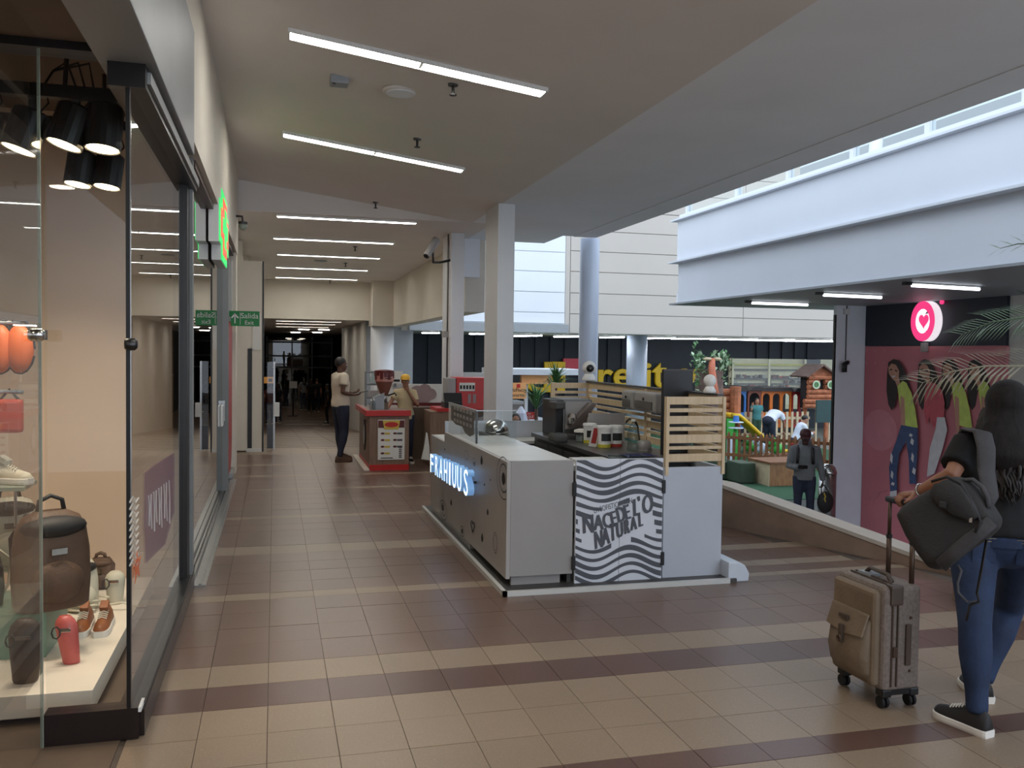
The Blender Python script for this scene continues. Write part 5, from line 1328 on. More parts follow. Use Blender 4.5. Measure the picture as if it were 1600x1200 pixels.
MB().tube([(c0.x+.05, yg, zt_+.2), (c0.x+.16, yg, zt_+.24), (c0.x+.18, yg, zt_+.2)], .014, 6).build('lever', 'black_plastic', gr)
# bottle rack at the left of the counter
rk = empty('counter_rack', (1.4, 13.9, zt_), 'grey metal rack with blender left of the pink hopper', 'rack')
a, b = aty(570, 580, 13.9), aty(592, 640, 13.9)
for xx in (a.x, b.x+.06): MB().box(xx, xx+.03, 13.9, 13.93, zt_, a.z).build('upright', 'kiosk_metal', rk)
for zz in (a.z-.03, a.z-.22, zt_+.12): MB().box(a.x+.03, b.x+.06, 13.88, 14.1, zz, zz+.025).build('shelf', 'kiosk_metal', rk)
MB().lathe([(.06, 0), (.07, .05), (.05, .14), (.06, .2)], (a.x+.15, 13.95, a.z-.195), 14).build('jug', 'plastic_clear', rk)
MB().box(a.x+.05, a.x+.25, 13.9, 14.05, zt_+.145, zt_+.24).build('box', 'kiosk_white', rk)
for i, xx in enumerate((580, 584, 588)):
    p = aty(xx, 637, 12.95+.1*i); o = empty('bottle', (p.x, 12.95+.1*i, zt_), ['clear squeeze bottle nearest the edge of the snack counter', 'clear squeeze bottle in the middle of three on the snack counter', 'clear squeeze bottle closest to the hopper machine'][i], 'bottle', 'squeeze bottles on the snack counter')
    MB().lathe([(.028, 0), (.03, .1), (.012, .13), (.008, .17)], (p.x, 12.95+.1*i, zt_), 12).build('body', 'plastic_clear', o, smooth=True); MB().lathe([(.014, .128), (.006, .16)], (p.x, 12.95+.1*i, zt_+.012), 10).build('nozzle', 'white_plastic', o)
# white price display behind
a, b = aty(614, 585, 15.1), aty(628, 600, 15.1); thing_box('price_display', 'small white price display on the rear counter beside the yellow cap', 'display', [('panel', MB().box(a.x, b.x+.05, 15.36, 15.38, b.z, a.z+.05), 'paper_white', dict(bevel=.004)), ('text_block', MB().box(a.x+.03, b.x, 15.354, 15.36, b.z+.03, b.z+.07), 'print_black', {}), ('stand', MB().box(a.x+.05, a.x+.1, 15.38, 15.4, aty(590, 600, ya).z-.05, b.z+.1), 'kiosk_metal', {})], None, (a.x, 15.36, b.z))
# red vending cabinet right of the second column
yr = 13.55; a, b = aty(713, 590, yr), aty(765, 640, yr)
rv = empty('red_cabinet', (b.x, yr, 0), 'red cabinet with white strip of black symbols left of the near square column', 'cabinet')
MB().box(a.x, b.x+.15, yr, yr+.5, .8, a.z).build('body', 'kiosk_red', rv, bevel=.012)
MB().box(a.x+.02, b.x+.13, yr+.03, yr+.5, 0, .8).build('stand', 'cupboard_brown', rv)
d0, d1 = aty(718, 598, yr-.01), aty(742, 611, yr-.01)
MB().box(d0.x, d1.x, yr-.012, yr, d1.z, d0.z).build('display_strip', 'paper_white', rv)
for i in range(5):
    xx = d0.x+(d1.x-d0.x)*(.1+.2*i); MB().box(xx-.016, xx+.016, yr-.016, yr-.012, d1.z+.03, d0.z-.04).build('symbol', 'print_black', rv)
MB().box(a.x-.14, a.x-.005, yr, yr+.4, .8, a.z-.01).build('side_panel', 'kiosk_white', rv, bevel=.01)
p = aty(738, 622, yr-.01); MB().box(p.x-.07, p.x-.02, yr-.01, yr, p.z-.08, p.z+.06).box(p.x+.01, p.x+.06, yr-.01, yr, p.z-.08, p.z+.06).build('print_figure', 'logo_mauve', rv)
a, b = aty(698, 615, 12.75), aty(726, 632, 12.75); zc3 = .872
pos = empty('cash_register', (a.x, 12.95, zc3), 'black cash register on the red edged cupboard', 'cash register')
MB().prism([(a.x, 12.92, zc3+.09), (b.x, 12.92, zc3+.09), (b.x, 12.98, a.z), (a.x, 12.98, a.z)], (0, .03, 0)).build('screen', 'black_plastic', pos); MB().box(a.x, b.x, 12.9, 13.2, zc3, zc3+.09).build('drawer', 'black_plastic', pos, bevel=.008)
a = aty(703, 572, 15.5); o = tag(MB().box(a.x, a.x+.22, 15.42, 15.45, 1.05, a.z).build('small_poster', 'maroon'), 'small dark red poster on the white wall above the red cabinet', 'poster')
# white low wall seen behind red cabinet
wbk = struct('wall_snack', MB().box(a.x-.1, aty(762, 600, 15.46).x, 15.46, 15.55, 0, aty(730, 582, 15.46).z), 'wall_white')
# ================================================================== SUITCASE
mat('case_tan', (118, 101, 82), .6, var=.10, scale=9, bump=.25)
mat('case_side', (120, 108, 100), .65, var=.22, scale=60, bump=.25)
mat('case_trim', (74, 60, 50), .55, var=.08)
mat('bronze', (88, 70, 58), .4, .6, var=.06)
mat('denim', (29, 46, 76), .8, var=.22, scale=10, bump=.2)
mat('denim_dark', (40, 46, 64), .8, var=.18, scale=10, bump=.2)
mat('tee_black', (13, 13, 15), .85, var=.12, scale=7)
mat('pack_grey', (40, 38, 38), .8, var=.12, scale=14, bump=.25)
mat('pack_light', (60, 58, 60), .8, var=.10, scale=14, bump=.25)
mat('tee_cream', (204, 192, 172), .85, var=.06, scale=7)
mat('polo_beige', (190, 172, 136), .85, var=.06, scale=7)
mat('hoodie_grey', (112, 114, 116), .85, var=.08, scale=9, bump=.15)
mat('shirt_white', (214, 222, 238), .85, var=.04, scale=7)
mat('cap_yellow', (224, 176, 62), .6, var=.04); mat('cap_maroon', (72, 32, 34), .6, var=.08)
mat('hair_brown', (33, 26, 23), .6, var=.5, scale=30)
SX0, SX1, SY0, SY1, SZ0, SZ1 = 2.83, 3.045, 3.585, 3.955, .085, .60
sc0 = empty('suitcase', ((SX0+SX1)/2, (SY0+SY1)/2, 0), 'brown fabric suitcase on four wheels pulled by the woman', 'suitcase')
def rbox(x0, x1, y0, y1, z0, z1, r, e=.03):
    return MB().box(x0, x1, y0, y1, z0, z1)
MB().box(SX0, SX1, SY0, SY1, SZ0, SZ1).build('body', 'case_side', sc0, bevel=.035, seg=4)
MB().box(SX0-.035, SX0+.03, SY0+.03, SY1-.01, SZ0+.02, SZ1-.025).build('front_panel', 'case_tan', sc0, bevel=.028, seg=3)
# bulging big pocket and flap
pk = MB(); rings = []
for t, bul in ((0, .01), (.15, .045), (.4, .065), (.7, .05), (1.0, .015)):
    z = SZ0+.04+t*.3; rings.append([(SX0-.03, SY0+.05, z), (SX0-.03-bul*.8, SY0+.07, z), (SX0-.035-bul, (SY0+SY1)/2, z), (SX0-.03-bul*.8, SY1-.05, z), (SX0-.03, SY1-.03, z), (SX0, SY1-.05, z), (SX0, SY0+.07, z)])
pk.loft([list(reversed(r)) for r in rings]); pk.build('pocket', 'case_tan', sc0, smooth=True)
MB().prism([(SX0-.088, SY0+.055, SZ0+.26), (SX0-.094, (SY0+SY1)/2, SZ0+.245), (SX0-.088, SY1-.035, SZ0+.26), (SX0-.05, SY1-.035, SZ0+.37), (SX0-.05, SY0+.055, SZ0+.37)], (.014, 0, 0)).build('pocket_flap', 'case_tan', sc0, bevel=.006)
MB().box(SX0-.108, SX0-.09, SY0+.18, SY0+.205, SZ0+.2, SZ0+.29).build('pocket_strap', 'case_trim', sc0, bevel=.003)
MB().tube([(SX0-.112, SY0+.192+.014*math.cos(t), SZ0+.22+.014*math.sin(t)) for t in [k*.52 for k in range(13)]], .004, 6).build('snap_ring', 'bronze', sc0)
MB().box(SX0-.082, SX0-.068, SY0+.17, SY0+.24, SZ0+.315, SZ0+.335).build('badge', 'case_trim', sc0, bevel=.002)
zp = MB()
for xx in (SX0+.045, SX0+.075):
    zp.tube([(xx, SY0-.004, SZ0+.03), (xx, SY0-.004, SZ1-.05), (xx, SY0+.02, SZ1-.008), (xx, SY0+.05, SZ1+.004), (xx, SY1-.05, SZ1+.004)], .005, 5)
zp.build('zip', 'case_trim', sc0); MB().cbox((SX0+.055, SY0-.012, SZ0+.2), (.02, .012, .05)).build('zip_pull', 'bronze', sc0, bevel=.003)
MB().box(SX0+.03, SX0+.1, SY0-.012, SY0+.04, SZ1-.09, SZ1+.006).build('corner_patch', 'case_trim', sc0, bevel=.01)
MB().box(SX0+.12, SX0+.15, SY0-.012, SY0, SZ0+.13, SZ0+.33).build('side_handle', 'case_trim', sc0, bevel=.004)
for z in (.36, .1): MB().lathe([(.008, 0), (.006, .006)], (SX0+.15, SY0, SZ0+z), 8, rotx(math.pi/2)).build('rivet', 'bronze', sc0)
MB().tube([(2.93, SY0+.08, SZ1), (2.93, SY0+.11, SZ1+.03), (2.93, SY1-.13, SZ1+.035), (2.93, SY1-.09, SZ1)], .014, 8, flat=.7).build('carry_handle', 'case_trim', sc0, smooth=True)
MB().box(2.90, 2.96, SY1-.17, SY1-.07, SZ1, SZ1+.012).build('handle_patch', 'ledge_grey', sc0)
RX, RYA, RYB, HZ = 3.015, 3.63, 3.80, .985
for yy in (RYA, RYB):
    rd = MB().tube([(RX, yy, SZ1-.02), (RX, yy, .8)], .0125, 8).build('rod', 'bronze', sc0, smooth=True); MB().tube([(RX, yy, .8), (RX, yy, HZ)], .0095, 8).build('rod', 'bronze', sc0, smooth=True)
    MB().lathe([(.015, -.01), (.015, .008)], (RX, yy, .8), 8).build('rod_collar', 'black_plastic', sc0)
MB().tube([(RX, RYA-.01, HZ), (RX, RYB+.02, HZ)], .016, 10).build('grip', 'black_plastic', sc0, smooth=True)
for (xx, yy) in ((SX0+.03, SY0+.03), (SX1-.03, SY0+.03), (SX0+.03, SY1-.04), (SX1-.03, SY1-.04)):
    h = MB().box(xx-.025, xx+.025, yy-.03, yy+.03, .06, .10).build('caster', 'black_plastic', sc0, bevel=.008)
    for d_ in (-.012, .012): MB().lathe([(.028, -.007), (.03, -.003), (.03, .003), (.028, .007)], (xx+d_, yy+.005, .031), 16, roty(math.pi/2)).build('wheel', 'rubber', h)
MB().box(SX0+.05, SX1-.05, SY0+.005, SY0+.03, .07, .1).build('base_bar', 'black_plastic', sc0)

# ================================================================== WOMAN WITH THE SUITCASE
th = math.radians(-32); fwd = Vector((-math.sin(th), math.cos(th), 0)); rgt_ = Vector((math.cos(th), math.sin(th), 0))
wc = Vector((3.345, 3.42, 0))
def wl3(r_, f_, z_): return tuple(wc+rgt_*r_+fwd*f_+Vector((0, 0, z_)))
wr_ = (RX+.015, RYA+.085, HZ+.062)
gd = (Vector((RX, RYA+.05, HZ))-Vector(wr_))
pose = dict(pel=wl3(0, 0, .87), chest=wl3(-.01, .02, 1.16), neck=wl3(-.01, .02, 1.335), head=wl3(.01, .05, 1.47), shL=wl3(-.165, .03, 1.275), shR=wl3(.155, .0, 1.28),
            elL=tuple(aty(1487, 742, 3.48)), wrL=(3.095, 3.70, 1.035), elR=wl3(.22, -.03, 1.03), wrR=wl3(.22, .06, .81),
            hipL=wl3(-.125, 0, .83), hipR=wl3(.1, .0, .83), knL=tuple(aty(1523, 975, 3.34)), knR=tuple(aty(1576, 950, 3.62)), anL=(3.095, 3.275, .09), anR=(3.43, 3.6, .09),
            toeL=(3.06, 3.45, .03), toeR=(3.49, 3.77, .03), hdL=(-1, .35, -.25), hdR=(.1, .2, -1), pnL=(-.1, 0, -1), pnR=(-.8, .3, 0))
wm = person('woman seen from behind in black T-shirt and blue jeans gripping the suitcase handle', tuple(wc), 0, 1.56, pose, dict(top='tee_black', legs='denim', skin='skin_a', hem=.0, width=1.02), .012, th, -.05, None, hand_curl=dict(L=1.05, R=.5), sleeve=.72, shoes='bag_black', male=False, M=Matrix.Identity(4), fat=1.12, face=True)
wroot, V, _, wfw, wrt, wup, wRH, _ = wm
# long wavy hair
hc = V['head']; hb = MB()
hm = mat('hair_strands', (25, 20, 18), .65, spec=.25, var=.55, scale=9, bump=.5)
for nd in [n_ for n_ in hm.node_tree.nodes if n_.type == 'TEX_NOISE']:
    mp_ = hm.node_tree.nodes.new('ShaderNodeMapping'); mp_.inputs['Scale'].default_value = (7, 7, .6)
    src = nd.inputs['Vector'].links[0].from_socket; hm.node_tree.links.new(src, mp_.inputs['Vector']); hm.node_tree.links.new(mp_.outputs[0], nd.inputs['Vector'])
hb.ell(hc-wfw*.03+Vector((0, 0, .03)), (.098, .114, .108), wRH, 20, 16)
hb.tube([hc-wfw*.05+Vector((0, 0, .03)), hc-wfw*.085-Vector((0, 0, .09)), V['neck']-wfw*.095, V['chest'].lerp(V['neck'], .45)-wfw*.125, V['chest']-wfw*.13+Vector((0, 0, .02))], [.092, .108, .118, .112, .05], 16, flat=.5, up=wfw)
hb.ell(hc-wfw*.055-Vector((0, 0, .05)), (.102, .088, .12), wRH, 18, 14); hb.ell(V['neck']-wfw*.075-Vector((0, 0, .01)), (.112, .075, .12), wRH, 18, 14)
hair = fuse(hb, .012, 8, 'hair', 'hair_strands', wroot)
lk = MB(); rnd = random.Random(3)
for i in range(76):
    a0 = -1.45+2.9*i/75; L_ = .34+rnd.uniform(0, .12)-.05*abs(a0); ph = rnd.uniform(0, 6); pts = []
    for k in range(10):
        t = k/9; w_ = (wrt*(.015*math.sin(ph+t*14))-wfw*(.012*math.cos(ph+t*12)))*min(1, t*2.5)
        pts.append(hc-wfw*((.098+.105*t)*math.cos(a0))+wrt*math.sin(a0)*(.098+.022*math.sin(t*3))+Vector((0, 0, .0-L_*t))+w_)
    lk.tube(pts, [.004, .010, .013, .014, .014, .013, .012, .011, .008, .003], 6)
lk.build('hair_locks', 'hair_brown', wroot, smooth=True)
# jeans details, bracelet
pkx = aty(1588, 880, 3.3)
bd = V['pel']
belt = MB(); belt.loft([ering(bd+Vector((0, 0, z_)), wrt, wfw, .196, .15, 24) for z_ in (-.045, -.005)], cap=False); belt.build('waistband', 'denim', wroot, smooth=True)
for sd in (-1, 1):
    c_ = bd+wrt*sd*.092-wfw*.142+Vector((0, 0, -.06)); R = Matrix((wrt, -wfw, Vector((0, 0, 1)))).transposed()
    R = Matrix((wrt, wfw, Vector((0, 0, 1)))).transposed() @ rotz(-sd*.3)
    MB().cbox(c_, (.105, .012, .12), R).build('back_pocket', 'denim', wroot, bevel=.004)
    st = MB(); 
    for z_ in (.055, .042): st.cbox(c_+R @ Vector((0, -.008, z_)), (.1, .002, .003), R)
    st.build('stitching', mat('stitch', (150, 130, 96), .8, var=0), wroot)
wv = V['wrL']; dv = (V['elL']-wv).normalized(); cb_ = wv+dv*.03; q = dv.to_track_quat('Z', 'Y').to_matrix()
MB().tube([cb_+q @ Vector((.033*math.cos(t), .033*math.sin(t), .006*math.sin(3*t))) for t in [k*2*math.pi/14 for k in range(15)]], .004, 6).build('bracelet', 'chrome', wroot, smooth=True)
# ------------------------------------------------ backpack on her left arm
bpc = aty(1483, 818, 3.17)
bpk_ = empty('backpack', bpc, 'large dark grey backpack hanging from the woman\'s left shoulder', 'backpack')
vd = (bpc-EYEP).normalized(); vr = vd.cross(Vector((0, 0, 1))).normalized(); vu = vr.cross(vd)
vd2 = (vd*.9+vr*.25).normalized(); vr2 = vd2.cross(Vector((0, 0, 1))).normalized(); vu2 = vr2.cross(vd2)
bsc = proj(bpc)[2]/1380*.985
def bp(px, py, dep): 
    q_ = bpc+vr2*((px-1483)*bsc)-vu2*((py-818)*bsc); return q_+vd2*dep
outline = [(1406, 815), (1414, 800), (1440, 778), (1462, 762), (1470, 752), (1490, 742), (1510, 745), (1530, 762), (1545, 784), (1556, 800), (1554, 815), (1538, 835), (1512, 858), (1492, 880), (1476, 893), (1462, 892), (1446, 875), (1424, 848)]
cxo, cyo = 1483, 820
rg = []
for e, dep in ((.72, -.105), (.9, -.09), (.985, -.05), (1.0, .0), (.985, .05), (.9, .085), (.7, .1)):
    rg.append([bp(cxo+(x_-cxo)*e, cyo+(y_-cyo)*e, dep) for x_, y_ in outline])
bb = MB(); bb.loft(rg); fuse(bb, .012, 3, 'body', 'pack_grey', bpk_)
# front pocket panel, top handle, straps
rg = []
for e, dep in ((.8, -.135), (.95, -.125), (1.0, -.09)): rg.append([bp(1500+(x_-1500)*e, 782+(y_-782)*e, dep) for x_, y_ in [(1462, 772), (1468, 758), (1490, 750), (1508, 757), (1530, 786), (1538, 802), (1524, 812), (1500, 806), (1474, 790)]])
MB().loft(rg).build('front_pocket', 'pack_grey', bpk_, smooth=True)
MB().tube([bp(x_, y_, -.112) for x_, y_ in ((1464, 756), (1486, 746), (1506, 754), (1524, 780), (1538, 808), (1532, 826))], .007, 6).build('zip', 'bag_black', bpk_, smooth=True)
MB().tube([bp(x_, y_, -.06) for x_, y_ in ((1506, 748), (1518, 746), (1532, 756), (1541, 772), (1543, 786))], .016, 8, flat=.6).build('carry_handle', 'pack_light', bpk_, smooth=True)
MB().tube([bp(x_, y_, -.105) for x_, y_ in ((1552, 806), (1530, 832), (1508, 856), (1486, 884))], .03, 8, flat=.35, up=vd2).build('side_band', 'pack_light', bpk_, smooth=True)
MB().cbox(bp(1486, 790, -.142), (.03, .012, .03), Matrix((vr2, vd2, vu2)).transposed()).build('emblem', 'bag_black', bpk_, bevel=.006)
MB().cbox(bp(1526, 808, -.125), (.012, .01, .02), Matrix((vr2, vd2, vu2)).transposed()).build('zip_pull', 'chrome', bpk_)
shp = V['shL']; sp_ = MB()
sp_.tube([bp(1530, 790, .0), bp(1537, 765, .02), aty(1541, 735, 3.22), aty(1541, 700, 3.24), aty(1535, 676, 3.3), shp+Vector((.02, .0, .085)), shp+wfw*.08+Vector((0, 0, .05)), shp+wfw*.12-Vector((0, 0, .1))], [.03, .034, .038, .04, .04, .04, .036, .03], 8, flat=.25, up=(-.7, -.7, 0))
sp_.build('shoulder_strap', 'pack_light', bpk_, smooth=True)
MB().tube([bp(x_, y_, -.02) for x_, y_ in ((1540, 835), (1536, 880), (1532, 918), (1536, 930), (1524, 938), (1520, 962))], .008, 6, flat=.4).build('loose_strap', 'bag_black', bpk_, smooth=True)
MB().tube([bp(x_, y_, -.02) for x_, y_ in ((1502, 880), (1508, 888), (1504, 908), (1506, 922), (1520, 934), (1532, 930))], .011, 6, flat=.35).build('loose_strap', 'pack_light', bpk_, smooth=True)
# ================================================================== OTHER PEOPLE
# customer at the snack kiosk
hz = aty(533, 558, 13.75).z
r, V, *_ = person('man in cream T-shirt and dark jeans standing at the snack kiosk with a phone', (.98, 13.75, 0), -math.radians(72), hz, dict(
    elR=(.235, -.06, 1.13), wrR=(.12, .19, 1.09), hdR=(-.2, 1, .1), pnR=(-.3, 0, .9), elL=(-.22, .0, 1.12), wrL=(-.08, .22, 1.12), hdL=(.3, 1, .15), pnL=(.3, 0, .9), anR=(.09, -.05, .09), anL=(-.12, .06, .09), toeL=(-.16, .24, .03), toeR=(.1, .13, .03)),
    dict(top='tee_cream', legs='denim_dark', skin='skin_b', hem=-.05), .017, 0, -.12, 'short', shoes='bag_brown', sole='bag_brown', fat=1.14)
ph = empty('phone', V['wrR'], 'dark phone in the hand of the man at the snack kiosk', 'phone'); q = V['wrR']+Vector((.14, 0, .05)); MB().cbox(q, (.14, .07, .012), roty(-.2)).build('case', 'black_plastic', ph, bevel=.004); MB().cbox(q+Vector((0, 0, .007)), (.125, .06, .002), roty(-.2)).build('screen', 'glass_edge', ph)
# worker with yellow cap
hw = aty(632, 584, 13.45).z-.02
r, V, *_ = person('worker in beige polo shirt and yellow cap resting her chin in her hand', (aty(633, 640, 13.45).x, 13.45, 0), math.radians(176), hw, dict(
    shL=(-.16, -.01, 1.37), shR=(.16, -.01, 1.37), elR=(.29, .05, 1.16), wrR=(.36, .24, 1.03), hdR=(.2, .9, -.2), pnR=(0, 0, -1), elL=(-.235, .1, 1.10), wrL=(-.04, .14, 1.40), hdL=(.25, .1, 1), pnL=(.1, -.9, 0)),
    dict(top='polo_beige', legs='denim_dark', skin='skin_a', hem=-.1), .015, .05, .0, 'tied', hat='cap_yellow', male=False, shoes='bag_black', sleeve=.62)
# man with hoodie on the sunken level
YH = 13.3; xh = aty(1258, 700, YH).x
r, V, M, fw, rt, upv, RH, sc = person('man in grey hoodie and dark red cap looking at his phone below the parapet', (xh, YH, ZW), math.radians(180)-math.atan2(xh, YH)*.9, 1.75, dict(
    elR=(.25, -.02, 1.08), wrR=(.10, .20, 1.08), hdR=(-.6, .8, .1), pnR=(-.2, -.3, .9), elL=(-.25, -.02, 1.12), wrL=(-.29, .03, .86), hdL=(0, .1, -1), pnL=(.9, 0, 0)),
    dict(top='hoodie_grey', legs='denim_dark', skin='skin_d', hem=-.08, topname='hoodie'), .018, 0, -.25, 'short', hat='cap_maroon', sleeve=1.2, hood=True, fat=1.04, hand_curl=dict(L=1.0, R=.9))
bk = MB()
for sd in (-1, 1): MB().tube([V['chest']-upv*.12+fw*.13+rt*sd*.13, V['chest']+fw*.155+rt*sd*.125, V['chest'].lerp(V['neck'], .7)+fw*.12+rt*sd*.12, V['neck']+rt*sd*.125+fw*.0+upv*.01], .026, 8, flat=.3, up=tuple(fw)).build('backpack_strap', 'bag_black', r, smooth=True)
ph = empty('phone', V['wrR'], 'black phone in the right hand of the man in the hoodie', 'phone'); q = V['wrR']+fw*.09-rt*.06; MB().cbox(q+Vector((0, 0, .03)), (.15, .012, .075), Matrix((rt, fw, upv)).transposed() @ rotx(-.7)).build('case', 'black_plastic', ph, bevel=.004)
MB().cbox(q+Vector((0, 0, .03))-fw*.01, (.13, .004, .06), Matrix((rt, fw, upv)).transposed() @ rotx(-.7)).build('screen', 'glass_edge', ph)
wv = V['wrL']; bg_ = empty('shoulder_bag', wv, 'black bag with yellow mark carried by the man in the hoodie', 'bag')
c_ = wv+Vector((0, 0, -.36))+rt*-.05
MB().ell(c_, (.15, .1, .19), None, 16, 12).build('body', 'bag_black', bg_, smooth=True); MB().tube([c_+Vector((-.08, 0, .15)), wv+Vector((-.03, 0, -.07)), wv+Vector((.03, 0, -.07)), c_+Vector((.08, 0, .15))], .01, 6).build('handle', 'bag_black', bg_)
vv = (EYEP-c_).normalized(); pm = c_+vv*.1+Vector((0, 0, .06)); MB().tube([pm+Vector((-.03, 0, .1)), pm+Vector((0, 0, .03)), pm+Vector((-.02, 0, 0)), pm+Vector((.03, 0, -.12))], .012, 6).build('yellow_mark', 'menu_yellow', bg_)
# woman half hidden behind the kiosk on the sunken level
pw = aty(806, 660, 15.2)
person('woman with dark hair and lilac top seen past the near square column', (pw.x, 15.2, ZL), math.radians(150), 1.7, None, dict(top=mat('lilac', (150, 110, 160), .8, var=.05), legs='denim_dark', skin='skin_c'), .025, .3, -.2, 'long', male=False)
# play area: bending adult, seated adult, child
pb = aty(1202, 690, 21.5); HB = 1.66
person('adult in white T-shirt and navy trousers bending over in the play area', (pb.x, 21.5, ZL+.12), math.radians(-62), HB, dict(
    pel=(0, -.06, .93), chest=(0, .24, 1.10), neck=(0, .40, 1.12), head=(0, .50, 1.05), shL=(-.17, .36, 1.06), shR=(.17, .36, 1.06), elL=(-.2, .42, .82), elR=(.2, .42, .82), wrL=(-.15, .5, .6), wrR=(.15, .5, .6), hipL=(-.09, -.05, .9), hipR=(.09, -.05, .9), knL=(-.1, .03, .49), knR=(.1, .03, .49)),
    dict(top='shirt_white', legs='denim_dark', skin='skin_a', hem=-.02), .022, 0, -1.0, 'short', fat=1.12)
ps = aty(1243, 690, 21.2)
person('adult in white shirt seated in the play area beside the man in the hoodie', (ps.x, 21.2, ZL), math.radians(-100), 1.64, dict(
    pel=(0, 0, .55), chest=(0, .12, .84), neck=(0, .2, 1.0), head=(0, .27, 1.1), shL=(-.17, .17, .95), shR=(.17, .17, .95), elL=(-.22, .26, .7), elR=(.22, .26, .7), wrL=(-.08, .45, .72), wrR=(.08, .45, .72), hdL=(.3, .9, .2), hdR=(-.3, .9, .2), hipL=(-.09, .02, .52), hipR=(.09, .02, .52), knL=(-.12, .42, .52), knR=(.12, .42, .52), anL=(-.12, .4, .09), anR=(.12, .4, .09), toeL=(-.14, .56, .03), toeR=(.14, .56, .03)),
    dict(top='shirt_white', legs='denim_dark', skin='skin_c', hem=-.02), .022, 0, -.4, 'short', sleeve=1.2, hand_curl=.6)
stl = empty('stool', (ps.x, 21.2, ZL), 'red stool under the seated adult in the play area', 'stool')
MB().lathe([(.17, .36), (.18, .38), (.18, .42), (.16, .44)], (ps.x, 21.2, ZL), 18).build('seat', 'label_red', stl)
for k in range(4):
    a = math.pi/4+k*math.pi/2; MB().tube([(ps.x+.1*math.cos(a), 21.2+.1*math.sin(a), ZL+.36), (ps.x+.15*math.cos(a), 21.2+.15*math.sin(a), ZL+.016)], .015, 6).build('leg', 'label_red', stl)
# the dark hall: a small crowd
crowd = [(421, 662, 'skin_a', 'maroon', 'denim_dark', 10, 'person in dark red top under the orange sign in the dark hall'), (434, 661, 'skin_b', 'tee_black', 'denim_dark', 150, 'person in dark clothes right of the dark red top in the hall'),
         (474, 640, 'skin_a', 'hoodie_grey', 'denim_dark', 20, 'person in grey top deep in the dark hall'),
         (486, 645, 'skin_b', 'tee_black', 'tee_black', 180, 'broad dark figure in the middle of the dark hall'), (495, 643, 'skin_c', 'tee_black', 'denim_dark', 0, 'dark figure with pale arms right of the broad figure'),
         (511, 663, 'skin_b', 'bag_black', 'tee_black', 90, 'dark figure half hidden behind the man in the cream T-shirt'), (447, 636, 'skin_b', 'tee_black', 'denim_dark', 60, 'small dark figure beside the card stand')]
for (px, py, sk, tp, lg, a, lab) in crowd:
    yy = 36.
    for _ in range(40):
        p = atz(px, py, zramp(yy)); yy = .5*yy+.5*min(p.y, 58)
    p = Vector((atz(px, py, zramp(yy)).x, yy, zramp(yy)+.004))
    person(lab, tuple(p), math.radians(a), 1.66+.06*((px*7) % 5)/5, None, dict(top=tp, legs=lg, skin=sk), .035, 0, -.15, 'short' if px % 2 else 'long', face=False, group='people in the dark hall', male=bool(px % 2))
# ================================================================== RIGHT SHOP: poster, logo, palm, cameras
mat('poster_pink', (196, 116, 126), .55, var=.10, scale=.8)
mat('poster_rose', (206, 132, 144), .55, var=.05)
mat('pr_hair', (44, 28, 26), .6, var=.2, scale=20); mat('pr_skin', (192, 142, 120), .6, var=.06, scale=10); mat('pr_lime', (196, 212, 104), .6, var=.10, scale=8); mat('pr_pink', (196, 84, 96), .6, var=.12, scale=8)
mat('pr_jean', (58, 76, 116), .6, var=.2, scale=14); mat('pr_white', (206, 202, 206), .6, var=.06, scale=8)
mat_emit('logo_pink', (246, 62, 130), .9); mat_emit('logo_white', (250, 240, 246), .8)
poster = empty('fashion_poster', (XP, YPIL-1, ZL), 'large pink fashion poster with four young women on the right shop wall', 'poster')
def pxp(px, py, off=.0): return atx(px, py, XP-off)
pa, pb_ = pxp(1345, 541), pxp(1573, 541)
MB().box(XP-.001, XP+.046, pb_.y, YPIL-.01, ZG+.05, zband-.005).build('sheet', 'poster_pink', poster)
LAY = [.004]
def pshape(pts, m, name='print'):
    LAY[0] += .0012; MB().prism([pxp(x_, y_, LAY[0]) for x_, y_ in pts], (.001, 0, 0)).build(name, m, poster)
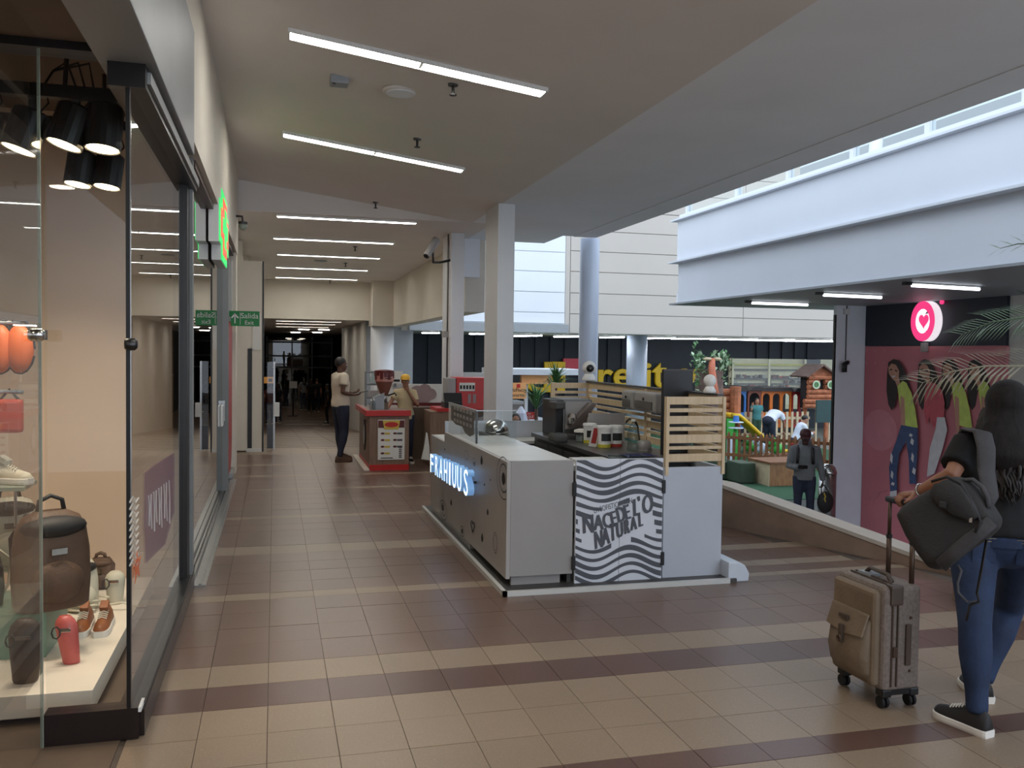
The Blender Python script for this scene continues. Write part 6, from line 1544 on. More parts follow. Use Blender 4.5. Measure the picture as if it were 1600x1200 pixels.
# halftone dots, zigzag, dot row
for i in range(3):
    for j in range(2):
        c = pxp(1354+i*14, 548+j*19, .004); MB().lathe([(.03, 0), (.03, .002)], c, 10, roty(-math.pi/2)).build('dot', 'poster_rose', poster)
c = pxp(1375, 672, .003); MB().lathe([(.36, 0), (.36, .002)], c, 32, roty(-math.pi/2), 1., 1.25).build('halftone_disc', 'poster_rose', poster)
MB().tube([pxp(x_, y_, .005) for x_, y_ in ((1352, 794), (1360, 790), (1364, 779), (1371, 777), (1375, 768), (1386, 766))], .012, 5).build('zigzag', 'poster_rose', poster)
def girl(dx, kind):
    o = lambda l: [(x_+dx, y_) for x_, y_ in l]
    pshape(o([(1388, 566), (1396, 561), (1404, 563), (1410, 572), (1416, 586), (1420, 600), (1424, 616), (1418, 620), (1412, 606), (1402, 612), (1398, 634), (1393, 641), (1388, 632), (1385, 610), (1386, 585)]), 'pr_hair', 'hair')
    pshape(o([(1388, 574), (1393, 568), (1400, 570), (1405, 580), (1404, 590), (1400, 596), (1394, 592), (1389, 584)]), 'pr_skin', 'face')
    pshape(o([(1390, 577), (1394, 576), (1394, 578), (1390, 579)]), 'pr_hair', 'eyebrow'); pshape(o([(1398, 577.5), (1402, 579), (1402, 581), (1398, 579.5)]), 'pr_hair', 'eyebrow')
    pshape(o([(1392, 587), (1400, 587), (1396, 590.5)]), 'pr_white', 'smile')
    pshape(o([(1398, 594), (1404, 590), (1407, 600), (1402, 604)]), 'pr_skin', 'neck')
    if kind == 'pink':
        pshape(o([(1400, 600), (1412, 598), (1424, 610), (1428, 630), (1426, 660), (1410, 668), (1400, 640)]), 'pr_pink', 'shirt'); pshape(o([(1398, 606), (1404, 602), (1408, 640), (1400, 664), (1395, 640)]), 'pr_pink', 'sleeve')
        pshape(o([(1416, 652), (1428, 652), (1432, 672), (1425, 700), (1412, 740), (1400, 745), (1405, 700), (1414, 670)]), 'pr_white', 'trousers')
    else:
        pshape(o([(1402, 604), (1410, 595), (1416, 598), (1424, 614), (1430, 640), (1434, 668), (1425, 668), (1412, 664), (1407, 640)]), 'pr_lime', 'shirt')
        pshape(o([(1407, 618), (1413, 622), (1414, 650), (1414, 672), (1416, 692), (1411, 694), (1409, 670), (1407, 645)]), 'pr_skin', 'arm')
    if kind == 'full':
        pshape(o([(1408, 664), (1434, 669), (1434, 700), (1431, 740), (1432, 756), (1421, 756), (1420, 720), (1416, 690), (1405, 708), (1401, 740), (1402, 766), (1391, 770), (1389, 730), (1394, 705), (1400, 690)]), 'pr_jean', 'jeans')
        for (x_, y_, w_, h_) in ((1392, 716, 3, 9), (1424, 690, 4, 6), (1425, 715, 3, 8), (1427, 736, 4, 6), (1393, 742, 3, 7), (1422, 680, 4, 3), (1394, 756, 4, 3)): pshape(o([(x_, y_-h_), (x_+w_, y_-h_/3), (x_+w_*.6, y_+h_), (x_-w_*.5, y_+h_*.3)]), 'pr_white', 'rip')
        pshape(o([(1391, 768), (1401, 766), (1401, 775), (1390, 776)]), 'pr_white', 'shoe')
girl(126, 'lime'); girl(85, 'lime'); girl(48, 'pink'); girl(0, 'full')
o = tag(MB().box(XP-.06, XP-.002, pxp(1447, 541).y-.06, pxp(1447, 541).y+.06, zband-.1, zband+.05).build('junction_box', 'kiosk_white', bevel=.008), 'small grey box fixed below the pink heart sign', 'junction box')
# heart sign
hs = empty('heart_sign', pxp(1447, 502), 'round pink lit sign with a white heart on the navy shop band', 'sign')
c = pxp(1446, 502, .1); RO, RI = .27, .165; n = 40
def ring3(r1, r2, x0, x1, m, nm):
    mb = MB(); vs = []
    for (r_, x_) in ((r1, x0), (r2, x0), (r2, x1), (r1, x1)):
        for k in range(n): a = 2*math.pi*k/n; vs.append((x_, c.y+r_*math.cos(a)*1.0, c.z+r_*math.sin(a)*1.2))
    fs = []
    for j in range(4):
        for k in range(n): fs.append((j*n+k, j*n+(k+1) % n, ((j+1) % 4)*n+(k+1) % n, ((j+1) % 4)*n+k))
    mb._add(vs, fs); return mb.build(nm, m, hs)
ring3(RO, RI, XP-.16, XP-.15, 'logo_pink', 'ring_face'); ring3(RO, RI, XP-.15, XP-.003, 'logo_white', 'ring_side')
hp = [(16*math.sin(t)**3/32, (13*math.cos(t)-5*math.cos(2*t)-2*math.cos(3*t)-math.cos(4*t))/32) for t in [2*math.pi*i/32 for i in range(32)]]
MB().prism([(XP-.13, c.y-a*.27, c.z+b*.30+.01) for a, b in hp], (.12, 0, 0)).build('heart_body', 'logo_white', hs)
MB().prism([(XP-.138, c.y-a*.22, c.z+b*.25+.01) for a, b in hp], (.007, 0, 0)).build('heart_face', 'logo_pink', hs)
q = pxp(1473, 472, .02); MB().lathe([(.035, 0), (.035, .03)], q, 16, roty(-math.pi/2)).build('mark', 'logo_pink', hs)
# camera and conduit on the grey pillar
yp = YPIL-.001; q = aty(1321, 487, yp)
cd = empty('conduit_box', q, 'small white box with a thin conduit down the grey pillar', 'junction box')
MB().box(q.x-.05, q.x+.05, yp-.06, yp, q.z-.05, q.z+.05).build('box', 'white_plastic', cd, bevel=.008); e = aty(1323, 564, yp); MB().tube([(q.x+.02, yp-.012, za-.03), (q.x+.02, yp-.012, e.z)], .01, 6).build('conduit', 'kiosk_dark', cd)
cm = empty('security_camera', e, 'small black bullet camera on the grey pillar', 'camera')
MB().box(e.x-.04, e.x+.04, yp-.05, yp, e.z-.06, e.z+.02).build('bracket', 'white_plastic', cm, bevel=.008)
MB().tube([(e.x, yp-.04, e.z-.02), (e.x-.06, yp-.1, e.z-.03), (e.x-.13, yp-.12, e.z-.06), (e.x-.13, yp-.12, e.z-.2)], [.03, .04, .05, .045], 10).build('head', 'black_plastic', cm, smooth=True)
# palm
mat('palm_leaf', (86, 108, 78), .55, var=.15, scale=12); mat('palm_dry', (140, 132, 108), .6, var=.1, scale=12); mat('palm_trunk', (96, 78, 60), .8, var=.25, scale=12, bump=.4)
pr_ = Vector((6.95, 5.6, ZW)); pm = empty('palm_tree', pr_, 'palm with feathery fronds reaching in from the right edge', 'palm')
MB().tube([pr_, pr_+Vector((.04, 0, 1.2)), pr_+Vector((.0, .05, 3.1))], [.16, .12, .1], 12).build('trunk', 'palm_trunk', pm, smooth=True)
MB().lathe([(.3, 0), (.42, .1), (.45, .5), (.4, .52)], pr_+Vector((0, 0, -.0)), 20).build('planter', 'parapet', pm)
crown = pr_+Vector((0, .05, 3.1))
def frond(path, ll, m, droop=.25, nleaf=42):
    mb = MB(); P = [Vector(p) for p in path]; mb.tube(P, [.012*(1-.8*i/(len(P)-1)) for i in range(len(P))], 5)
    L = [0]
    for a, b in zip(P[:-1], P[1:]): L.append(L[-1]+(b-a).length)
    def pt(s):
        for i in range(len(P)-1):
            if s <= L[i+1]: t = (s-L[i])/(L[i+1]-L[i]); return P[i].lerp(P[i+1], t), (P[i+1]-P[i]).normalized()
        return P[-1], (P[-1]-P[-2]).normalized()
    for i in range(nleaf):
        s = L[-1]*(.12+.88*i/(nleaf-1)); p_, d_ = pt(s); ln = ll*(.55+.45*math.sin(math.pi*(.15+.8*i/nleaf)))
        side = d_.cross(Vector((0, 0, 1))).normalized(); upp = side.cross(d_)
        for sd in (-1, 1):
            v = (side*sd*.55+d_*.62+upp*(.5 if sd > 0 else -.35)).normalized(); v2 = (v+Vector((0, 0, -droop))).normalized(); w = .011
            a = p_; b = p_+v*ln*.5; c_ = b+v2*ln*.5; wv = v.cross(upp).normalized()*w
            mb._add([a-wv*.4, a+wv*.4, b+wv, b-wv, c_], [(0, 1, 2, 3), (3, 2, 4)])
    return mb.build('frond', m, pm)
A = lambda px, py, y_: aty(px, py, y_)
frond([crown, A(1640, 486, 5.7), A(1600, 496, 5.8), A(1550, 503, 5.95), A(1504, 522, 6.1)], .36, 'palm_leaf', .3, 46)
frond([crown, A(1650, 560, 5.3), A(1600, 572, 5.3), A(1540, 572, 5.4), A(1485, 581, 5.5), A(1442, 598, 5.6)], .4, 'palm_dry', .35, 52)
frond([crown, A(1660, 390, 5.6), A(1625, 380, 5.6), A(1590, 381, 5.7), A(1563, 388, 5.8)], .22, 'palm_leaf', .1, 18)
for v_ in ((-.5, -.6), (-.1, -.9)): frond([crown, crown+Vector((v_[0]*.5, v_[1]*.5, .35)), crown+Vector((v_[0], v_[1], .3)), crown+Vector((v_[0]*1.5, v_[1]*1.5, 0))], .3, 'palm_leaf')
# cameras on the walls of the walkway
p = Vector((-.5, 12.3, aty(371, 352, 12.3).z)); cm = empty('security_camera', p, 'small dome camera high on the left wall above the exit sign', 'camera')
MB().tube([p+Vector((0, 0, .12)), p+Vector((.08, 0, .12)), p+Vector((.09, 0, .04))], .016, 8).build('arm', 'dark_steel', cm); MB().ell(p+Vector((.09, 0, -.01)), .055, n=14, m=10).build('dome', 'glass_edge', cm, smooth=True); MB().lathe([(.06, 0), (.06, .03)], p+Vector((.09, 0, .02)), 14).build('housing', 'dark_steel', cm)
p = aty(686, 395, 14.25); cm = empty('security_camera', p, 'white bullet camera on the second square column', 'camera')
a = aty(682, 375, 14.1); b = aty(666, 400, 13.9)
MB().tube([a, b], [.07, .055], 12).build('head', 'kiosk_white', cm); MB().tube([b, b+(b-a)*.03], .04, 10).build('lens', 'black_plastic', cm)
MB().tube([a.lerp(b, .4)-Vector((0, 0, .06)), aty(677, 410, 14.1), aty(688, 410, 14.3), Vector((2.79, 14.4, aty(688, 405, 14.3).z))], .02, 8).build('bracket', 'dark_steel', cm, smooth=True)
cdt = empty('conduit', (2.775, 14.6, 2), 'thin pipe running down the edge of the second square column', 'pipe'); q = aty(688, 400, 14.6)
MB().tube([(2.775, 14.5, .9), (2.775, 14.5, ZC)], .014, 6).build('pipe', 'kiosk_metal', cdt); MB().box(2.70, 2.79, 14.45, 14.6, aty(680, 527, 14.5).z, aty(680, 517, 14.5).z).build('box', 'kiosk_white', cdt)
# ================================================================== SUNKEN LEVEL: play area, stall, far shop
mat('toy_orange', (214, 112, 36), .5, var=.06); mat('toy_blue', (58, 118, 190), .5, var=.06); mat('toy_red', (160, 34, 34), .5, var=.06); mat('toy_maroon', (128, 62, 44), .5, var=.08)
mat('toy_yellow', (232, 190, 36), .4, var=.04); mat('toy_green', (64, 170, 66), .5, var=.06); mat('toy_roof', (46, 42, 42), .6, var=.1); mat('toy_dark', (36, 34, 38), .7, var=.1)
mat_wood('fence_wood', (132, 88, 54), (112, 70, 42), .6, (10, 10, 1.5)); mat('log_brown', (168, 104, 72), .75, var=.3, scale=7, bump=.4); mat('bark', (104, 84, 76), .85, var=.3, scale=6, bump=.5)
mat('cube_green', (62, 78, 62), .7, var=.06); mat_wood('planter_wood', (158, 112, 66), (138, 92, 52), .5, (6, 6, 2)); mat('planter_side', (196, 178, 148), .6, var=.1, scale=9)
mat('leaf_green', (76, 118, 70), .6, var=.2, scale=15); mat('leaf_pale', (178, 200, 170), .6, var=.1, scale=15); mat('rope_orange', (196, 112, 84), .6, var=.12, scale=9); mat('chalk_green', (26, 62, 62), .5, var=.08)
mat('sign_yellow', (236, 194, 30), .5, var=.03); mat('sign_red', (214, 74, 90), .5, var=.03); mat('stall_orange', (236, 172, 112), .55, var=.04); mat('shop_cream', (222, 212, 182), .6, var=.05)
S = lambda px, py, y_: aty(px, py, y_)
# green cubes
def cube(label, px0, px1, pyt, y_, sz):
    a = S(px0, pyt, y_); b = S(px1, pyt, y_); r = empty('cube_seat', ((a.x+b.x)/2, y_+.3, ZL), label, 'seat', 'green cube seats')
    MB().box(a.x, b.x, y_, y_+sz, ZL+.035, a.z).build('cushion', 'cube_green', r, bevel=.02); MB().box(a.x+.03, b.x-.03, y_+.03, y_+sz-.03, ZL+.015, ZL+.035).build('foot', 'black_plastic', r)
cube('green cube seat nearest the wooden planter', 1157, 1181, 724, 17.0, .6); cube('green cube seat half hidden behind the slatted screen', 1125, 1141, 722, 17.6, .6)
# planter
a, b = S(1203, 722, 16.6), S(1252, 722, 16.6); pl_ = empty('wooden_planter', (a.x, 17, ZL), 'low wooden planter in front of the picket fence', 'planter')
MB().box(a.x, b.x+.2, 16.6, 17.4, ZL+.016, a.z-.04).build('box', 'planter_wood', pl_, bevel=.006); MB().box(a.x-.012, a.x, 16.6, 17.4, ZL+.016, a.z-.04).build('end_panel', 'planter_side', pl_)
MB().box(a.x-.04, b.x+.24, 16.55, 17.45, a.z-.04, a.z).build('rim', 'fence_wood', pl_, bevel=.006)
# picket fence
fn = empty('picket_fence', S(1200, 720, 19.5), 'brown wooden picket fence around the play area', 'fence')
f0, f1 = S(1131, 680, 20.6), S(1308, 700, 18.4); f0.z = f1.z = ZL+.015
N = 21
for i in range(N):
    p = f0.lerp(f1, i/(N-1)); hgt = .82+.0*i
    MB().prism([(p.x-.035, p.y, ZL+.016), (p.x+.035, p.y, ZL+.016), (p.x+.035, p.y, ZL+hgt-.05), (p.x, p.y, ZL+hgt), (p.x-.035, p.y, ZL+hgt-.05)], (0, .03, 0)).build('picket', 'fence_wood', fn)
for z_ in (.22, .66): MB().bar(f0+Vector((-.1, .05, z_)), f1+Vector((.1, .05, z_)), .03, .08).build('rail', 'fence_wood', fn)
f2 = S(1165, 660, 24.4); f3 = S(1262, 660, 24.4); f2.z = f3.z = ZL
fn2 = empty('picket_fence', f2, 'pale picket fence directly in front of the toy train', 'fence')
for i in range(13):
    p = f2.lerp(f3, i/12); MB().box(p.x-.035, p.x+.035, p.y, p.y+.03, ZL+.016, ZL+1.05).build('picket', 'planter_side', fn2)
for z_ in (.35, .85): MB().bar(f2+Vector((-.1, .05, z_)), f3+Vector((.1, .05, z_)), .03, .08).build('rail', 'planter_side', fn2)
# toy train
YT_ = 25.6
def car(label, px0, px1, body, trim, nwin, ztop=605):
    a, b = S(px0, ztop, YT_), S(px1, ztop, YT_); r = empty('train_car', ((a.x+b.x)/2, YT_, ZL), label, 'train car', 'toy train cars')
    W = b.x-a.x; z1 = a.z; z0 = ZL+.45; zm_ = z0+(z1-z0)*.42
    MB().box(a.x, b.x, YT_, YT_+.06, z0, zm_).build('lower_panel', body, r, bevel=.01); MB().box(a.x, b.x, YT_+1.3, YT_+1.36, z0, z1).build('rear_wall', 'toy_dark', r)
    MB().box(a.x, b.x, YT_, YT_+1.36, ZL+.25, z0).build('chassis', 'toy_dark', r)
    pw = W/nwin
    for i in range(nwin+1): MB().box(a.x+i*pw-.05+(.05 if i == 0 else 0)-(.0), a.x+i*pw+.05-(.05 if i == nwin else 0), YT_, YT_+.06, zm_, z1-.08).build('window_post', body, r)
    for i in range(nwin):
        x0, x1 = a.x+i*pw+.05, a.x+(i+1)*pw-.05; rad = (x1-x0)/2; zc_ = z1-.08-rad
        pts = [(x0, YT_, z1-.08)]+[(x0+rad-rad*math.cos(t), YT_, zc_+rad*math.sin(t)) for t in [math.pi*k/8 for k in range(9)]]+[(x1, YT_, z1-.08)]
        L_ = [pts[0]]+pts[1:6]; R_ = pts[5:]
        MB().prism(L_+[(x0+rad, YT_, z1-.08)], (0, .06, 0)).build('window_arch', body, r); MB().prism(R_+[(x0+rad, YT_, z1-.08)], (0, .06, 0)).build('window_arch', body, r)
        MB().box(x0+.04, x1-.04, YT_-.012, YT_, z0+.12, zm_-.12).build('door_panel', trim, r)
    MB().box(a.x, b.x, YT_-.02, YT_+.05, z1-.08, z1).build('top_beam', body, r)
    MB().prism([(a.x-.005, YT_-.15, z1), (b.x+.005, YT_-.15, z1), (b.x-.1, YT_-.15, z1+.12), (a.x+.1, YT_-.15, z1+.12)], (0, 1.6, 0)).build('roof', 'toy_roof', r)
    wr2 = min(.2, W*.2)
    for xx in (a.x+W*.23, b.x-W*.23): MB().lathe([(wr2, 0), (wr2, .08)], (xx, YT_-.02, ZL+.016+wr2), 18, rotx(math.pi/2)).build('wheel', 'toy_dark', r)
car('blue toy train car at the left end of the train', 1147, 1166, 'toy_blue', 'toy_orange', 1, 611); car('brown toy train car between the blue and orange ones', 1169, 1189.5, 'toy_maroon', 'toy_roof', 1, 610); car('orange toy train car with three arched windows', 1190, 1237, 'toy_orange', 'toy_red', 3, 611); car('dark red toy train car next to the log tree house', 1238, 1262, 'toy_red', 'toy_maroon', 2, 612)
# child at the train
pc_ = S(1184, 640, 24.0); person('child with dark hair and teal top standing in front of the brown train car', (pc_.x, 24.05, ZL+.1), math.radians(170), S(1184, 622, 24.0).z-ZL-.1, dict(elR=(.26, .1, 1.2), wrR=(.22, .16, 1.42), hdR=(0, .2, 1), pnR=(0, 1, 0)), dict(top=mat('teal', (62, 122, 124), .8, var=.05), legs=mat('dark_green', (44, 74, 58), .8, var=.05), skin='skin_c'), .03, 0, 0, 'short')
stp = tag(MB().box(pc_.x-.35, pc_.x+.35, 23.85, 24.3, ZL+.016, ZL+.1).build('play_step', 'fence_wood'), 'small wooden step under the child by the train', 'step')
stp = tag(MB().box(pb.x-.4, pb.x+.6, 21.2, 21.95, ZL+.016, ZL+.12).build('play_step', 'fence_wood'), 'low wooden step under the bending adult', 'step')
# slide
sl = empty('slide', S(1170, 670, 22.6), 'yellow plastic slide running down to the right in the play area', 'slide')
path = [S(x_, y_, 22.6) for x_, y_ in ((1138, 651), (1150, 652), (1166, 666), (1184, 683), (1200, 696), (1216, 703))]
ch = MB(); ch.tube(path, [.2]*6, 8, flat=.12, up=(0, 0, 1)); ch.build('chute', 'toy_yellow', sl, smooth=True)
for d_ in (-.2, .2): MB().tube([p+Vector((.0, d_, .06)) for p in path], .06, 8).build('side_rail', 'toy_yellow', sl, smooth=True)
MB().box(path[0].x-.15, path[0].x+.1, 22.4, 22.8, ZL+.016, path[0].z-.05).build('tower', 'toy_green', sl); MB().box(path[-1].x-.3, path[-1].x+.3, 22.45, 22.75, ZL+.016, path[-1].z+.02).build('end_block', 'toy_yellow', sl, bevel=.04)
# small table
q = S(1150, 662, 21.6); tb_ = empty('toy_table', (q.x, 21.6, ZL), 'small white and blue toy table beside the slide', 'table')
for z_ in (S(1150, 659, 21.6).z, S(1150, 668, 21.6).z): MB().lathe([(.2, -.02), (.2, .0)], (q.x, 21.6, z_), 18).build('top', 'shirt_white', tb_)
MB().lathe([(.08, ZL+.016), (.06, S(1150, 669, 21.6).z)], (q.x, 21.6, 0), 12).build('leg', 'toy_green', tb_); MB().lathe([(.09, 0), (.07, .16)], (q.x, 21.6, S(1150, 659, 21.6).z), 12).build('bucket', 'toy_blue', tb_)
# spring riders
def rider(label, px, py, y_, m1, m2):
    p = S(px, py, y_); p.z = ZL+.016; r = empty('spring_rider', p, label, 'toy', 'spring riders'); MB().ell(p+Vector((0, 0, .32)), (.2, .12, .14), None, 14, 10).build('body', m1, r, smooth=True); MB().ell(p+Vector((-.15, -.05, .5)), .12, None, 14, 10).build('head', m1, r, smooth=True)
    for sd in (-1, 1): MB().ell(p+Vector((-.15+sd*.08, -.05, .6)), .045, None, 10, 8).build('ear', m2, r, smooth=True)
    for sd in (-1, 1): MB().ell(p+Vector((-.15+sd*.045, -.16, .52)), .03, None, 8, 6).build('eye_patch', m2, r, smooth=True)
    MB().tube([p+Vector((.06*math.cos(t), .06*math.sin(t), .012*t)) for t in [k*.7 for k in range(26)]], .014, 6).build('spring', 'steel', r)
rider('white and black bear rider behind the fence', 1189, 697, 20.9, 'shirt_white', 'toy_dark'); rider('green animal rider behind the fence right of the bear', 1214, 699, 20.7, 'toy_green', 'toy_dark'); rider('green animal rider behind the fence left of the bear', 1174, 697, 21.2, 'toy_green', 'shirt_white')
for i, (px, m, lb) in enumerate(((1141, 'shirt_white', 'white post of the play frame'), (1147, 'toy_green', 'green post of the play frame'))):
    a = S(px, 684, 21.0); o = tag(MB().box(a.x-.06, a.x+.06, 20.95, 21.07, ZL+.016, a.z).build('play_post', m), lb+' behind the fence', 'post')
# log tree house
yh_ = 24.9; th_ = empty('log_tree_house', S(1280, 600, yh_), 'log tree house with shuttered window above the dark green board', 'play house')
h0_, h1_ = S(1262, 598, yh_), S(1300, 598, yh_); ztop_ = S(1280, 586, yh_).z; zbot_ = S(1280, 638, yh_).z; nl = 7
for i in range(nl):
    z_ = zbot_+(ztop_-zbot_)*(i+.5)/nl
    if i in (4, 5):
        for xa, xb in ((h0_.x, h0_.x+(h1_.x-h0_.x)*.45), (h0_.x+(h1_.x-h0_.x)*.68, h1_.x)): MB().tube([(xa, yh_, z_), (xb, yh_, z_)], (ztop_-zbot_)/nl*.5, 8).build('log', 'log_brown', th_)
    else: MB().tube([(h0_.x-(.12 if i < 2 else 0), yh_, z_), (h1_.x+(.1 if i < 2 else 0), yh_, z_)], (ztop_-zbot_)/nl*.5, 8).build('log', 'log_brown', th_)
MB().prism([(h0_.x-.05, yh_, ztop_), (h1_.x+.05, yh_, ztop_), ((h0_.x+h1_.x)/2, yh_, S(1280, 573, yh_).z)], (0, .12, 0)).build('gable', 'log_brown', th_)
for sd, (xa) in ((-1, h0_.x-.15), (1, h1_.x+.15)): MB().bar((xa, yh_+.3, ztop_-.06), ((h0_.x+h1_.x)/2, yh_+.3, S(1280, 570, yh_).z), 1.0, .05).build('roof', 'bark', th_)
MB().box(h0_.x, h1_.x, yh_+.1, yh_+.4, zbot_, ztop_).build('inner_wall', 'toy_dark', th_)
wx = h0_.x+(h1_.x-h0_.x)*.56; wz = zbot_+(ztop_-zbot_)*5/nl
for sd in (-1, 1): MB().lathe([(.13, 0), (.14, .02)], (wx+sd*.27, yh_-.12, wz), 14, rotx(math.pi/2)).build('shutter', 'leaf_pale', th_); MB().lathe([(.09, .02), (.08, .03)], (wx+sd*.27, yh_-.12, wz), 10, rotx(math.pi/2)).build('shutter_paint', 'leaf_green', th_)
for xx in (h0_.x+.05, h1_.x-.05): MB().tube([(xx, yh_+.2, ZL), (xx, yh_+.2, zbot_)], .07, 8).build('stilt', 'log_brown', th_)
a, b = S(1276, 625, 24.2), S(1299, 660, 24.2); cb2 = empty('chalk_board', (a.x, 24.2, ZL), 'dark green board standing under the log tree house', 'board'); MB().box(a.x, b.x, 24.2, 24.24, b.z, a.z).build('panel', 'chalk_green', cb2)
for xx in (a.x+.02, b.x-.06): MB().box(xx, xx+.04, 24.24, 24.28, ZL, a.z).build('post', 'planter_side', cb2)
# tree with leaves, bark wall
tx = S(1108, 600, 22.5); tr_ = empty('play_tree', (tx.x, 22.5, ZL), 'artificial tree with pale leaves and orange trunk stripe behind the slats', 'tree')
MB().tube([(tx.x, 22.5, ZL+.016), (tx.x, 22.5, S(1108, 578, 22.5).z)], [.42, .38], 16).build('trunk', 'bark', tr_, smooth=True)
MB().tube([S(1118, 622, 21.9), S(1115, 600, 21.9), S(1112, 575, 21.95), S(1113, 560, 22)], [.12, .1, .1, .08], 10).build('stripe', 'rope_orange', tr_, smooth=True)
for dx_ in (-7, 7): MB().ell(S(1113+dx_, 561, 22), (.14, .1, .05), None, 10, 8).build('hook', 'planter_side', tr_, smooth=True)
lf = {'leaf_green': MB(), 'leaf_pale': MB()}; rnd = random.Random(5)
for (px, py, n_, rx_, ry_) in ((1092, 562, 90, 12, 20), (1100, 580, 50, 18, 8), (1133, 562, 70, 12, 14), (1118, 556, 40, 12, 6), (1132, 585, 26, 5, 16), (1090, 600, 18, 5, 14)):
    for i in range(n_):
        c = S(px+rnd.gauss(0, .5)*rx_, py+rnd.gauss(0, .5)*ry_, 22.4+rnd.uniform(-.5, .3)); m = 'leaf_pale' if rnd.random() < .4 else 'leaf_green'; R = rotz(rnd.uniform(0, 6)) @ rotx(rnd.uniform(-1.2, 1.2)); s_ = rnd.uniform(.06, .1)
        lf[m]._add([c+R @ Vector(v)*s_ for v in ((0, -1, 0), (.55, 0, .1), (0, 1, 0), (-.55, 0, .1))], [(0, 1, 2, 3)])
for m, mb in lf.items(): mb.build('foliage', m, tr_)
bw_ = empty('log_wall', S(1142, 640, 23), 'stacked log wall of the play area beside the blue train car', 'play house'); a, b = S(1125, 612, 23.2), S(1151, 612, 23.2)
for i in range(9): MB().tube([(a.x, 23.2, ZL+.2+i*.19), (b.x, 23.2, ZL+.2+i*.19)], .1, 8).build('log', 'log_brown', bw_)
MB().tube([(b.x-.12, 23.05, ZL), (b.x-.12, 23.05, S(1148, 604, 23).z)], .16, 10).build('post', 'log_brown', bw_)
# far shop window
yw = 30.0; sw = empty('shop_window', S(1200, 585, yw), 'cream lit shop window with shelves behind the toy train', 'shop window')
a, b = S(1142, 560, yw), S(1302, 615, yw); MB().box(a.x, b.x, 30.1, 30.19, b.z-.6, a.z).build('back_wall', 'shop_cream', sw)
for py in (570, 578, 592, 600, 608): q = S(1200, py, yw); MB().box(a.x+.05, S(1256, 600, yw).x, 29.95, 30.1, q.z-.03, q.z+.03).build('shelf', 'kiosk_dark' if py > 575 else 'label_yellow', sw)
for px in (1143, 1200, 1256, 1281): q = S(px, 585, yw); MB().box(q.x-.04, q.x+.04, 29.9, 29.95, b.z-.6, a.z).build('mullion', 'shop_cream', sw)
rnd = random.Random(9)
for i in range(34):
    px = 1146+i*3.2; py = rnd.choice((592, 600, 608)); q = S(px, py, 29.98); MB().box(q.x, q.x+rnd.uniform(.08, .2), 29.96, 30.08, q.z+.031, q.z+rnd.uniform(.1, .17)).build('goods', rnd.choice(['kiosk_dark', 'kiosk_white', 'label_red', 'grey_plastic', 'maroon', 'black_plastic']), sw)
MB().box(a.x, b.x, 29.88, 29.9, b.z-.6, a.z).build('pane', 'glass', sw); MB().box(S(1257, 600, yw).x, S(1280, 600, yw).x, 29.93, 30.1, b.z-.6, a.z).build('dark_bay', 'dark_wall', sw)
# yellow letters on the dark wall
sg = empty('wall_sign', S(1000, 590, 30.1), 'big yellow lettering with a red square on the dark far wall', 'sign')
def wletter(ch, px0, px1, py0, py1, m='sign_yellow'):
    a, b = S(px0, py0, 30.08), S(px1, py1, 30.08); me = text_mesh(ch, 1., .05, 'letter', bev=.02); co = [v.co for v in me.vertices]
    x0, x1, y0, y1 = min(v.x for v in co), max(v.x for v in co), min(v.y for v in co), max(v.y for v in co)
    for v in me.vertices: v.co.x = (v.co.x-x0)/(x1-x0)*(b.x-a.x); v.co.y = (v.co.y-y0)/(y1-y0)*(a.z-b.z)
    me.transform(frame3((1, 0, 0), (0, 0, 1), (a.x, 30.06, b.z))); link('letter', me, m, sg)
wletter('d', 820, 861, 565, 613); wletter('l', 862, 882, 565, 614); wletter('r', 934, 957, 577, 605); wletter('e', 958, 985, 576, 606); wletter('i', 1005, 1016, 567, 606); wletter('t', 1018, 1041, 567, 606); wletter('y', 1064, 1091, 576, 618)
a, b = S(880, 560, 30.05), S(905, 586, 30.05); MB().box(a.x, b.x+.3, 30.0, 30.12, b.z, a.z).build('square', 'sign_red', sg)
# stall left of the kiosk machine
ys_ = 18.5; st_ = empty('ice_cream_stall', S(825, 620, ys_), 'small stall with orange sign and white roof edge beyond the kiosk', 'stall')
a = S(800, 576, ys_); b = S(915, 588, ys_); MB().box(a.x-.3, b.x, ys_, ys_+1.6, S(850, 586, ys_).z, S(850, 577, ys_).z).build('roof', 'fascia_white', st_)
a, b = S(815, 586, ys_+.1), S(862, 600, ys_+.1); MB().box(a.x, b.x, ys_+.1, ys_+.3, b.z, a.z).build('beam', 'stall_orange', st_)
a, b = S(798, 598, ys_), S(822, 623, ys_); MB().box(a.x-.3, b.x, ys_, ys_+.06, b.z, a.z).build('sign_board', 'stall_orange', st_)
text('la McFlurry', .105, .002, ((a.x+b.x)/2-.05, ys_-.004, a.z-.16), (1, 0, 0), (0, 0, 1), 'print_black', st_); text('favorita', .105, .002, ((a.x+b.x)/2-.02, ys_-.004, a.z-.27), (1, 0, 0), (0, 0, 1), 'print_black', st_)
q = S(810, 603, ys_); MB().box(q.x-.04, q.x+.04, ys_-.006, ys_, q.z-.04, q.z+.04).build('logo_patch', 'kiosk_red', st_)
a, b = S(800, 585, ys_+.05), S(812, 597, ys_+.05); MB().box(a.x-.3, b.x, ys_+.02, ys_+.1, b.z, a.z).build('lamp_box', 'black_plastic', st_)
q = S(820, 620, ys_+.2); MB().box(q.x, q.x+.07, ys_+.2, ys_+.27, ZL, S(820, 590, ys_).z).build('post', 'fascia_white', st_); q2 = S(905, 620, ys_+.2); MB().box(q2.x, q2.x+.07, ys_+.2, ys_+.27, ZL, S(820, 586, ys_).z).build('post', 'fascia_white', st_)
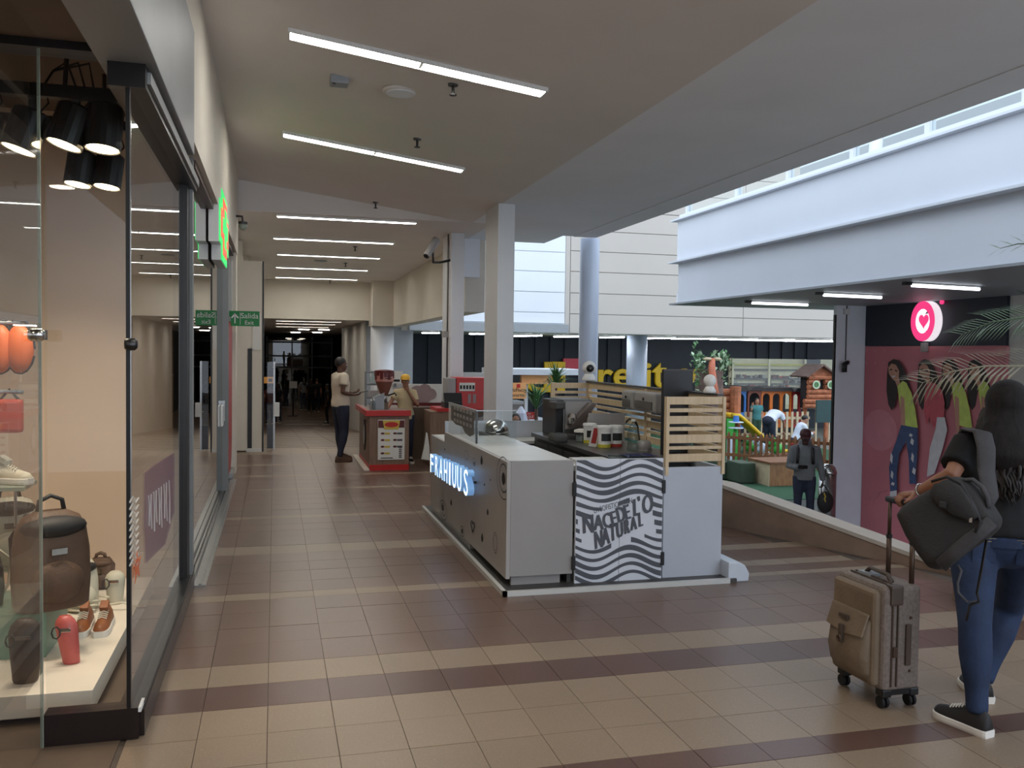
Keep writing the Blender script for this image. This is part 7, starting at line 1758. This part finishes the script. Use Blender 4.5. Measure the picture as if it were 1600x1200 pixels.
a = S(798, 633, ys_); b = S(826, 660, ys_); MB().box(a.x-.3, b.x, ys_+.3, ys_+1.2, ZL, a.z).build('counter', 'kiosk_white', st_); MB().box(a.x-.3, b.x+.05, ys_+.28, ys_+1.2, a.z, a.z+.05).build('counter_top', 'fascia_white', st_); MB().box(S(826, 655, ys_).x+.05, S(860, 660, ys_).x, ys_+.3, ys_+1.2, ZL, S(840, 656, ys_).z).build('counter', 'fascia_white', st_)
a, b = S(817, 644, 16.8), S(837, 655, 16.8); zm_ = (a.z+b.z)/2; ars = empty('arrow_sign', a, 'red arrow sign with white lettering on a thin post', 'sign')
MB().prism([(a.x, 16.8, a.z), (b.x, 16.8, a.z), (b.x+.05, 16.8, zm_), (b.x, 16.8, b.z), (a.x+.03, 16.8, b.z), (a.x+.06, 16.8, zm_)], (0, .02, 0)).build('panel', 'kiosk_red', ars)
text('PIDE', .04, .001, ((a.x+b.x)/2, 16.798, zm_+.035), (1, 0, 0), (0, 0, 1), 'paper_white', ars); text('AQUÍ', .07, .001, ((a.x+b.x)/2, 16.798, zm_-.025), (1, 0, 0), (0, 0, 1), 'paper_white', ars)
MB().box((a.x+b.x)/2-.012, (a.x+b.x)/2+.012, 16.82, 16.84, ZL, zm_).build('post', 'steel', ars)
q = S(814, 655, 15.9); um = empty('parasol', (q.x, 15.9, ZL), 'closed white parasol beside the red arrow sign', 'parasol'); MB().lathe([(.025, 0), (.025, S(812, 636, 15.9).z-ZL)], (q.x, 15.9, ZL), 8).build('pole', 'steel', um)
MB().lathe([(.1, S(812, 672, 15.9).z), (.14, S(812, 660, 15.9).z), (.1, S(812, 645, 15.9).z), (.02, S(812, 635, 15.9).z)], (q.x, 15.9, 0), 9).build('canopy', 'shirt_white', um); MB().lathe([(.25, 0), (.25, .06)], (q.x, 15.9, ZL), 14).build('base', 'kiosk_dark', um)
def bush(label, px, py, y_, n_, ln, m='leaf_green', ang=.9):
    c = S(px, py, y_); r = empty('potted_palm', (c.x, y_, ZL), label, 'plant'); MB().lathe([(.16, 0), (.22, .35), (.2, .36)], (c.x, y_, ZL), 14).build('pot', 'kiosk_dark', r); MB().tube([(c.x, y_, ZL+.3), c], .035, 6).build('stem', 'bark', r)
    rnd = random.Random(px)
    for i in range(n_):
        a = rnd.uniform(0, 2*math.pi); e = rnd.uniform(.1, ang); d_ = Vector((math.cos(a)*math.sin(e), math.sin(a)*math.sin(e), math.cos(e))); mb = MB(); p1 = c+d_*ln*.55; p2 = p1+(d_+Vector((0, 0, -.7))).normalized()*ln*.5; w = d_.cross(Vector((0, 0, 1))); w = (w.normalized() if w.length > .01 else Vector((1, 0, 0)))*.022
        mb._add([c-w*.4, c+w*.4, p1+w, p1-w, p2], [(0, 1, 2, 3), (3, 2, 4)]); mb.build('leaf', m, r)
bush('potted palm rising above the slatted screen corner', 868, 606, 15.4, 46, .5, 'leaf_green', 1.3); bush('bright green potted palm under the orange stall sign', 838, 640, 16.3, 44, .55, 'leaf_green', .9)
# litter bin by the pillar
q = S(1292, 790, 13.6); bn = empty('litter_bin', (q.x, 13.6, ZG), 'steel litter bin with domed lid beside the grey pillar', 'litter bin'); zt_ = S(1293, 740, 13.6).z-ZG
MB().lathe([(.15, 0), (.15, zt_)], (q.x, 13.6, ZG), 24).build('drum', 'steel', bn, smooth=True); MB().lathe([(.16, zt_), (.16, zt_+.03), (.13, zt_+.12), (.08, zt_+.17), (.01, zt_+.18)], (q.x, 13.6, ZG), 24).build('lid', 'chrome', bn, smooth=True)
# ------------------------------------------------ dark hall beyond the portal
ZH = -1.36; YS = 56.
hl = empty('shop_front', (1.5, YS, ZH), 'dark glass shop front closing the far hall', 'shop front')
for xx in (-.5, 1.0, 2.2, 3.4): MB().box(xx, xx+.08, YS, YS+.08, ZH, 2.55).build('mullion', 'dark_steel', hl)
for z_ in (2.15, 1.3, .6): MB().box(-.5, 3.5, YS-.02, YS+.06, z_, z_+.1).build('transom', 'ledge_grey', hl)
MB().box(-.5, 3.5, YS+.03, YS+.04, ZH+.02, 2.5).build('pane', 'glass_dark', hl)
for i in range(6):
    p_ = (-.1+i*.65, YS+3+.3*(i % 2)); s_ = empty('store_shelf', (p_[0], p_[1], ZH), 'dim store shelf behind the dark shop front, %s' % ['far left', 'second from left', 'left of the middle', 'right of the middle', 'second from right', 'far right'][i], 'shelf', 'shelves behind the dark shop front'); MB().box(p_[0]-.26, p_[0]+.26, p_[1], p_[1]+.3, ZH, ZH+2.4).build('case', 'shop_dark', s_)
    for k in range(5): MB().box(p_[0]-.26, p_[0]+.26, p_[1]-.15, p_[1], ZH+.3+k*.4, ZH+.33+k*.4).build('board', 'grey_plastic', s_); MB().box(p_[0]-.2, p_[0]+.14, p_[1]-.12, p_[1]-.02, ZH+.33+k*.4, ZH+.52+k*.4).build('goods', ['maroon', 'kiosk_white', 'toy_dark', 'grey_plastic'][(i+k) % 4], s_)
# orange sign and glass leaf at the threshold
q = aty(419, 595, 17.5); os_ = empty('hall_sign', q, 'small orange sign at the left of the hall entrance', 'sign'); a, b = aty(410, 589, 17.5), aty(428, 599, 17.5); MB().box(a.x, b.x, 17.5, 17.53, b.z, a.z).build('panel', mat('amber', (216, 150, 62), .5, var=.05), os_); MB().box(b.x-.1, b.x-.03, 17.49, 17.5, b.z+.03, a.z-.03).build('symbol', 'print_black', os_); MB().box(a.x-.3, a.x, 17.51, 17.53, b.z+.03, b.z+.06).build('arm', 'dark_steel', os_)
gl = empty('glass_leaf', (0, 15.6, 0), 'narrow glass door leaf with a white tag at the hall threshold', 'door'); a = aty(427, 620, 15.6); MB().box(-.12, a.x, 15.6, 15.615, .02, 1.5).build('pane', 'glass', gl); MB().box(a.x, a.x+.03, 15.59, 15.625, 0, 1.5).build('stile', 'steel', gl); b = aty(432, 638, 15.58); MB().box(b.x-.05, b.x+.05, 15.57, 15.585, b.z-.14, b.z+.1).build('tag', 'white_plastic', gl, bevel=.006); MB().box(-.12, a.x, 15.58, 15.6, .02, .42).build('kick_plate', 'dark_steel', gl)
q = atz(458, 650, -1.36); sn = empty('card_stand', q, 'thin stand with a white card in the dark hall', 'sign stand'); MB().tube([q, q+Vector((0, 0, 1.35))], .03, 6).build('pole', 'dark_steel', sn); MB().box(q.x-.18, q.x+.18, q.y-.05, q.y-.02, q.z+1.3, q.z+1.62).build('card', 'paper_white', sn); MB().lathe([(.25, 0), (.25, .02)], q, 14).build('base', 'dark_steel', sn)
